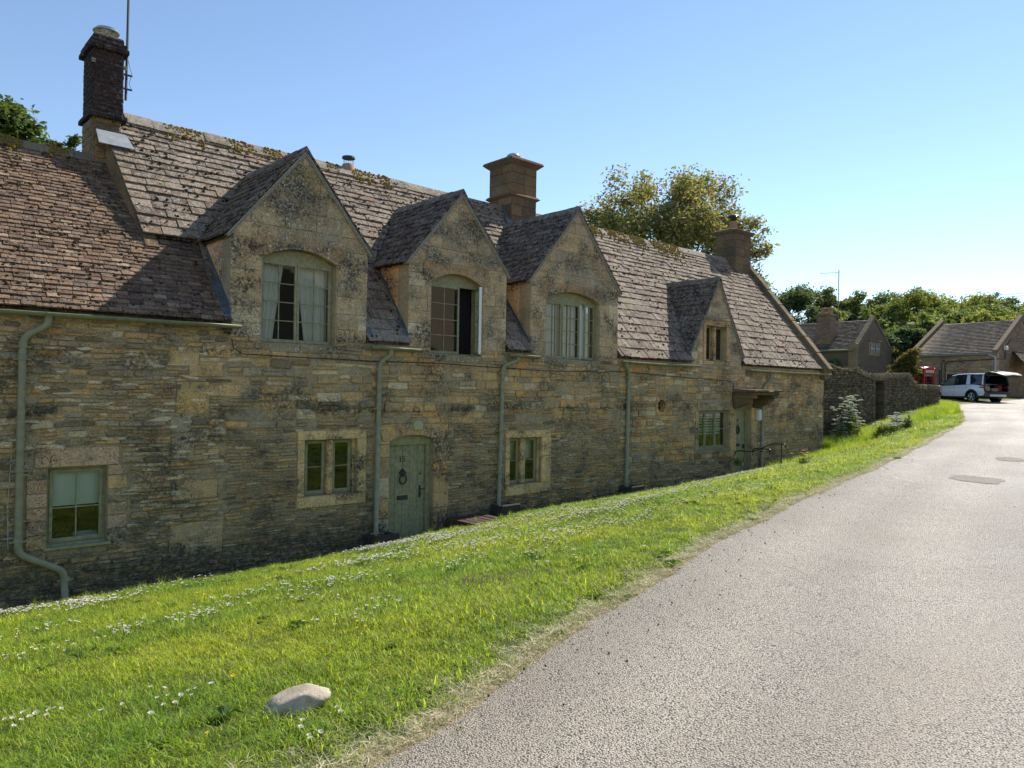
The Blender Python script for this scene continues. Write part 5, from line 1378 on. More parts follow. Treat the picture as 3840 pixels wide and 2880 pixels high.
for y in (13.0, 13.5):
    mb = MB(); mb.lathe([(.2, 0), (.17, .1), (.17, .38), (.22, .42), (.22, .5), (.14, .5)], (53.8, y, 5.77), 14); mb.bevbox((53.6, y-.2, 6.1), (54.0, y+.2, 6.3), .04); mb.build('chimney_pot', M_CLAYPOT, chm)
mb = MB(); mb.tube([(54.5, 12.7, 3.3), (54.5, 12.7, 9.1)], .035, 6); mb.tube([(54.5, 12.7, 8.9), (54.5, 14.1, 9.0)], .02, 5)
for k in range(6): mb.tube([(54.35, 12.9+k*.22, 8.93+.012*k), (54.65, 12.9+k*.22, 8.93+.012*k)], .012, 4)
mb.build('aerial', plain('grey_aerial', (.2, .21, .22), .5), bh)
mb = MB(); mb.tube([(52.62, 10.8, 3.05), (52.62, 23, 3.05)], .07, 8); mb.build('gutter', M_GUT, bh)
# ---------------------------------------------------------------- barn
bn = thing('barn', 'low wide stone barn with grey slate roof and dark doors behind the parked car', 'barn', (61, 5.5, -.15))
BX, BY0, BY1 = 58.0, 3.46, 8.75
mb = MB(); fr = frame((0, BY0, 0), (1, 0, 0), (0, 0, 1))
mb.prism([(BX, -.6), (70, -.6), (70, 2.95), (64, 5.55), (BX, 2.95)], fr, -(BY1-BY0), 0, (.33, .29, .22)); bw = mb.build('wall', M_FAR, bn)
steps_roof(bn, 'roof', M_FARROOF, (BX-.2, BY1+.05, 2.80), (BX-.2, BY0+.1, 2.92), (64, BY1+.05, 5.5), (64, BY0+.1, 5.62), 22, lambda: pick(((.17, .165, .16), 3), ((.24, .23, .21), 2), ((.12, .12, .12), 1)), .07, .004, 26)
steps_roof(bn, 'roof', M_FARROOF, (70.2, BY0+.1, 2.9), (70.2, BY1, 2.8), (64, BY0+.1, 5.6), (64, BY1, 5.5), 20, pal_fr, .06, .01, 20)
for y0, y1, dz in ((BY0-.06, BY0+.22, .12), (BY1-.12, BY1+.18, .0)):
    mb = MB(); mb.prism([(BX-.25, 2.82), (BX-.25, 3.1), (64, 5.95+dz-.1), (70.2, 3.1), (70.2, 2.8), (64, 5.5)], frame((0, y0, 0), (1, 0, 0), (0, 0, 1)), -(y1-y0), 0, (.17, .15, .12)); mb.build('coping', M_FAR, bn)
# courses of stone on the long wall and the gable, real relief
cmb = MB(); frb = frame((BX, 0, 0), (0, -1, 0), (0, 0, 1))
z = -.3
while z < 2.8:
    h = random.uniform(.08, .13); y = BY0+.35
    while y < BY1:
        w = random.uniform(.2, .5); y2 = min(y+w, BY1)
        if not (4.85 < (y+y2)/2 < 6.7 and z < 1.55): cmb.join(stone(rect_outline(-y2+.01, z+.008, -y-.01, z+h-.008, .006), frb, .02+random.uniform(-.008, .008), .02, .01, pick(((.36, .31, .23), 3), ((.28, .25, .2), 2), ((.42, .37, .28), 1))))
        y = y2
    z += h
z = -.3
while z < 5.2:
    h = random.uniform(.08, .14); x = BX+.35; xm = 64+(64-BX)*0
    while x < 69.5:
        w = random.uniform(.25, .55); xc_ = x+w/2; top = 2.95+(xc_-BX)/6*2.6 if xc_ < 64 else 2.95+(70-xc_)/6*2.6
        if z+h < top-.1: cmb.join(stone(rect_outline(x+.01, z+.008, x+w-.01, z+h-.008, .006), fr, .02, .02, .01, pick(((.26, .23, .18), 3), ((.2, .18, .15), 2))))  # gable stones darker than the long wall: shade put into their colour
        x += w
    z += h
cmb.build('stone', M_FAR, bw, kind='stuff')
mb = MB(); mb.bevbox((BX-.05, BY0-.05, -.5), (BX+.35, BY0+.32, 2.95), .03, (.36, .31, .23)); mb.build('quoin', M_FAR, bw)
bd = MB(); bd.bevbox((BX-.035, 4.98, -.3), (BX+.0, 5.74, 1.48), .01, (.1, .06, .05)); bd.bevbox((BX-.035, 5.76, -.3), (BX+.0, 6.5, 1.48), .01, (.1, .06, .05)); M_BDOOR = plain('dark_red_wood', (.05, .03, .032), .7, .2, var=.3)
dd = bd.build('door', M_BDOOR, bn); mb = MB()
mb.bevbox((BX-.05, 4.85, -.3), (BX+.02, 4.98, 1.6), .01, (.4, .34, .25)); mb.bevbox((BX-.05, 6.5, -.3), (BX+.02, 6.63, 1.6), .01, (.4, .34, .25)); mb.bevbox((BX-.05, 4.98, 1.48), (BX+.02, 6.5, 1.6), .01, (.4, .34, .25)); mb.build('door_surround', M_FAR, bn)
for yc in (5.6, 3.95):
    mb = MB()
    for s_ in (-1, 1):
        mb.tube([(BX-.04, yc-.33*s_, 1.72 if yc > 5 else 2.0), (BX-.04, yc+.33*s_, 2.24)], .05, 4, (.42, .38, .3))
    mb.build('tie_plate', M_FAR, bn)
mb = MB(); mb.tube(smooth_path([(BX-.2, 3.9, 2.78), (BX-.2, 3.56, 2.68), (BX-.1, 3.52, 2.5), (BX-.1, 3.52, .0)]), .06, 8); mb.build('downpipe', plain('grey_pipe', (.35, .36, .38), .4), bn)
mb = MB(); mb.tube([(BX-.2, BY1, 2.76), (BX-.2, BY0, 2.86)], .07, 8); mb.build('gutter', plain('grey_gutter', (.2, .2, .19), .5), bn)
mb = MB(); mb.tube(smooth_path([(BX-.05, 6.58, -.1), (BX-.05, 6.62, 2.2), (BX-.05, 6.4, 2.36), (BX-.06, 4.4, 2.44), (BX-.06, 3.40, 2.50), (BX+1.6, 3.38, 2.55), (BX+1.7, 3.38, 3.3), (BX+3, 3.38, 3.95), (BX+6.5, 3.38, 4.1)]), .035, 6); mb.tube([(BX+1.6, 3.38, 2.95), (BX+8, 3.38, 3.05)], .03, 5); mb.tube(smooth_path([(BX-.05, 6.8, .5), (BX-.05, 6.85, 2.2), (BX-.05, 6.75, 2.5), (BX-.05, 6.62, 2.35)]), .03, 5); mb.build('cable', M_BLACK, bn)
mb = MB(); mb.bevbox((59.2, 3.2, 3.15), (59.65, 3.4, 3.45), .04); mb.build('floodlight', plain('pale_plastic', (.6, .58, .48), .5), bn)
# lean-to porch on the gable
steps_roof(bn, 'porch_roof', M_FARROOF, (60.1, 2.3, 2.15), (66, 2.3, 2.15), (61.6, 3.42, 3.2), (66, 3.42, 3.2), 9, pal_fr, .05, .01, 16)
mb = MB(); mb.bevbox((62.2, 2.45, -.3), (62.5, 2.75, 2.15), .02, (.3, .25, .18)); mb.bevbox((60.2, 2.35, 2.02), (66, 2.5, 2.14), .01, (.2, .18, .15)); mb.build('porch_post', M_FAR, bn)
# far chimney peeping over the end gable
fc = thing('chimney_stack', 'small distant brown chimney with a steel cowl peeping above the right gable coping', 'chimney', (60, 19.5, 0))
def far_at(px, py, D):
    d = FW + RT*((px-1920)/FPX) - UP*((py-1440)/FPX); h = math.hypot(d.x, d.y); return CAM + d*(D/h)
p = far_at(2934, 1190, 62); fc.location = (p.x, p.y, 0)
mb = MB(); mb.bevbox((p.x-.6, p.y-.5, -.3), (p.x+.6, p.y+.5, p.z+.15), .03, (.24, .18, .13)); mb.bevbox((p.x-.68, p.y-.58, p.z-.02), (p.x+.68, p.y+.58, p.z+.18), .03, (.22, .17, .12)); mb.build('stack', M_FAR, fc); cowl(fc, (p.x, p.y, p.z+.15), .32, .5, M_STEEL)
# ---------------------------------------------------------------- telephone box
M_RED = plain('red_gloss_paint', (.42, .012, .012), .35, .5, var=.12, scale=3); M_OPAL = plain('opal_sign', (.75, .73, .66), .4)
pb = thing('telephone_box', 'red telephone box standing by the barn wall behind the garden wall', 'telephone box', (51.0, 5.62, -.50))
PM = Matrix.Translation((51.0, 5.62, -.50)) @ Matrix.Rotation(R(-28), 4, 'Z') @ Matrix.Scale(.92, 4)
mb = MB(); mb.bevbox((-.45, -.45, 0), (.45, .45, .10), .01, M=PM)
for sx in (-1, 1):
    for sy in (-1, 1): mb.bevbox((sx*.45-(.1 if sx > 0 else 0), sy*.45-(.1 if sy > 0 else 0), .1), (sx*.45+(.1 if sx < 0 else 0), sy*.45+(.1 if sy < 0 else 0), 2.02), .012, M=PM)
mb.bevbox((-.35, -.42, .1), (.35, -.38, .45), .01, M=PM); mb.bevbox((-.42, -.35, .1), (-.38, .35, .45), .01, M=PM); mb.bevbox((.38, -.35, .1), (.42, .35, .45), .01, M=PM); mb.bevbox((-.35, .38, .1), (.35, .42, 2.0), .01, M=PM)
mb.build('body', M_RED, pb)
mb = MB(); mb.bevbox((-.47, -.47, 2.0), (.47, .47, 2.28), .015, M=PM)
prof = []; n = 10
vs = [(-.46, -.46, 2.28), (.46, -.46, 2.28), (.46, .46, 2.28), (-.46, .46, 2.28)]
ringn = 8
for k in range(1, 4):
    a = k/3*PI/2*.92; q = .46*math.cos(a)+.03; zz = 2.28+.20*math.sin(a); vs += [(-q, -q, zz), (q, -q, zz), (q, q, zz), (-q, q, zz)]
fs = []
for k in range(3):
    for j in range(4): fs.append((k*4+j, k*4+(j+1) % 4, k*4+4+(j+1) % 4, k*4+4+j))
fs.append((12, 13, 14, 15)); mb.add([PM @ Vector(v) for v in vs], fs)
for sx, sy in ((0, -1), (-1, 0), (1, 0), (0, 1)):
    pts = [(-.40, 2.24), (.40, 2.24), (.40, 2.30)]+[(.40*math.cos(PI*k/10), 2.30+.14*math.sin(PI*k/10)) for k in range(1, 10)]+[(-.40, 2.30)]
    A = (1, 0, 0) if sx == 0 else (0, -1 if sx < 0 else 1, 0); O = (0, sy*.45, 0) if sx == 0 else (sx*.45, 0, 0)
    if sx == 0 and sy > 0: A = (-1, 0, 0)
    mb2 = MB(); mb2.prism(pts, frame(O, A, (0, 0, 1)), -.03, .035); mb2.v = [tuple(PM @ Vector(v)) for v in mb2.v]; mb.join(mb2)
mb.build('roof', M_RED, pb)
for sx, sy in ((0, -1), (-1, 0), (1, 0)):
    A = (1, 0, 0) if sx == 0 else (0, -1 if sx < 0 else 1, 0); O = (0, sy*.472, 0) if sx == 0 else (sx*.472, 0, 0); fr = frame(O, A, (0, 0, 1))
    mb2 = MB(); mb2.prism([(-.33, 2.07), (.33, 2.07), (.33, 2.2), (-.33, 2.2)], fr, -.005, .006); mb2.v = [tuple(PM @ Vector(v)) for v in mb2.v]; sg_ = mb2.build('sign', M_OPAL, pb)
    ang = {(0, -1): 0, (-1, 0): -PI/2, (1, 0): PI/2}[(sx, sy)]
    text(sg_, 'TELEPHONE', PM @ Vector((O[0]*1.02, O[1]*1.02, 2.135)), .10, M_BLACK, 'lettering', rot=(PI/2, 0, R(-28)+ang), ext=.001)
    # door/side glazing: 3 x 8
    fr = frame((O[0]*.87, O[1]*.87, 0), A, (0, 0, 1)); mb3 = MB()
    for k in range(9): z = .47+(1.98-.47)*k/8; mb3.prism([(-.35, z-.012), (.35, z-.012), (.35, z+.012), (-.35, z+.012)], fr, -.01, .012)
    for x in (-.345, -.24, .24, .345): mb3.prism([(x-.012, .47), (x+.012, .47), (x+.012, 1.98), (x-.012, 1.98)], fr, -.012, .014)
    mb3.v = [tuple(PM @ Vector(v)) for v in mb3.v]; dr_ = mb3.build('door' if sx == 0 else 'side_frame', M_RED, pb)
    mb3 = MB(); mb3.prism([(-.34, .48), (.34, .48), (.34, 1.97), (-.34, 1.97)], fr, -.004, -.002); mb3.v = [tuple(PM @ Vector(v)) for v in mb3.v]; mb3.build('pane', M_GLASS, dr_)
mb = MB(); mb.bevbox((-.2, .2, .9), (.2, .37, 1.7), .02, M=PM); mb.build('notice_board', plain('dim_panel', (.12, .1, .08)), pb)
pp_ = thing('bollard_post', 'tall thin black post between the telephone box and the barn doors', 'post', (56.5, 6.4, -.2)); mb = MB(); mb.tube([(56.5, 6.45, -.25), (56.5, 6.45, 1.75)], .11, 10); mb.build('shaft', M_BLACK, pp_)
# ---------------------------------------------------------------- car with open tailgate
M_CARW = NT('white_car_paint', .18, .5); M_CARW.base((.62, .65, .70)); M_CARW.b.inputs['Coat Weight'].default_value = .6; M_CARW = M_CARW.mat
M_CBLK = plain('black_car_plastic', (.012, .012, .014), .35, .5); M_TYRE = plain('tyre', (.015, .015, .015), .85, .2); M_RIM = plain('alloy', (.45, .46, .48), .3, .5, metal=.7)
M_CGL = plain('tinted_glass', (.012, .018, .02), .04, .8); M_CGL2 = plain('painted_reflection_glass', (.10, .14, .12), .05, .8); M_TAIL = plain('red_lens', (.35, .01, .01), .15, .6)  # the paler car glass has the sky reflection put into its colour
RWp = far_at(3350+1065/3.686, 1150+1330/3.686, 52.0)
head = Vector((.50, .866, 0)).normalized(); left = Vector((-head.y, head.x, 0))
# car space: x forward, y left, z up; nearest rear wheel (left side) is at x=1.0
CG = RWp.z
org = Vector((RWp.x, RWp.y, CG)) - head*1.0 - left*.92
CM = Matrix((head, left, Vector((0, 0, 1)))).transposed().to_4x4(); CM.translation = org; CM = CM @ Matrix.Scale(.94, 4)
car = thing('parked_car', 'white four-wheel-drive car with its black tailgate raised, parked in front of the barn', 'car', tuple(org))
def cb(mb, name, mat, smooth=False, par=car, kind=None):
    mb.v = [tuple(CM @ Vector(v)) for v in mb.v]; return mb.build(name, mat, par, smooth=smooth, kind=kind)
Lc = 4.95
# side outline stations: x, half width at sill/belt, z sill, z belt(shoulder)
st = [(.06, .90, .50, 1.10), (.35, .97, .46, 1.16), (1.0, 1.0, .44, 1.18), (2.0, 1.0, .42, 1.14), (3.2, .99, .42, 1.12), (3.7, .98, .44, 1.12), (4.3, .94, .46, 1.07), (4.75, .84, .48, .98), (4.95, .66, .52, .90)]
vs = []; fs = []; K = 9
arch_c = (1.0, 3.92); AR = .43
for x, w, z0, z1 in st: pass
xs = sorted(set([s_[0] for s_ in st]+[a+AR*math.cos(t) for a in arch_c for t in [PI*k/8 for k in range(9)]]+[1.6, 2.4, 2.8]))
def stv(x, i): 
    return interp([(s_[0], s_[i]) for s_ in st], x)
rings = []
for x in xs:
    w, z0, z1 = stv(x, 1), stv(x, 2), stv(x, 3)
    zb = z0
    for a in arch_c:
        if abs(x-a) <= AR+1e-6: zb = max(z0, .39+math.sqrt(max(0, AR*AR-(x-a)**2)))
    hood = z1+.02
    half = [(w*.97, zb), (w*1.0, max(zb+.02, z0+.2)), (w*1.0, max(zb+.04, .80)), (w*.985, z1-.08), (w*.93, z1), (w*.5, hood+.03), (0, hood+.04)]
    rings.append([(x, y, z) for y, z in half]+[(x, -y, z) for y, z in half[::-1][1:]])
m_ = len(rings[0]); vs = [p for r_ in rings for p in r_]
for i in range(len(rings)-1):
    for k in range(m_-1): fs.append((i*m_+k, i*m_+k+1, (i+1)*m_+k+1, (i+1)*m_+k))
fs.append(tuple(range((len(rings)-1)*m_, len(rings)*m_)))
# leave the boot open above the floor: no rear cap
mb = MB(); mb.add(vs, fs); body = cb(mb, 'body', M_CARW, True)
mb = MB()       # black sills, bumper, underside, wheel arch trim
mb.bevbox((.5, -.95, .3), (4.6, .95, .50), .04); mb.bevbox((-.04, -.9, .34), (.28, .9, .74), .07); mb.bevbox((4.7, -.75, .3), (5.0, .75, .62), .05)
for a in arch_c:
    for s_ in (-1, 1):
        for k in range(8):
            t0, t1 = PI*k/8, PI*(k+1)/8; q = []
            for t_, r_ in ((t0, AR), (t1, AR), (t1, AR+.07), (t0, AR+.07)): q.append((a+r_*math.cos(t_), s_*1.012, .39+r_*math.sin(t_)))
            q2 = [(p[0], p[1]-s_*.12, p[2]) for p in q]; mb.add(q+q2, [(0, 1, 2, 3), (0, 1, 5, 4), (3, 2, 6, 7)])
cb(mb, 'bumper', M_CBLK)
mb = MB(); mb.bevbox((-.065, -.62, .42), (.0, .62, .56), .03); cb(mb, 'skid_plate', plain('silver_trim', (.6, .6, .58), .3, .5))
# cabin
cab = [(.10, .93, 1.14), (.18, .80, 1.80), (.9, .78, 1.87), (2.2, .76, 1.85), (2.75, .72, 1.78), (3.62, .88, 1.13)]
mb = MB(); roofp = [(.16, 1.80, .78), (.5, 1.86, .78), (1.4, 1.885, .78), (2.3, 1.86, .76), (2.85, 1.76, .72)]
vs = []; 
for x, z, w in roofp:
    vs += [(x, -w, z-.06), (x, -w*.95, z-.0), (x, 0, z+.025), (x, w*.95, z), (x, w, z-.06)]
mb.add(vs, [(i*5+k, i*5+k+1, i*5+k+6, i*5+k+5) for i in range(4) for k in range(4)]); cb(mb, 'roof', M_CARW, True)
def sidequad(x0, x1, x2, x3, zb0, zb1, zt0, zt1, s_, off=0., wb=.955, wt=.785):
    return [(x0, s_*(wb+off), zb0), (x1, s_*(wb+off), zb1), (x2, s_*(wt+off), zt1), (x3, s_*(wt+off), zt0)]
for s_ in (1, -1):
    mb = MB(); mb.add(sidequad(.25, 1.12, 1.28, .35, 1.19, 1.17, 1.74, 1.78, s_), [(0, 1, 2, 3)]); cb(mb, 'window', M_CGL)
    mb = MB(); mb.add(sidequad(1.45, 2.32, 2.32, 1.52, 1.17, 1.16, 1.78, 1.76, s_), [(0, 1, 2, 3)]); cb(mb, 'window', M_CGL)
    mb = MB(); mb.add(sidequad(2.40, 3.45, 2.78, 2.40, 1.16, 1.13, 1.76, 1.68, s_), [(0, 1, 2, 3)]); cb(mb, 'window', M_CGL2)
    mb = MB()   # white rear pillar, dark pillars
    mb.add(sidequad(1.12, 1.45, 1.52, 1.28, 1.17, 1.17, 1.80, 1.78, s_, .004), [(0, 1, 2, 3)]); mb.add(sidequad(.08, .25, .35, .16, 1.12, 1.19, 1.80, 1.78, s_, .002), [(0, 1, 2, 3)])
    cb(mb, 'pillar', M_CARW)
    mb = MB(); mb.add(sidequad(.1, 3.62, 2.85, .2, 1.10, 1.10, 1.83, 1.74, s_, -.012), [(0, 1, 2, 3)]); cb(mb, 'pillar', M_CBLK)
    mb = MB()
    for x in (1.42, 2.36, 3.42): mb.add([(x, s_*1.004, .5 if x != 1.42 else .9), (x+.014, s_*1.004, .5 if x != 1.42 else .9), (x+.014, s_*.99, 1.1), (x, s_*.99, 1.1)], [(0, 1, 2, 3)])
    cb(mb, 'door_seam', M_CBLK)
    for x in (1.6, 2.52): mb = MB(); mb.bevbox((x, s_*1.0-.015, .97), (x+.2, s_*1.0+.025, 1.01), .008); cb(mb, 'door_handle', M_CARW)
    mb = MB(); mb.bevbox((3.2, s_*1.12-.12, 1.12), (3.32, s_*1.12+.08, 1.27), .03); cb(mb, 'wing_mirror', M_CBLK)
    mb = MB(); mb.bevbox((3.55, s_*.985-.03, .88), (3.85, s_*.985+.03, .96), .01); cb(mb, 'side_vent', M_CBLK)
    mb = MB(); mb.bevbox((.02, s_*.90-.05, .96), (.42, s_*.90+.09, 1.04), .02); cb(mb, 'tail_light', M_TAIL)
mb = MB(); mb.add([(3.62, -.88, 1.13), (3.62, .88, 1.13), (2.85, .72, 1.75), (2.85, -.72, 1.75)], [(0, 1, 2, 3)]); cb(mb, 'windscreen', M_CGL)
mb = MB(); mb.box((.3, -.86, .72), (1.6, .86, .74)); mb.add([(1.5, -.9, .6), (1.5, .9, .6), (1.5, .78, 1.8), (1.5, -.78, 1.8)], [(0, 1, 2, 3)])
for s_ in (-1, 1): mb.add([(.08, s_*.86, .7), (1.5, s_*.86, .7), (1.5, s_*.74, 1.8), (.2, s_*.74, 1.8)], [(0, 1, 2, 3)])
cb(mb, 'boot_lining', plain('boot_carpet', (.012, .012, .013), .95, .1))
# boot rim
mb = MB(); rim_ = [(-.88, .74), (-.93, 1.1), (-.80, 1.78), (.80, 1.78), (.93, 1.1), (.88, .74)]
for (a, b) in zip(rim_, rim_[1:]): mb.tube([(.08 if a[1] < 1.2 else .18, a[0], a[1]), (.08 if b[1] < 1.2 else .18, b[0], b[1])], .05, 6)
cb(mb, 'boot_frame', M_CBLK)
# raised tailgate
mb = MB(); vs = []
tg = [(.25, 1.90, .74), (-.15, 1.99, .78), (-.62, 1.93, .80), (-1.0, 1.80, .74), (-1.1, 1.74, .6)]
for x, z, w in tg: vs += [(x, -w, z-.03), (x, 0, z+.03), (x, w, z-.03)]
for x, z, w in tg: vs += [(x, -w*.96, z-.12), (x, 0, z-.08), (x, w*.96, z-.12)]
fs = [(i*3+k, i*3+k+1, i*3+k+4, i*3+k+3) for i in range(4) for k in range(2)]+[(15+i*3+k, 15+i*3+k+3, 15+i*3+k+4, 15+i*3+k+1) for i in range(4) for k in range(2)]
fs += [(i*3, i*3+3, 15+i*3+3, 15+i*3) for i in range(4)]+[(i*3+2, 15+i*3+2, 15+i*3+5, i*3+5) for i in range(4)]+[(12, 13, 28, 27), (13, 14, 29, 28)]
mb.add(vs, fs); tgo = cb(mb, 'tailgate', plain('tailgate_black', (.02, .02, .022), .6, .3), False)
mb = MB(); mb.add([(.05, -.55, 1.962), (-.4, -.56, 1.978), (-.4, .56, 1.978), (.05, .55, 1.962)], [(0, 1, 2, 3)]); mb.v = [(x, y, z+.035-abs(y)*.05) for x, y, z in mb.v]
mb.v = [tuple(CM @ Vector(v)) for v in mb.v]; mb.build('rear_glass', M_CGL2, tgo)
mb = MB()
for s_ in (-1, 1): mb.tube([(.2, s_*.8, 1.45), (-.35, s_*.76, 1.82)], .018, 6)
cb(mb, 'gas_strut', M_DARKMETAL)
for a in arch_c:
    for s_ in (-1, 1):
        mb = MB(); c_ = (a, s_*.86, .385); mb.lathe([(.25, -.13), (.36, -.13), (.385, -.10), (.385, .10), (.36, .13), (.25, .13), (.25, -.13)], c_, 28, axis=(0, 1, 0)); w_ = cb(mb, 'wheel', M_TYRE, False)
        mb = MB(); y_ = s_*(.86+.11)
        for k in range(5):
            for dt in (-.12, .12):
                t_ = 2*PI*k/5+.3; p0 = (a+.05*math.cos(t_), y_, .385+.05*math.sin(t_)); p1 = (a+.26*math.cos(t_+dt), y_, .385+.26*math.sin(t_+dt)); mb.tube([p0, p1], .022, 5)
        mb.lathe([(.245, -.02), (.275, -.02), (.275, .02), (.245, .02), (.245, -.02)], (a, y_, .385), 24, axis=(0, 1, 0)); mb.lathe([(.001, .02), (.06, .02), (.06, -.02)], (a, y_, .385), 14, axis=(0, s_, 0))
        mb.v = [tuple(CM @ Vector(v)) for v in mb.v]; mb.build('rim', M_RIM, w_)
        mb = MB(); mb.lathe([(.001, 0), (.25, 0)], (a, s_*(.86+.03), .385), 20, axis=(0, s_, 0)); mb.v = [tuple(CM @ Vector(v)) for v in mb.v]; mb.build('brake_disc', M_CBLK, w_)
# luggage in the boot
for (x, y, z, sx, sy, sz, col, lab) in ((.55, .45, .745, .4, .5, .34, (.35, .3, .22), 'tan patterned bag in the car boot, on the left'), (.55, -.2, .745, .4, .5, .2, (.3, .3, .28), 'flat pale box in the middle of the car boot'), (.6, -.62, .745, .4, .28, .38, (.25, .04, .03), 'red bag at the right of the car boot'), (.6, .40, 1.09, .3, .4, .14, (.28, .2, .14), 'brown box on top of the tan bag in the car boot')):
    t_ = thing('bag' if 'bag' in lab.split(' in ')[0].split(' at ')[0] else 'box', lab, 'luggage', tuple(CM @ Vector((x, y, z)))); mb = MB(); mb.bevbox((x-sx/2, y-sy/2, z), (x+sx/2, y+sy/2, z+sz), .05); mb.v = [tuple(CM @ Vector(v)) for v in mb.v]
    mb.build('body', plain('luggage', col, .8, .2, var=.5, scale=22), t_)
    mb = MB(); mb.tube([CM @ Vector((x, y-.08, z+sz)), CM @ Vector((x, y-.06, z+sz+.05)), CM @ Vector((x, y+.06, z+sz+.05)), CM @ Vector((x, y+.08, z+sz))], .012, 6); mb.build('handle', M_BLACK, t_)
# overhead wires at the far right
ow = thing('overhead_wire', 'two thin wires crossing the sky above the barn at the right edge', 'wire', tuple(far_at(3700, 1120, 90)))
mb = MB()
for a, b in (((3665, 1112), (3960, 1085)), ((3680, 1118), (3960, 1096))): mb.tube([far_at(*a, 90), far_at((a[0]+b[0])/2, (a[1]+b[1])/2+3, 90), far_at(*b, 90)], .02, 5)
mb.build('wire', M_DARKMETAL, ow)
mb = MB(); mb.tube([far_at(3805, 1136, 80), far_at(3960, 1118, 80)], .025, 5); mb.build('wire', M_DARKMETAL, ow)
# ---------------------------------------------------------------- trees
def leaf_cloud(mb, clumps, n, size, pal, flat=.3, droop=.0):
    """leaf-sized faces spread through uneven clumps (centre, radius)"""
    tot = sum(r**2.2 for _, r in clumps)
    V = []; C = []
    for c, r in clumps:
        k = max(4, int(n*r**2.2/tot)); d = rng.normal(size=(k, 3)); d /= np.linalg.norm(d, axis=1)[:, None]
        rad = r*(rng.random(k)**.5)*(1+.22*rng.normal(size=k)); p = np.array(c)+d*rad[:, None]*np.array((1, 1, .8))
        tone = rng.random(k)
        a = rng.normal(size=(k, 3)); a[:, 2] *= .6; a /= np.linalg.norm(a, axis=1)[:, None]
        b = np.cross(a, rng.normal(size=(k, 3))); b /= np.linalg.norm(b, axis=1)[:, None]
        s = size*(.6+.8*rng.random(k))[:, None]
        q = np.stack([p-a*s*.9, p-b*s*.42-a*s*.1, p+a*s*.9, p+b*s*.42+a*s*.05], 1)
        V.append(q); ci = rng.integers(0, len(pal), k); C.append(np.array(pal)[ci]*(.7+.6*tone[:, None]))
    V = np.concatenate(V).reshape(-1, 3); C = np.repeat(np.concatenate(C), 4, 0)
    n0 = len(mb.v); mb.v += [tuple(v) for v in V.tolist()]; mb.c += [tuple(c) for c in C.tolist()]
    nf = len(V)//4; mb.f += [(n0+4*i, n0+4*i+1, n0+4*i+2, n0+4*i+3) for i in range(nf)]; mb.m += [0]*nf
def tree(name, label, base, h, spread, trunk_r, clumps, n, size, pal, crown_from=.3, group=None, flat=.7, limbs=9, seed=0, extra=None):
    rs = random.Random(seed); base = Vector(base); t_ = thing(name, label, 'tree', tuple(base), group)
    tr = MB(); top = base+Vector((rs.uniform(-.3, .3), rs.uniform(-.3, .3), h*.72)); pth = [base-Vector((0, 0, .3)), base+Vector((0, 0, h*.15)), base.lerp(top, .5)+Vector((rs.uniform(-.2, .2), rs.uniform(-.2, .2), 0)), top]
    tr.tube(pth, [trunk_r*1.3, trunk_r, trunk_r*.7, trunk_r*.25], 9)
    cl = []
    for k in range(clumps):
        u = (k+.5)/clumps; ang = k*2.4+rs.uniform(-.4, .4); zz = crown_from+(1-crown_from)*(1-rs.random()**1.2*.95)
        env = math.sqrt(max(0.02, 1-((zz-crown_from)/(1-crown_from)*1.9-.85)**2/1.25)); rr = spread*env*rs.uniform(.55, .95)
        c = base+Vector((math.cos(ang)*rr, math.sin(ang)*rr, h*zz*.9)); cl.append((c, rs.uniform(.2, .38)*spread))
    for c, r in cl[:limbs*2]:
        st_ = base.lerp(top, rs.uniform(.35, .85)); mid_ = st_.lerp(c, .5)+Vector((0, 0, -.06*h*rs.random())); tr.tube([st_, mid_, c], [trunk_r*.36, trunk_r*.22, trunk_r*.06], 6)
        for _ in range(3):
            e = c+Vector((rs.uniform(-1, 1), rs.uniform(-1, 1), rs.uniform(-.6, .9)))*r; tr.tube([mid_.lerp(c, .6), e], [trunk_r*.12, trunk_r*.03], 4)
    if extra: cl += extra
    sub_ = []
    for c, r in cl:
        k_ = 8 if r > .5 else 3
        for _ in range(k_):
            d_ = Vector((rs.gauss(0, 1), rs.gauss(0, 1), rs.gauss(0, .8))).normalized()*r*rs.uniform(.3, .95); sub_.append((Vector(c)+d_, r*rs.uniform(.45, .7)))
    br_ = cl; cl = sub_
    tr.build('trunk', M_WOODBARK, t_)
    mb = MB(); leaf_cloud(mb, [(tuple(c), r) for c, r in cl], n, size, pal); mb.build('crown', M_LEAF, t_); return t_
COPPER = [(0.22, 0.24, 0.10), (0.25, 0.23, 0.10), (0.28, 0.20, 0.11), (0.19, 0.235, 0.09), (0.14, 0.165, 0.065), (0.32, 0.27, 0.15)]
GRN = [(0.116, 0.159, 0.053), (0.149, 0.187, 0.058), (0.191, 0.224, 0.073), (0.095, 0.131, 0.058)]
DGRN = [(0.075, 0.116, 0.066), (0.1, 0.137, 0.073), (0.138, 0.169, 0.08)]
LGRN = [(0.22, 0.246, 0.068), (0.18, 0.211, 0.054), (0.28, 0.282, 0.095)]
c0 = far_at(2540, 1250, 43)
def fa(px, py, D): return Vector(far_at(px, py, D))
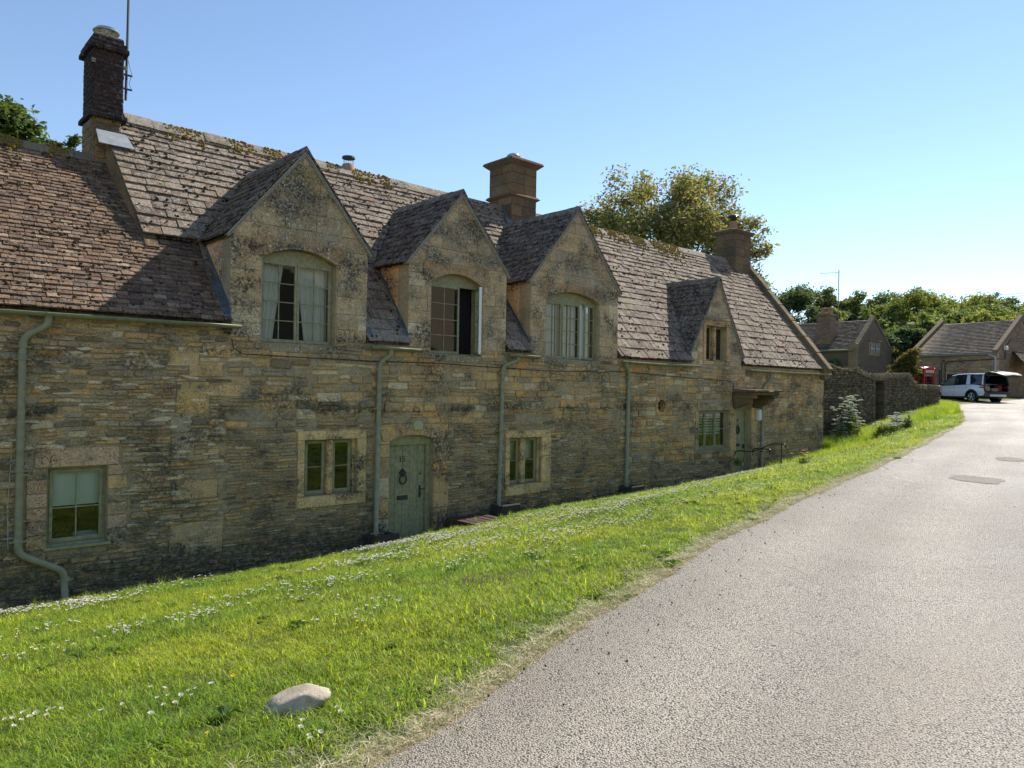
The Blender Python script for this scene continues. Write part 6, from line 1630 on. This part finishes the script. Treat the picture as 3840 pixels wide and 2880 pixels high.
ex = [(fa(px, py, D), r) for px, py, D, r in ((2330, 760, 42, 1.5), (2400, 720, 43, 1.3), (2500, 740, 41, 1.6), (2600, 740, 43, 1.5), (2640, 700, 43, 1.0), (2690, 790, 42, 1.5), (2250, 840, 42, 1.2), (2300, 880, 41, 1.4), (2780, 850, 42, 1.3), (2830, 900, 42, .9), (2420, 860, 40, 1.7), (2560, 870, 40, 1.8), (2700, 900, 40, 1.5), (2860, 950, 42, .6), (2790, 980, 41, 1.0), (2840, 1060, 41, .7), (2860, 1100, 41, .5), (2360, 980, 41, 1.5), (2500, 990, 40, 1.4), (2650, 980, 41, 1.3), (2220, 900, 43, .8), (2820, 1040, 41, .6), (2870, 1140, 42, .45))]
tree('copper_tree', 'large spreading tree with bronze-tinged leaves behind the cottage roofs', (c0.x, c0.y, -.5), 11.2, 4.3, .38, 14, 46000, .12, COPPER, .4, seed=3, extra=ex, limbs=14)
# leafy trees behind the left roof
p = fa(-20, 600, 26)
ex = [(fa(px, py, 26), r) for px, py, r in ((20, 460, .8), (60, 500, .6), (90, 440, .3), (50, 400, .35), (120, 500, .35), (10, 540, .6), (-60, 480, 1.0))]
tree('ash_tree', 'bright green tree top peeping over the ridge at the left edge', (p.x, p.y, -1), 7.4, 1.6, .16, 8, 7000, .10, [(.09, .13, .03), (.12, .16, .04), (.07, .11, .03)], .55, seed=5, extra=ex)
p = fa(230, 640, 30)
ex = [(fa(px, py, 30), r) for px, py, r in ((160, 535, .3), (190, 540, .3), (240, 552, .3), (275, 555, .35))]
tree('ash_tree', 'low green twigs showing between the left ridge and the brick chimney', (p.x, p.y, -1), 6.2, 1.0, .12, 5, 2500, .09, [(.06, .09, .03), (.08, .11, .03)], .6, seed=8, extra=ex)
# wooded hillside
hill_list = [  # px of crown centre, py of top, distance, spread, kind
 (2960, 1085, 100, 5.0, 'd'), (3040, 1068, 104, 4.6, 'd'), (3120, 1090, 108, 3.4, 'g'), (3175, 1120, 118, 3.0, 'l'), (3245, 1086, 112, 4.4, 'g'), (3330, 1092, 110, 4.6, 'g'), (3420, 1086, 122, 5, 'g'), (3400, 1105, 88, 3.9, 'w'),
 (3470, 1110, 104, 4.4, 'l'), (3555, 1098, 118, 5, 'g'), (3640, 1108, 112, 4.8, 'l'), (3700, 1130, 104, 4.6, 'g'), (3755, 1112, 130, 4.8, 'd'), (3820, 1142, 112, 4.4, 'g'), (3540, 1150, 96, 4.2, 'g'), (3620, 1165, 92, 4, 'g'),
 (3300, 1150, 84, 3.4, 'g'), (3235, 1170, 80, 2.0, 'k'), (3440, 1200, 76, 3.0, 'g'), (3360, 1230, 72, 2.4, 'd'), (3890, 1150, 108, 4.6, 'g'), (3960, 1150, 112, 5, 'g'), (3150, 1150, 92, 2.2, 'l'), (3700, 1190, 86, 3.4, 'l')]
labs = {'d': 'dark green woodland tree', 'g': 'mid green woodland tree', 'l': 'yellow-green woodland tree', 'w': 'pale weeping yellow-green tree', 'k': 'small dark conifer-like bush'}
pos_l = ['above the far house roof, leftmost of the wood', 'just left of the aerial mast above the far roof', 'behind the thin aerial mast', 'low in the gap right of the aerial mast', 'behind the ridge of the far gabled house', 'above the peak of the far gable', 'right behind the weeping tree top', 'filling the gap between the far house and the barn', 'above the left end of the barn ridge', 'on the skyline over the left part of the barn roof', 'on the skyline over the middle of the barn roof', 'just above the middle of the barn ridge', 'rising alone into the sky near the wires', 'above the right end of the barn ridge', 'standing in front of the skyline over the barn roof', 'lower down close to the barn ridge', 'right of the far gable, in front of the wood', 'between the far chimney and the far gable', 'beside the left coping of the barn', 'low down right of the far gable wall', 'at the right edge of the picture above the barn', 'beyond the right edge of the barn', 'low down behind the far roof beside the mast', 'close behind the barn ridge towards the right']
for i, ((px, py, D, sp_, kd), pl) in enumerate(zip(hill_list, pos_l)):
    top_ = fa(px, py, D); gz = ground_z(top_.x, top_.y); h = top_.z-gz
    pal_ = {'d': DGRN, 'g': GRN, 'l': LGRN, 'w': [(.15, .17, .04), (.12, .15, .035)], 'k': [(.02, .035, .02)]}[kd]
    tree('woodland_tree', labs[kd]+' '+pl, (top_.x, top_.y, gz), h*1.02, sp_, .22, 22 if kd != 'k' else 8, 13000 if D < 115 else 11000, .215 if kd != 'w' else .17, pal_, .25 if kd != 'g' else .2, group='trees of the wood on the hillside', seed=20+i, limbs=8)
uw = MB(); cl = []
for k in range(150):
    px = random.uniform(2880, 4000); D = random.uniform(72, 130)
    if px < 3250 and D < 90: continue
    q = fa(px, 1300, D); gz = ground_z(q.x, q.y); cl.append(((q.x, q.y, gz+random.uniform(.5, 2.6)), random.uniform(1., 2.4)))
leaf_cloud(uw, cl, 26000, .3, DGRN+GRN); uw.build('undergrowth', M_LEAF, None, kind='stuff')
# shrub by the telephone box
p = fa(3385, 1480, 54); 
ex = [(fa(px, py, 53), r) for px, py, r in ((3405, 1330, .6), (3390, 1370, .6), (3425, 1365, .45), (3370, 1400, .6), (3400, 1400, .6), (3360, 1370, .35), (3350, 1320, .3), (3430, 1320, .3))]
tree('small_tree', 'small rusty-leaved tree left of the red telephone box', (p.x, p.y, -.4), 2.9, .9, .07, 6, 4200, .11, [(.14, .10, .035), (.10, .11, .03), (.17, .10, .05), (.07, .09, .025)], .3, seed=77, extra=ex)
# creeper on the far house
ivy = MB(); leaf_cloud(ivy, [((HX0-.1+random.uniform(-.1, .3), random.uniform(11.2, 20), random.uniform(.8, 2.6)), .5) for _ in range(26)], 2600, .14, DGRN)
iv = thing('creeper', 'dark green creeper under the eaves of the far house', 'creeper', (HX0, 14, 0)); ivy.build('leaves', M_LEAF, iv)
# ---------------------------------------------------------------- lawn: instanced tufts (one object that nobody could count)
src = bpy.data.collections.new('tuft_sources')
def blade(mb, x, y, h, w, lean, ang, col, seg=3):
    dx, dy = math.cos(ang), math.sin(ang); vs = []
    for k in range(seg+1):
        t = k/seg; o = lean*h*t*t; ww = w*(1-t**1.5)*.5; px, py, pz = x+dx*o, y+dy*o, h*(t-.25*abs(lean)*t*t)
        if k == seg: vs.append((px, py, pz))
        else: vs += [(px-dy*ww, py+dx*ww, pz), (px+dy*ww, py-dx*ww, pz)]
    fs = [(2*k, 2*k+1, 2*k+3, 2*k+2) for k in range(seg-1)]+[(2*seg-2, 2*seg-1, 2*seg)]
    mb.add(vs, fs, col)
def tuft(name, n, rad, h, w, pal, mat, lean=(.1, .9), var=.25):
    mb = MB()
    for _ in range(n):
        a = random.uniform(0, 2*PI); r_ = rad*math.sqrt(random.random()); blade(mb, r_*math.cos(a), r_*math.sin(a), random.uniform(*h), random.uniform(*w), random.uniform(*lean), random.uniform(0, 2*PI), jit(random.choice(pal), var))
    ob = bpy.data.objects.new(name, mb.mesh(name, mat)); return ob
GP = [(0.28, 0.40, 0.05), (0.34, 0.46, 0.055), (0.23, 0.355, 0.04), (0.40, 0.49, 0.08), (0.24, 0.36, 0.065)]
GPd = GP+GP+[(.40, .35, .2), (.22, .2, .08)]
lawn_src = [tuft('grass_tuft', 34, .085, (.018, .062), (.0035, .0065), GP if k % 3 else GPd, M_GRASS, (.3, 1.6), .4) for k in range(6)]
long_src = [tuft('long_tuft', 34, .06, (.10, .30), (.003, .007), GP, M_GRASS, (.1, .8)) for k in range(3)]
straw_src = [tuft('straw_tuft', 20, .07, (.012, .034), (.002, .004), [(.62, .52, .33), (.7, .6, .42), (.5, .4, .24), (.16, .2, .06)], M_STRAW, (1.8, 3.4)) for k in range(3)]
def daisy(name, open_=1., petal=M_PETAL, cen=(.6, .4, .02), pr=.0105, stem=.06, npet=12):
    mb = MB(); mb.tube([(0, 0, 0), (.003, 0, stem)], .0012, 4, (.06, .1, .02)); 
    for k in range(npet):
        a = 2*PI*k/npet; b = a+.2; q = pr*random.uniform(.85, 1.1); z = stem+.002+.003*open_
        mb.add([(.002*math.cos(a), .002*math.sin(a), stem), (q*math.cos(a-.2), q*math.sin(a-.2), z), (q*1.1*math.cos(a), q*1.1*math.sin(a), z), (q*math.cos(b), q*math.sin(b), z)], [(0, 1, 2, 3)], (.82, .82, .8))
    mb.lathe([(.0035, stem), (.0035, stem+.003), (.001, stem+.0045)], (0, 0, 0), 6, cen)
    t2 = bpy.data.objects.new(name, mb.mesh(name, M_FLOWER)); return t2
t = NT('flower_parts', .7, .15); t.base(t.attr()); tl_ = t.n.new('ShaderNodeBsdfTranslucent'); t.lk(t.attr(), tl_.inputs[0]); mx_ = t.n.new('ShaderNodeMixShader'); mx_.inputs[0].default_value = .35; t.lk(t.b.outputs[0], mx_.inputs[1]); t.lk(tl_.outputs[0], mx_.inputs[2]); t.lk(mx_.outputs[0], t.out.inputs[0]); M_FLOWER = t.mat
dais = [daisy('daisy') for _ in range(3)]
def yel(name, pr=.014, stem=.13, col=(.75, .5, .01), n=5):
    mb = MB(); mb.tube([(0, 0, 0), (.01, .004, stem*.6), (.004, 0, stem)], .0015, 4, (.06, .1, .02))
    for k in range(n):
        a = 2*PI*k/n; mb.add([(0, 0, stem), (pr*math.cos(a-.5), pr*math.sin(a-.5), stem+.006), (pr*1.15*math.cos(a), pr*1.15*math.sin(a), stem+.009), (pr*math.cos(a+.5), pr*math.sin(a+.5), stem+.006)], [(0, 1, 2, 3)], col)
    return bpy.data.objects.new(name, mb.mesh(name, M_FLOWER))
butter = [yel('buttercup') for _ in range(2)]; poppy = [yel('yellow_poppy', .035, .3, (.8, .42, .01)) for _ in range(2)]
def clov(name):
    mb = MB(); mb.tube([(0, 0, 0), (0, .003, .06)], .0012, 4, (.06, .1, .02))
    for k in range(26):
        a = random.uniform(0, 2*PI); e = random.uniform(-.3, 1.4); d = Vector((math.cos(a)*math.cos(e), math.sin(a)*math.cos(e), math.sin(e))); s_ = d.orthogonal().normalized()*.002; b = Vector((0, 0, .064))
        mb.add([b-s_, b+s_, b+d*.011+s_*.6, b+d*.011-s_*.6], [(0, 1, 2, 3)], jit((.45, .22, .30), .25))
    return bpy.data.objects.new(name, mb.mesh(name, M_FLOWER))
clover = [clov('clover') for _ in range(2)]
def scatter(name, sources, pts, kind='stuff'):
    """pts: (x, y, z, scale, rz, tiltx, tilty, which); one object that instances the given source meshes"""
    P = np.array(pts, np.float32); me = bpy.data.meshes.new(name); me.vertices.add(len(P)); me.vertices.foreach_set('co', P[:, :3].ravel())
    a = me.attributes.new('rot', 'FLOAT_VECTOR', 'POINT'); a.data.foreach_set('vector', np.stack([P[:, 5], P[:, 6], P[:, 4]], 1).ravel())
    a = me.attributes.new('scl', 'FLOAT', 'POINT'); a.data.foreach_set('value', P[:, 3].copy())
    a = me.attributes.new('which', 'INT', 'POINT'); a.data.foreach_set('value', P[:, 7].astype(np.int32))
    me.update(); ob = link(bpy.data.objects.new(name, me), None, kind)
    ng = bpy.data.node_groups.new(name+'_nodes', 'GeometryNodeTree'); ng.interface.new_socket('Geometry', in_out='INPUT', socket_type='NodeSocketGeometry'); ng.interface.new_socket('Geometry', in_out='OUTPUT', socket_type='NodeSocketGeometry')
    N = ng.nodes; gi = N.new('NodeGroupInput'); go = N.new('NodeGroupOutput'); iop = N.new('GeometryNodeInstanceOnPoints'); g2i = N.new('GeometryNodeGeometryToInstance')
    for s_ in sources[::-1]:
        oi = N.new('GeometryNodeObjectInfo'); oi.inputs['Object'].default_value = s_; ng.links.new(oi.outputs['Geometry'], g2i.inputs[0])
    ng.links.new(gi.outputs[0], iop.inputs['Points']); ng.links.new(g2i.outputs[0], iop.inputs['Instance']); iop.inputs['Pick Instance'].default_value = True
    def at_(nm, dt):
        n_ = N.new('GeometryNodeInputNamedAttribute'); n_.data_type = dt; n_.inputs[0].default_value = nm
        return [o for o in n_.outputs if o.enabled and o.name == 'Attribute'][0]
    ng.links.new(at_('which', 'INT'), iop.inputs['Instance Index'])
    e2r = N.new('FunctionNodeEulerToRotation'); ng.links.new(at_('rot', 'FLOAT_VECTOR'), e2r.inputs[0]); ng.links.new(e2r.outputs[0], iop.inputs['Rotation'])
    ng.links.new(at_('scl', 'FLOAT'), iop.inputs['Scale']); ng.links.new(iop.outputs[0], go.inputs[0])
    md = ob.modifiers.new('nodes', 'NODES'); md.node_group = ng; return ob
def in_lawn(x, y):
    if x < -1 or x > 40: return False
    ye = edge_y(x); top = -.05 if x < 24.8 else interp([(g[0], g[1]-.02) for g in GW[:9]], x)
    return ye < y < top
def seen(x, y, z=0, m_=80):
    q = proj((x, y, z)); return q and -m_ < q[0] < 3840+m_ and q[1] < 2880+2*m_
gp = []; lg = []; stw = []
x = -.5
cell = .5
while x < 40:
    y = -10.
    while y < 1.8:
        cx, cy = x+cell/2, y+cell/2; D = math.hypot(cx, cy+11.5)
        if seen(cx, cy, ground_z(cx, cy), 260):
            dens = 260 if D < 6 else (190 if D < 9 else (120 if D < 14 else (80 if D < 22 else 50)))
            for _ in range(int(dens*cell*cell)):
                px_, py_ = x+random.random()*cell, y+random.random()*cell
                if not in_lawn(px_, py_) or (8.6 < px_ < 9.75 and py_ > -1.1): continue
                e = py_-edge_y(px_); nz = mnoise.noise(Vector((px_*1.1, py_*1.1, 0))); nz2 = mnoise.noise(Vector((px_*.35, py_*.35, 5)))
                bare = .05+.10*nz
                if e < bare and random.random() < .88: continue
                if e < bare+.25 and random.random() < .45: continue
                s_ = (1+.5*nz+.6*max(0, nz2)+random.uniform(-.3, .3))*(.55+.45*ss(0, .5, e))
                if D > 14: s_ *= 1.25
                if px_ > 26: s_ *= 1.9 if py_ > edge_y(px_)+.6 else 1.5
                gp.append((px_, py_, ground_z(px_, py_)-.004, s_, random.uniform(0, 6.28), random.uniform(-.15, .15), random.uniform(-.15, .15), random.randrange(6)))
        y += cell
    x += cell
scatter('grass', lawn_src, gp)
for k in range(5600):
    px_ = -.2+25*random.random()**1.6; e = random.gauss(.10, .045) if random.random() < .8 else random.gauss(.22, .13); py_ = edge_y(px_)+e
    if seen(px_, py_, road_z(px_)): stw.append((px_, py_, ground_z(px_, max(py_, interp(EDGE, px_)))+.006, random.uniform(.5, 1.1), random.uniform(0, 6.28), random.uniform(-.3, .3), random.uniform(-.3, .3), random.randrange(3)))
scatter('dry_straw', straw_src, stw)
# longer grass along the wall foot, round the step and below the garden wall
for k in range(420):
    px_ = random.uniform(1.2, 24.5); py_ = -.42-abs(random.gauss(0, .1))
    if mnoise.noise(Vector((px_*1.4, 3, 0))) > random.uniform(-.3, .5): lg.append((px_, py_, ground_z(px_, py_), random.uniform(.35, .8), random.uniform(0, 6.28), 0, 0, random.randrange(3)))
for k in range(330):
    px_ = random.uniform(19.8, 24.6); py_ = random.gauss(-1.3, .5)
    if py_ < -.3: lg.append((px_, py_, ground_z(px_, py_), random.uniform(.5, 1.1), random.uniform(0, 6.28), 0, 0, random.randrange(3)))
for k in range(4600):
    px_ = random.uniform(24.8, 38.6); py_ = interp([(g[0], g[1]) for g in GW[:9]], px_)-.15-abs(random.gauss(0, .55))
    if py_ > edge_y(px_)+.25: lg.append((px_, py_, ground_z(px_, py_), random.uniform(.7, 1.9), random.uniform(0, 6.28), 0, 0, random.randrange(3)))
scatter('long_grass', long_src, lg)
# verge at the far right
vg = []
for k in range(2600):
    px_ = random.uniform(41, 54); py_ = random.uniform(-7, -2.35)
    if py_ < interp(REDGE, px_)-.05 and (px_-41)*.9 > 0 and px_ > 41+abs(py_+3)*.2: vg.append((px_, py_, ground_z(px_, py_), 1.8, random.uniform(0, 6.28), 0, 0, random.randrange(6)))
scatter('verge_grass', lawn_src, vg)
# daisies in drifts, read off the photograph
drift = [(560, 2230, 2.2, 40), (330, 2290, 1.0, 12), (60, 2310, .8, 10), (730, 2170, 1.5, 70), (1000, 2120, 1.6, 80), (1300, 2060, 1.8, 160), (1500, 2045, 1.4, 190), (1680, 2025, 1.6, 170), (1400, 2110, 1.4, 110), (1750, 2060, 1.2, 80), (1250, 2200, 1.0, 40), (750, 2330, .5, 24), (500, 2380, .6, 18), (100, 2400, .5, 16), (60, 2490, .3, 8), (150, 2730, .25, 6),
 (1950, 1960, 2.4, 120), (2150, 1950, 2.2, 140), (2330, 1900, 2.4, 130), (2100, 2010, 2, 80), (2250, 1990, 2, 60), (2550, 1850, 2.4, 90), (2700, 1800, 2.4, 90), (2800, 1780, 2, 60), (2620, 1880, 2, 50), (2850, 1830, 2, 40), (1350, 2330, .6, 10), (1130, 2270, .4, 12), (500, 2680, .8, 6), (1180, 2790, .3, 4), (2000, 2120, 1.5, 16), (1700, 2130, 1.2, 24), (900, 2250, 1.0, 20)]
dz = []
for px, py, spx, n in drift:
    c = px_ground(px, py)
    for k in range(int(n*1.9)):
        a = c.x+random.gauss(0, .32*spx); b = c.y+random.gauss(0, .22*min(spx, 1.6))
        if random.random() < .7 and dz and k: q = random.choice(dz[-min(len(dz), 12):]); a2, b2 = q[0]+random.gauss(0, .10), q[1]+random.gauss(0, .10); a, b = (a2, b2) if random.random() < .75 else (a, b)
        if in_lawn(a, b-.15) and b < -.62: dz.append((a, b, ground_z(a, b), random.uniform(.95, 1.45), random.uniform(0, 6.28), random.uniform(-.35, .35), random.uniform(-.35, .35), random.randrange(3)))
scatter('daisies', dais, dz)
bu = []
for px, py, spx, n in ((1540, 2140, .8, 5), (760, 2275, .3, 2), (100, 2415, .1, 2), (890, 2635, .05, 1), (780, 2830, .05, 1), (1370, 2400, .3, 3), (3230, 1690, 1.6, 60), (3280, 1680, 1.2, 40), (3120, 1770, .7, 14), (2700, 1850, 2, 16), (2500, 1930, 2, 12), (1900, 2000, 2, 8), (1290, 2160, .5, 2)):
    c = px_ground(px, py)
    for k in range(n):
        a, b = c.x+random.gauss(0, .3*spx), c.y+random.gauss(0, .15*spx)
        if in_lawn(a, b): bu.append((a, b, ground_z(a, b), random.uniform(.7, 1.2), random.uniform(0, 6.28), random.uniform(-.2, .2), random.uniform(-.2, .2), random.randrange(2)))
scatter('buttercups', butter, bu)
cv = []
for px, py, spx, n in ((1830, 2195, .5, 26), (1720, 2215, .35, 12), (1560, 2225, .1, 3), (1660, 2195, .1, 2)):
    c = px_ground(px, py)
    for k in range(n): a, b = c.x+random.gauss(0, .3*spx), c.y+random.gauss(0, .16); cv.append((a, b, ground_z(a, b)+.0, random.uniform(.9, 1.3), 0, 0, 0, random.randrange(2)))
scatter('red_clover', clover, cv)
# broad-leaved weeds in the turf
def rosette(name):
    mb = MB(); n = 7
    for k in range(n):
        a = 2*PI*k/n+random.uniform(-.3, .3); L = random.uniform(.05, .09); w = .014
        d = Vector((math.cos(a), math.sin(a), 0)); q = Vector((-d.y, d.x, 0)); p = [Vector((0, 0, .01)), d*L*.45+Vector((0, 0, .035)), d*L+Vector((0, 0, .02))]
        mb.add([p[0]-q*.003, p[0]+q*.003, p[1]+q*w, p[2], p[1]-q*w], [(0, 1, 2, 3, 4)], jit((.12, .2, .04), .25))
    return bpy.data.objects.new(name, mb.mesh(name, M_GRASS))
ws_ = [rosette('weed_rosette') for _ in range(3)]; wp = []
for k in range(900):
    px_, py_ = random.uniform(.3, 16), random.uniform(-9.2, -.6)
    if in_lawn(px_, py_) and mnoise.noise(Vector((px_*1.7, py_*1.7, 8))) > .12: wp.append((px_, py_, ground_z(px_, py_), random.uniform(.7, 1.5), random.uniform(0, 6), random.uniform(-.2, .2), random.uniform(-.2, .2), random.randrange(3)))
for k in range(14):
    px_ = random.uniform(1.3, 9); py_ = edge_y(px_)+abs(random.gauss(.15, .1)); wp.append((px_, py_, ground_z(px_, py_), random.uniform(.4, .7), random.uniform(0, 6), 0, 0, random.randrange(3)))
scatter('weeds', ws_, wp)
# yellow poppies near the far door
for px, py, n, lab in ((3020, 1745, 7, 'clump of yellow poppies in the grass right of the long handrail'), (2700, 1800, 3, 'two or three yellow poppies against the wall under the far ground floor window')):
    c = px_ground(px, py); 
    if n == 3: c.y = -.5; c.x = 18.6
    t_ = thing('poppy_plant', lab, 'flowers', tuple(c))
    lf = MB(); leaf_cloud(lf, [((c.x, c.y, c.z+.08), .16)], 160, .04, GRN); lf.build('leaves', M_LEAF, t_)
    for k in range(n):
        o_ = bpy.data.objects.new('flower', poppy[k % 2].data); o_.location = Vector((random.gauss(0, .2), random.gauss(0, .1), -.05+random.uniform(-.05, .05))); o_.scale = (1.1,)*3; o_.rotation_euler = (0, 0, random.uniform(0, 6)); COL.objects.link(o_); o_.parent = t_
# cow parsley: tall white umbels by the garden wall
def umbel_plant(label, stems, hts, flower=True):
    c = stems[0]; t_ = thing('cow_parsley', label, 'plant', (c[0], c[1], ground_z(c[0], c[1])), 'white-flowered cow parsley by the garden wall')
    sm_ = MB(); fl = MB(); lf = MB(); cl = []
    for (x, y), h in zip(stems, hts):
        z = ground_z(x, y); tx, ty = x+random.uniform(-.12, .12), y+random.uniform(-.1, .1); sm_.tube([(x, y, z), ((x+tx)/2, (y+ty)/2+.02, z+h*.5), (tx, ty, z+h*.8)], .008, 5, (.07, .11, .03))
        for k in range(random.randint(4, 7)):
            a = random.uniform(0, 2*PI); r_ = random.uniform(.06, .26); e = Vector((tx+r_*math.cos(a), ty+r_*math.sin(a), z+h*random.uniform(.72, 1.02))); s0_ = Vector(((x+tx)/2, (y+ty)/2, z+h*random.uniform(.5, .75))); sm_.tube([s0_, e], .004, 4, (.08, .12, .04))
            for j in range(30):
                b = random.uniform(0, 2*PI); q = .085*math.sqrt(random.random()); cc = e+Vector((q*math.cos(b), q*math.sin(b), .025-3.5*q*q)); s_ = random.uniform(.009, .015)
                ua = Vector((random.gauss(0, 1), random.gauss(0, 1), random.gauss(0, .6))).normalized()*s_; ub = ua.cross(Vector((random.gauss(0, 1), random.gauss(0, 1), random.gauss(0, 1)))).normalized()*s_; fl.add([cc-ua-ub, cc+ua-ub, cc+ua+ub, cc-ua+ub], [(0, 1, 2, 3)], (.50, .52, .40))
        cl.append(((x, y, z+h*.25), .22)); cl.append(((tx, ty, z+h*.5), .16))
    leaf_cloud(lf, cl, 1000*len(stems)//2, .04, GRN); sm_.build('stems', M_LEAF, t_, kind='stuff'); fl.build('flower_heads', M_FLOWER, t_, kind='stuff'); lf.build('leaves', M_LEAF, t_, kind='stuff')
b = px_ground(3150, 1660)
umbel_plant('tallest bushy cow parsley against the dark wall just right of the end cottage', [(b.x+random.gauss(0, .45), min(b.y+random.gauss(-.05, .25), .05)) for _ in range(34)], [random.uniform(.6, 1.7) for _ in range(34)])
b = px_ground(3120, 1670)
umbel_plant('low white flower clump at the left foot of the tallest cow parsley', [(b.x+random.gauss(0, .15), min(b.y+random.gauss(-.1, .15), .1)) for _ in range(8)], [random.uniform(.3, .55) for _ in range(8)])
b = px_ground(3385, 1620)
umbel_plant('low spreading cow parsley right of the doorway in the garden wall', [(b.x+random.gauss(0, .7), min(b.y+random.gauss(.1, .2), .1)) for _ in range(12)], [random.uniform(.35, .8) for _ in range(12)])
# boulder in the lawn
c = px_ground(1105, 2665); t_ = thing('boulder', 'rounded pale grey stone lying in the lawn near the road edge', 'stone', tuple(c))
bm = bmesh.new(); bmesh.ops.create_icosphere(bm, subdivisions=4, radius=1)
ax = RT.copy(); ax.z = 0; ax.normalize(); ay = Vector((-ax.y, ax.x, 0))
cuts = [(Vector((-.1, -.25, .95)).normalized(), .66), (Vector((.75, -.1, .65)).normalized(), .72), (Vector((.2, -.95, .25)).normalized(), .70), (Vector((-.8, -.4, .45)).normalized(), .74), (Vector((.3, .9, .3)).normalized(), .7)]
for v in bm.verts:
    q = v.co.copy()
    for n__, h__ in cuts:
        d__ = q.dot(n__)-h__
        if d__ > 0: q -= n__*d__*.88
    k = 1+.06*mnoise.noise(q*1.7+Vector((3, 1, 2)))+.025*mnoise.noise(q*5); lx, ly, lz = q.x*.175*k, q.y*.115*k, q.z*.082*k
    lz += lx*.30; v.co = c+ax*lx+ay*ly+Vector((0, 0, lz+.03))
me = bpy.data.meshes.new('rock'); bm.to_mesh(me); bm.free(); me.polygons.foreach_set('use_smooth', [True]*len(me.polygons))
t = NT('boulder_stone', .9, .2); n_ = t.noise(9, 6, .65); n2_ = t.noise(70, 5, .7)
cc = t.mix(t.ramp(n_, .35, .65), (.36, .29, .21), (.50, .43, .33)); cc = t.mix(t.ramp(n2_, .5, .7, 0, .5), cc, (.16, .13, .11)); cc = t.mix(t.ramp(t.noise(14, 3), .62, .72, 0, .7), cc, (.1, .08, .07)); t.base(cc); b_ = t.bump(n2_, .006, .8); t.bump(n_, .02, .6, b_)
me.materials.append(t.mat); link(bpy.data.objects.new('rock', me), t_)
# small grit lying on the road
gr = []
for k in range(220):
    px_ = 1+14*random.random()**1.5; py_ = interp(EDGE, px_)-abs(random.gauss(0, .35)) if random.random() < .6 else interp(EDGE, px_)-random.uniform(0, 3)
    gr.append((px_, py_, road_z(px_)+.03, random.uniform(.3, 1.1), random.uniform(0, 6), random.uniform(0, 3), random.uniform(0, 3), 0))
mb = MB(); mb.lathe([(.001, -.006), (.007, -.002), (.006, .004), (.001, .006)], (0, 0, 0), 6, (.12, .10, .08)); gsrc = bpy.data.objects.new('grit', mb.mesh('grit', M_FLOWER))
scatter('road_grit', [gsrc], gr)
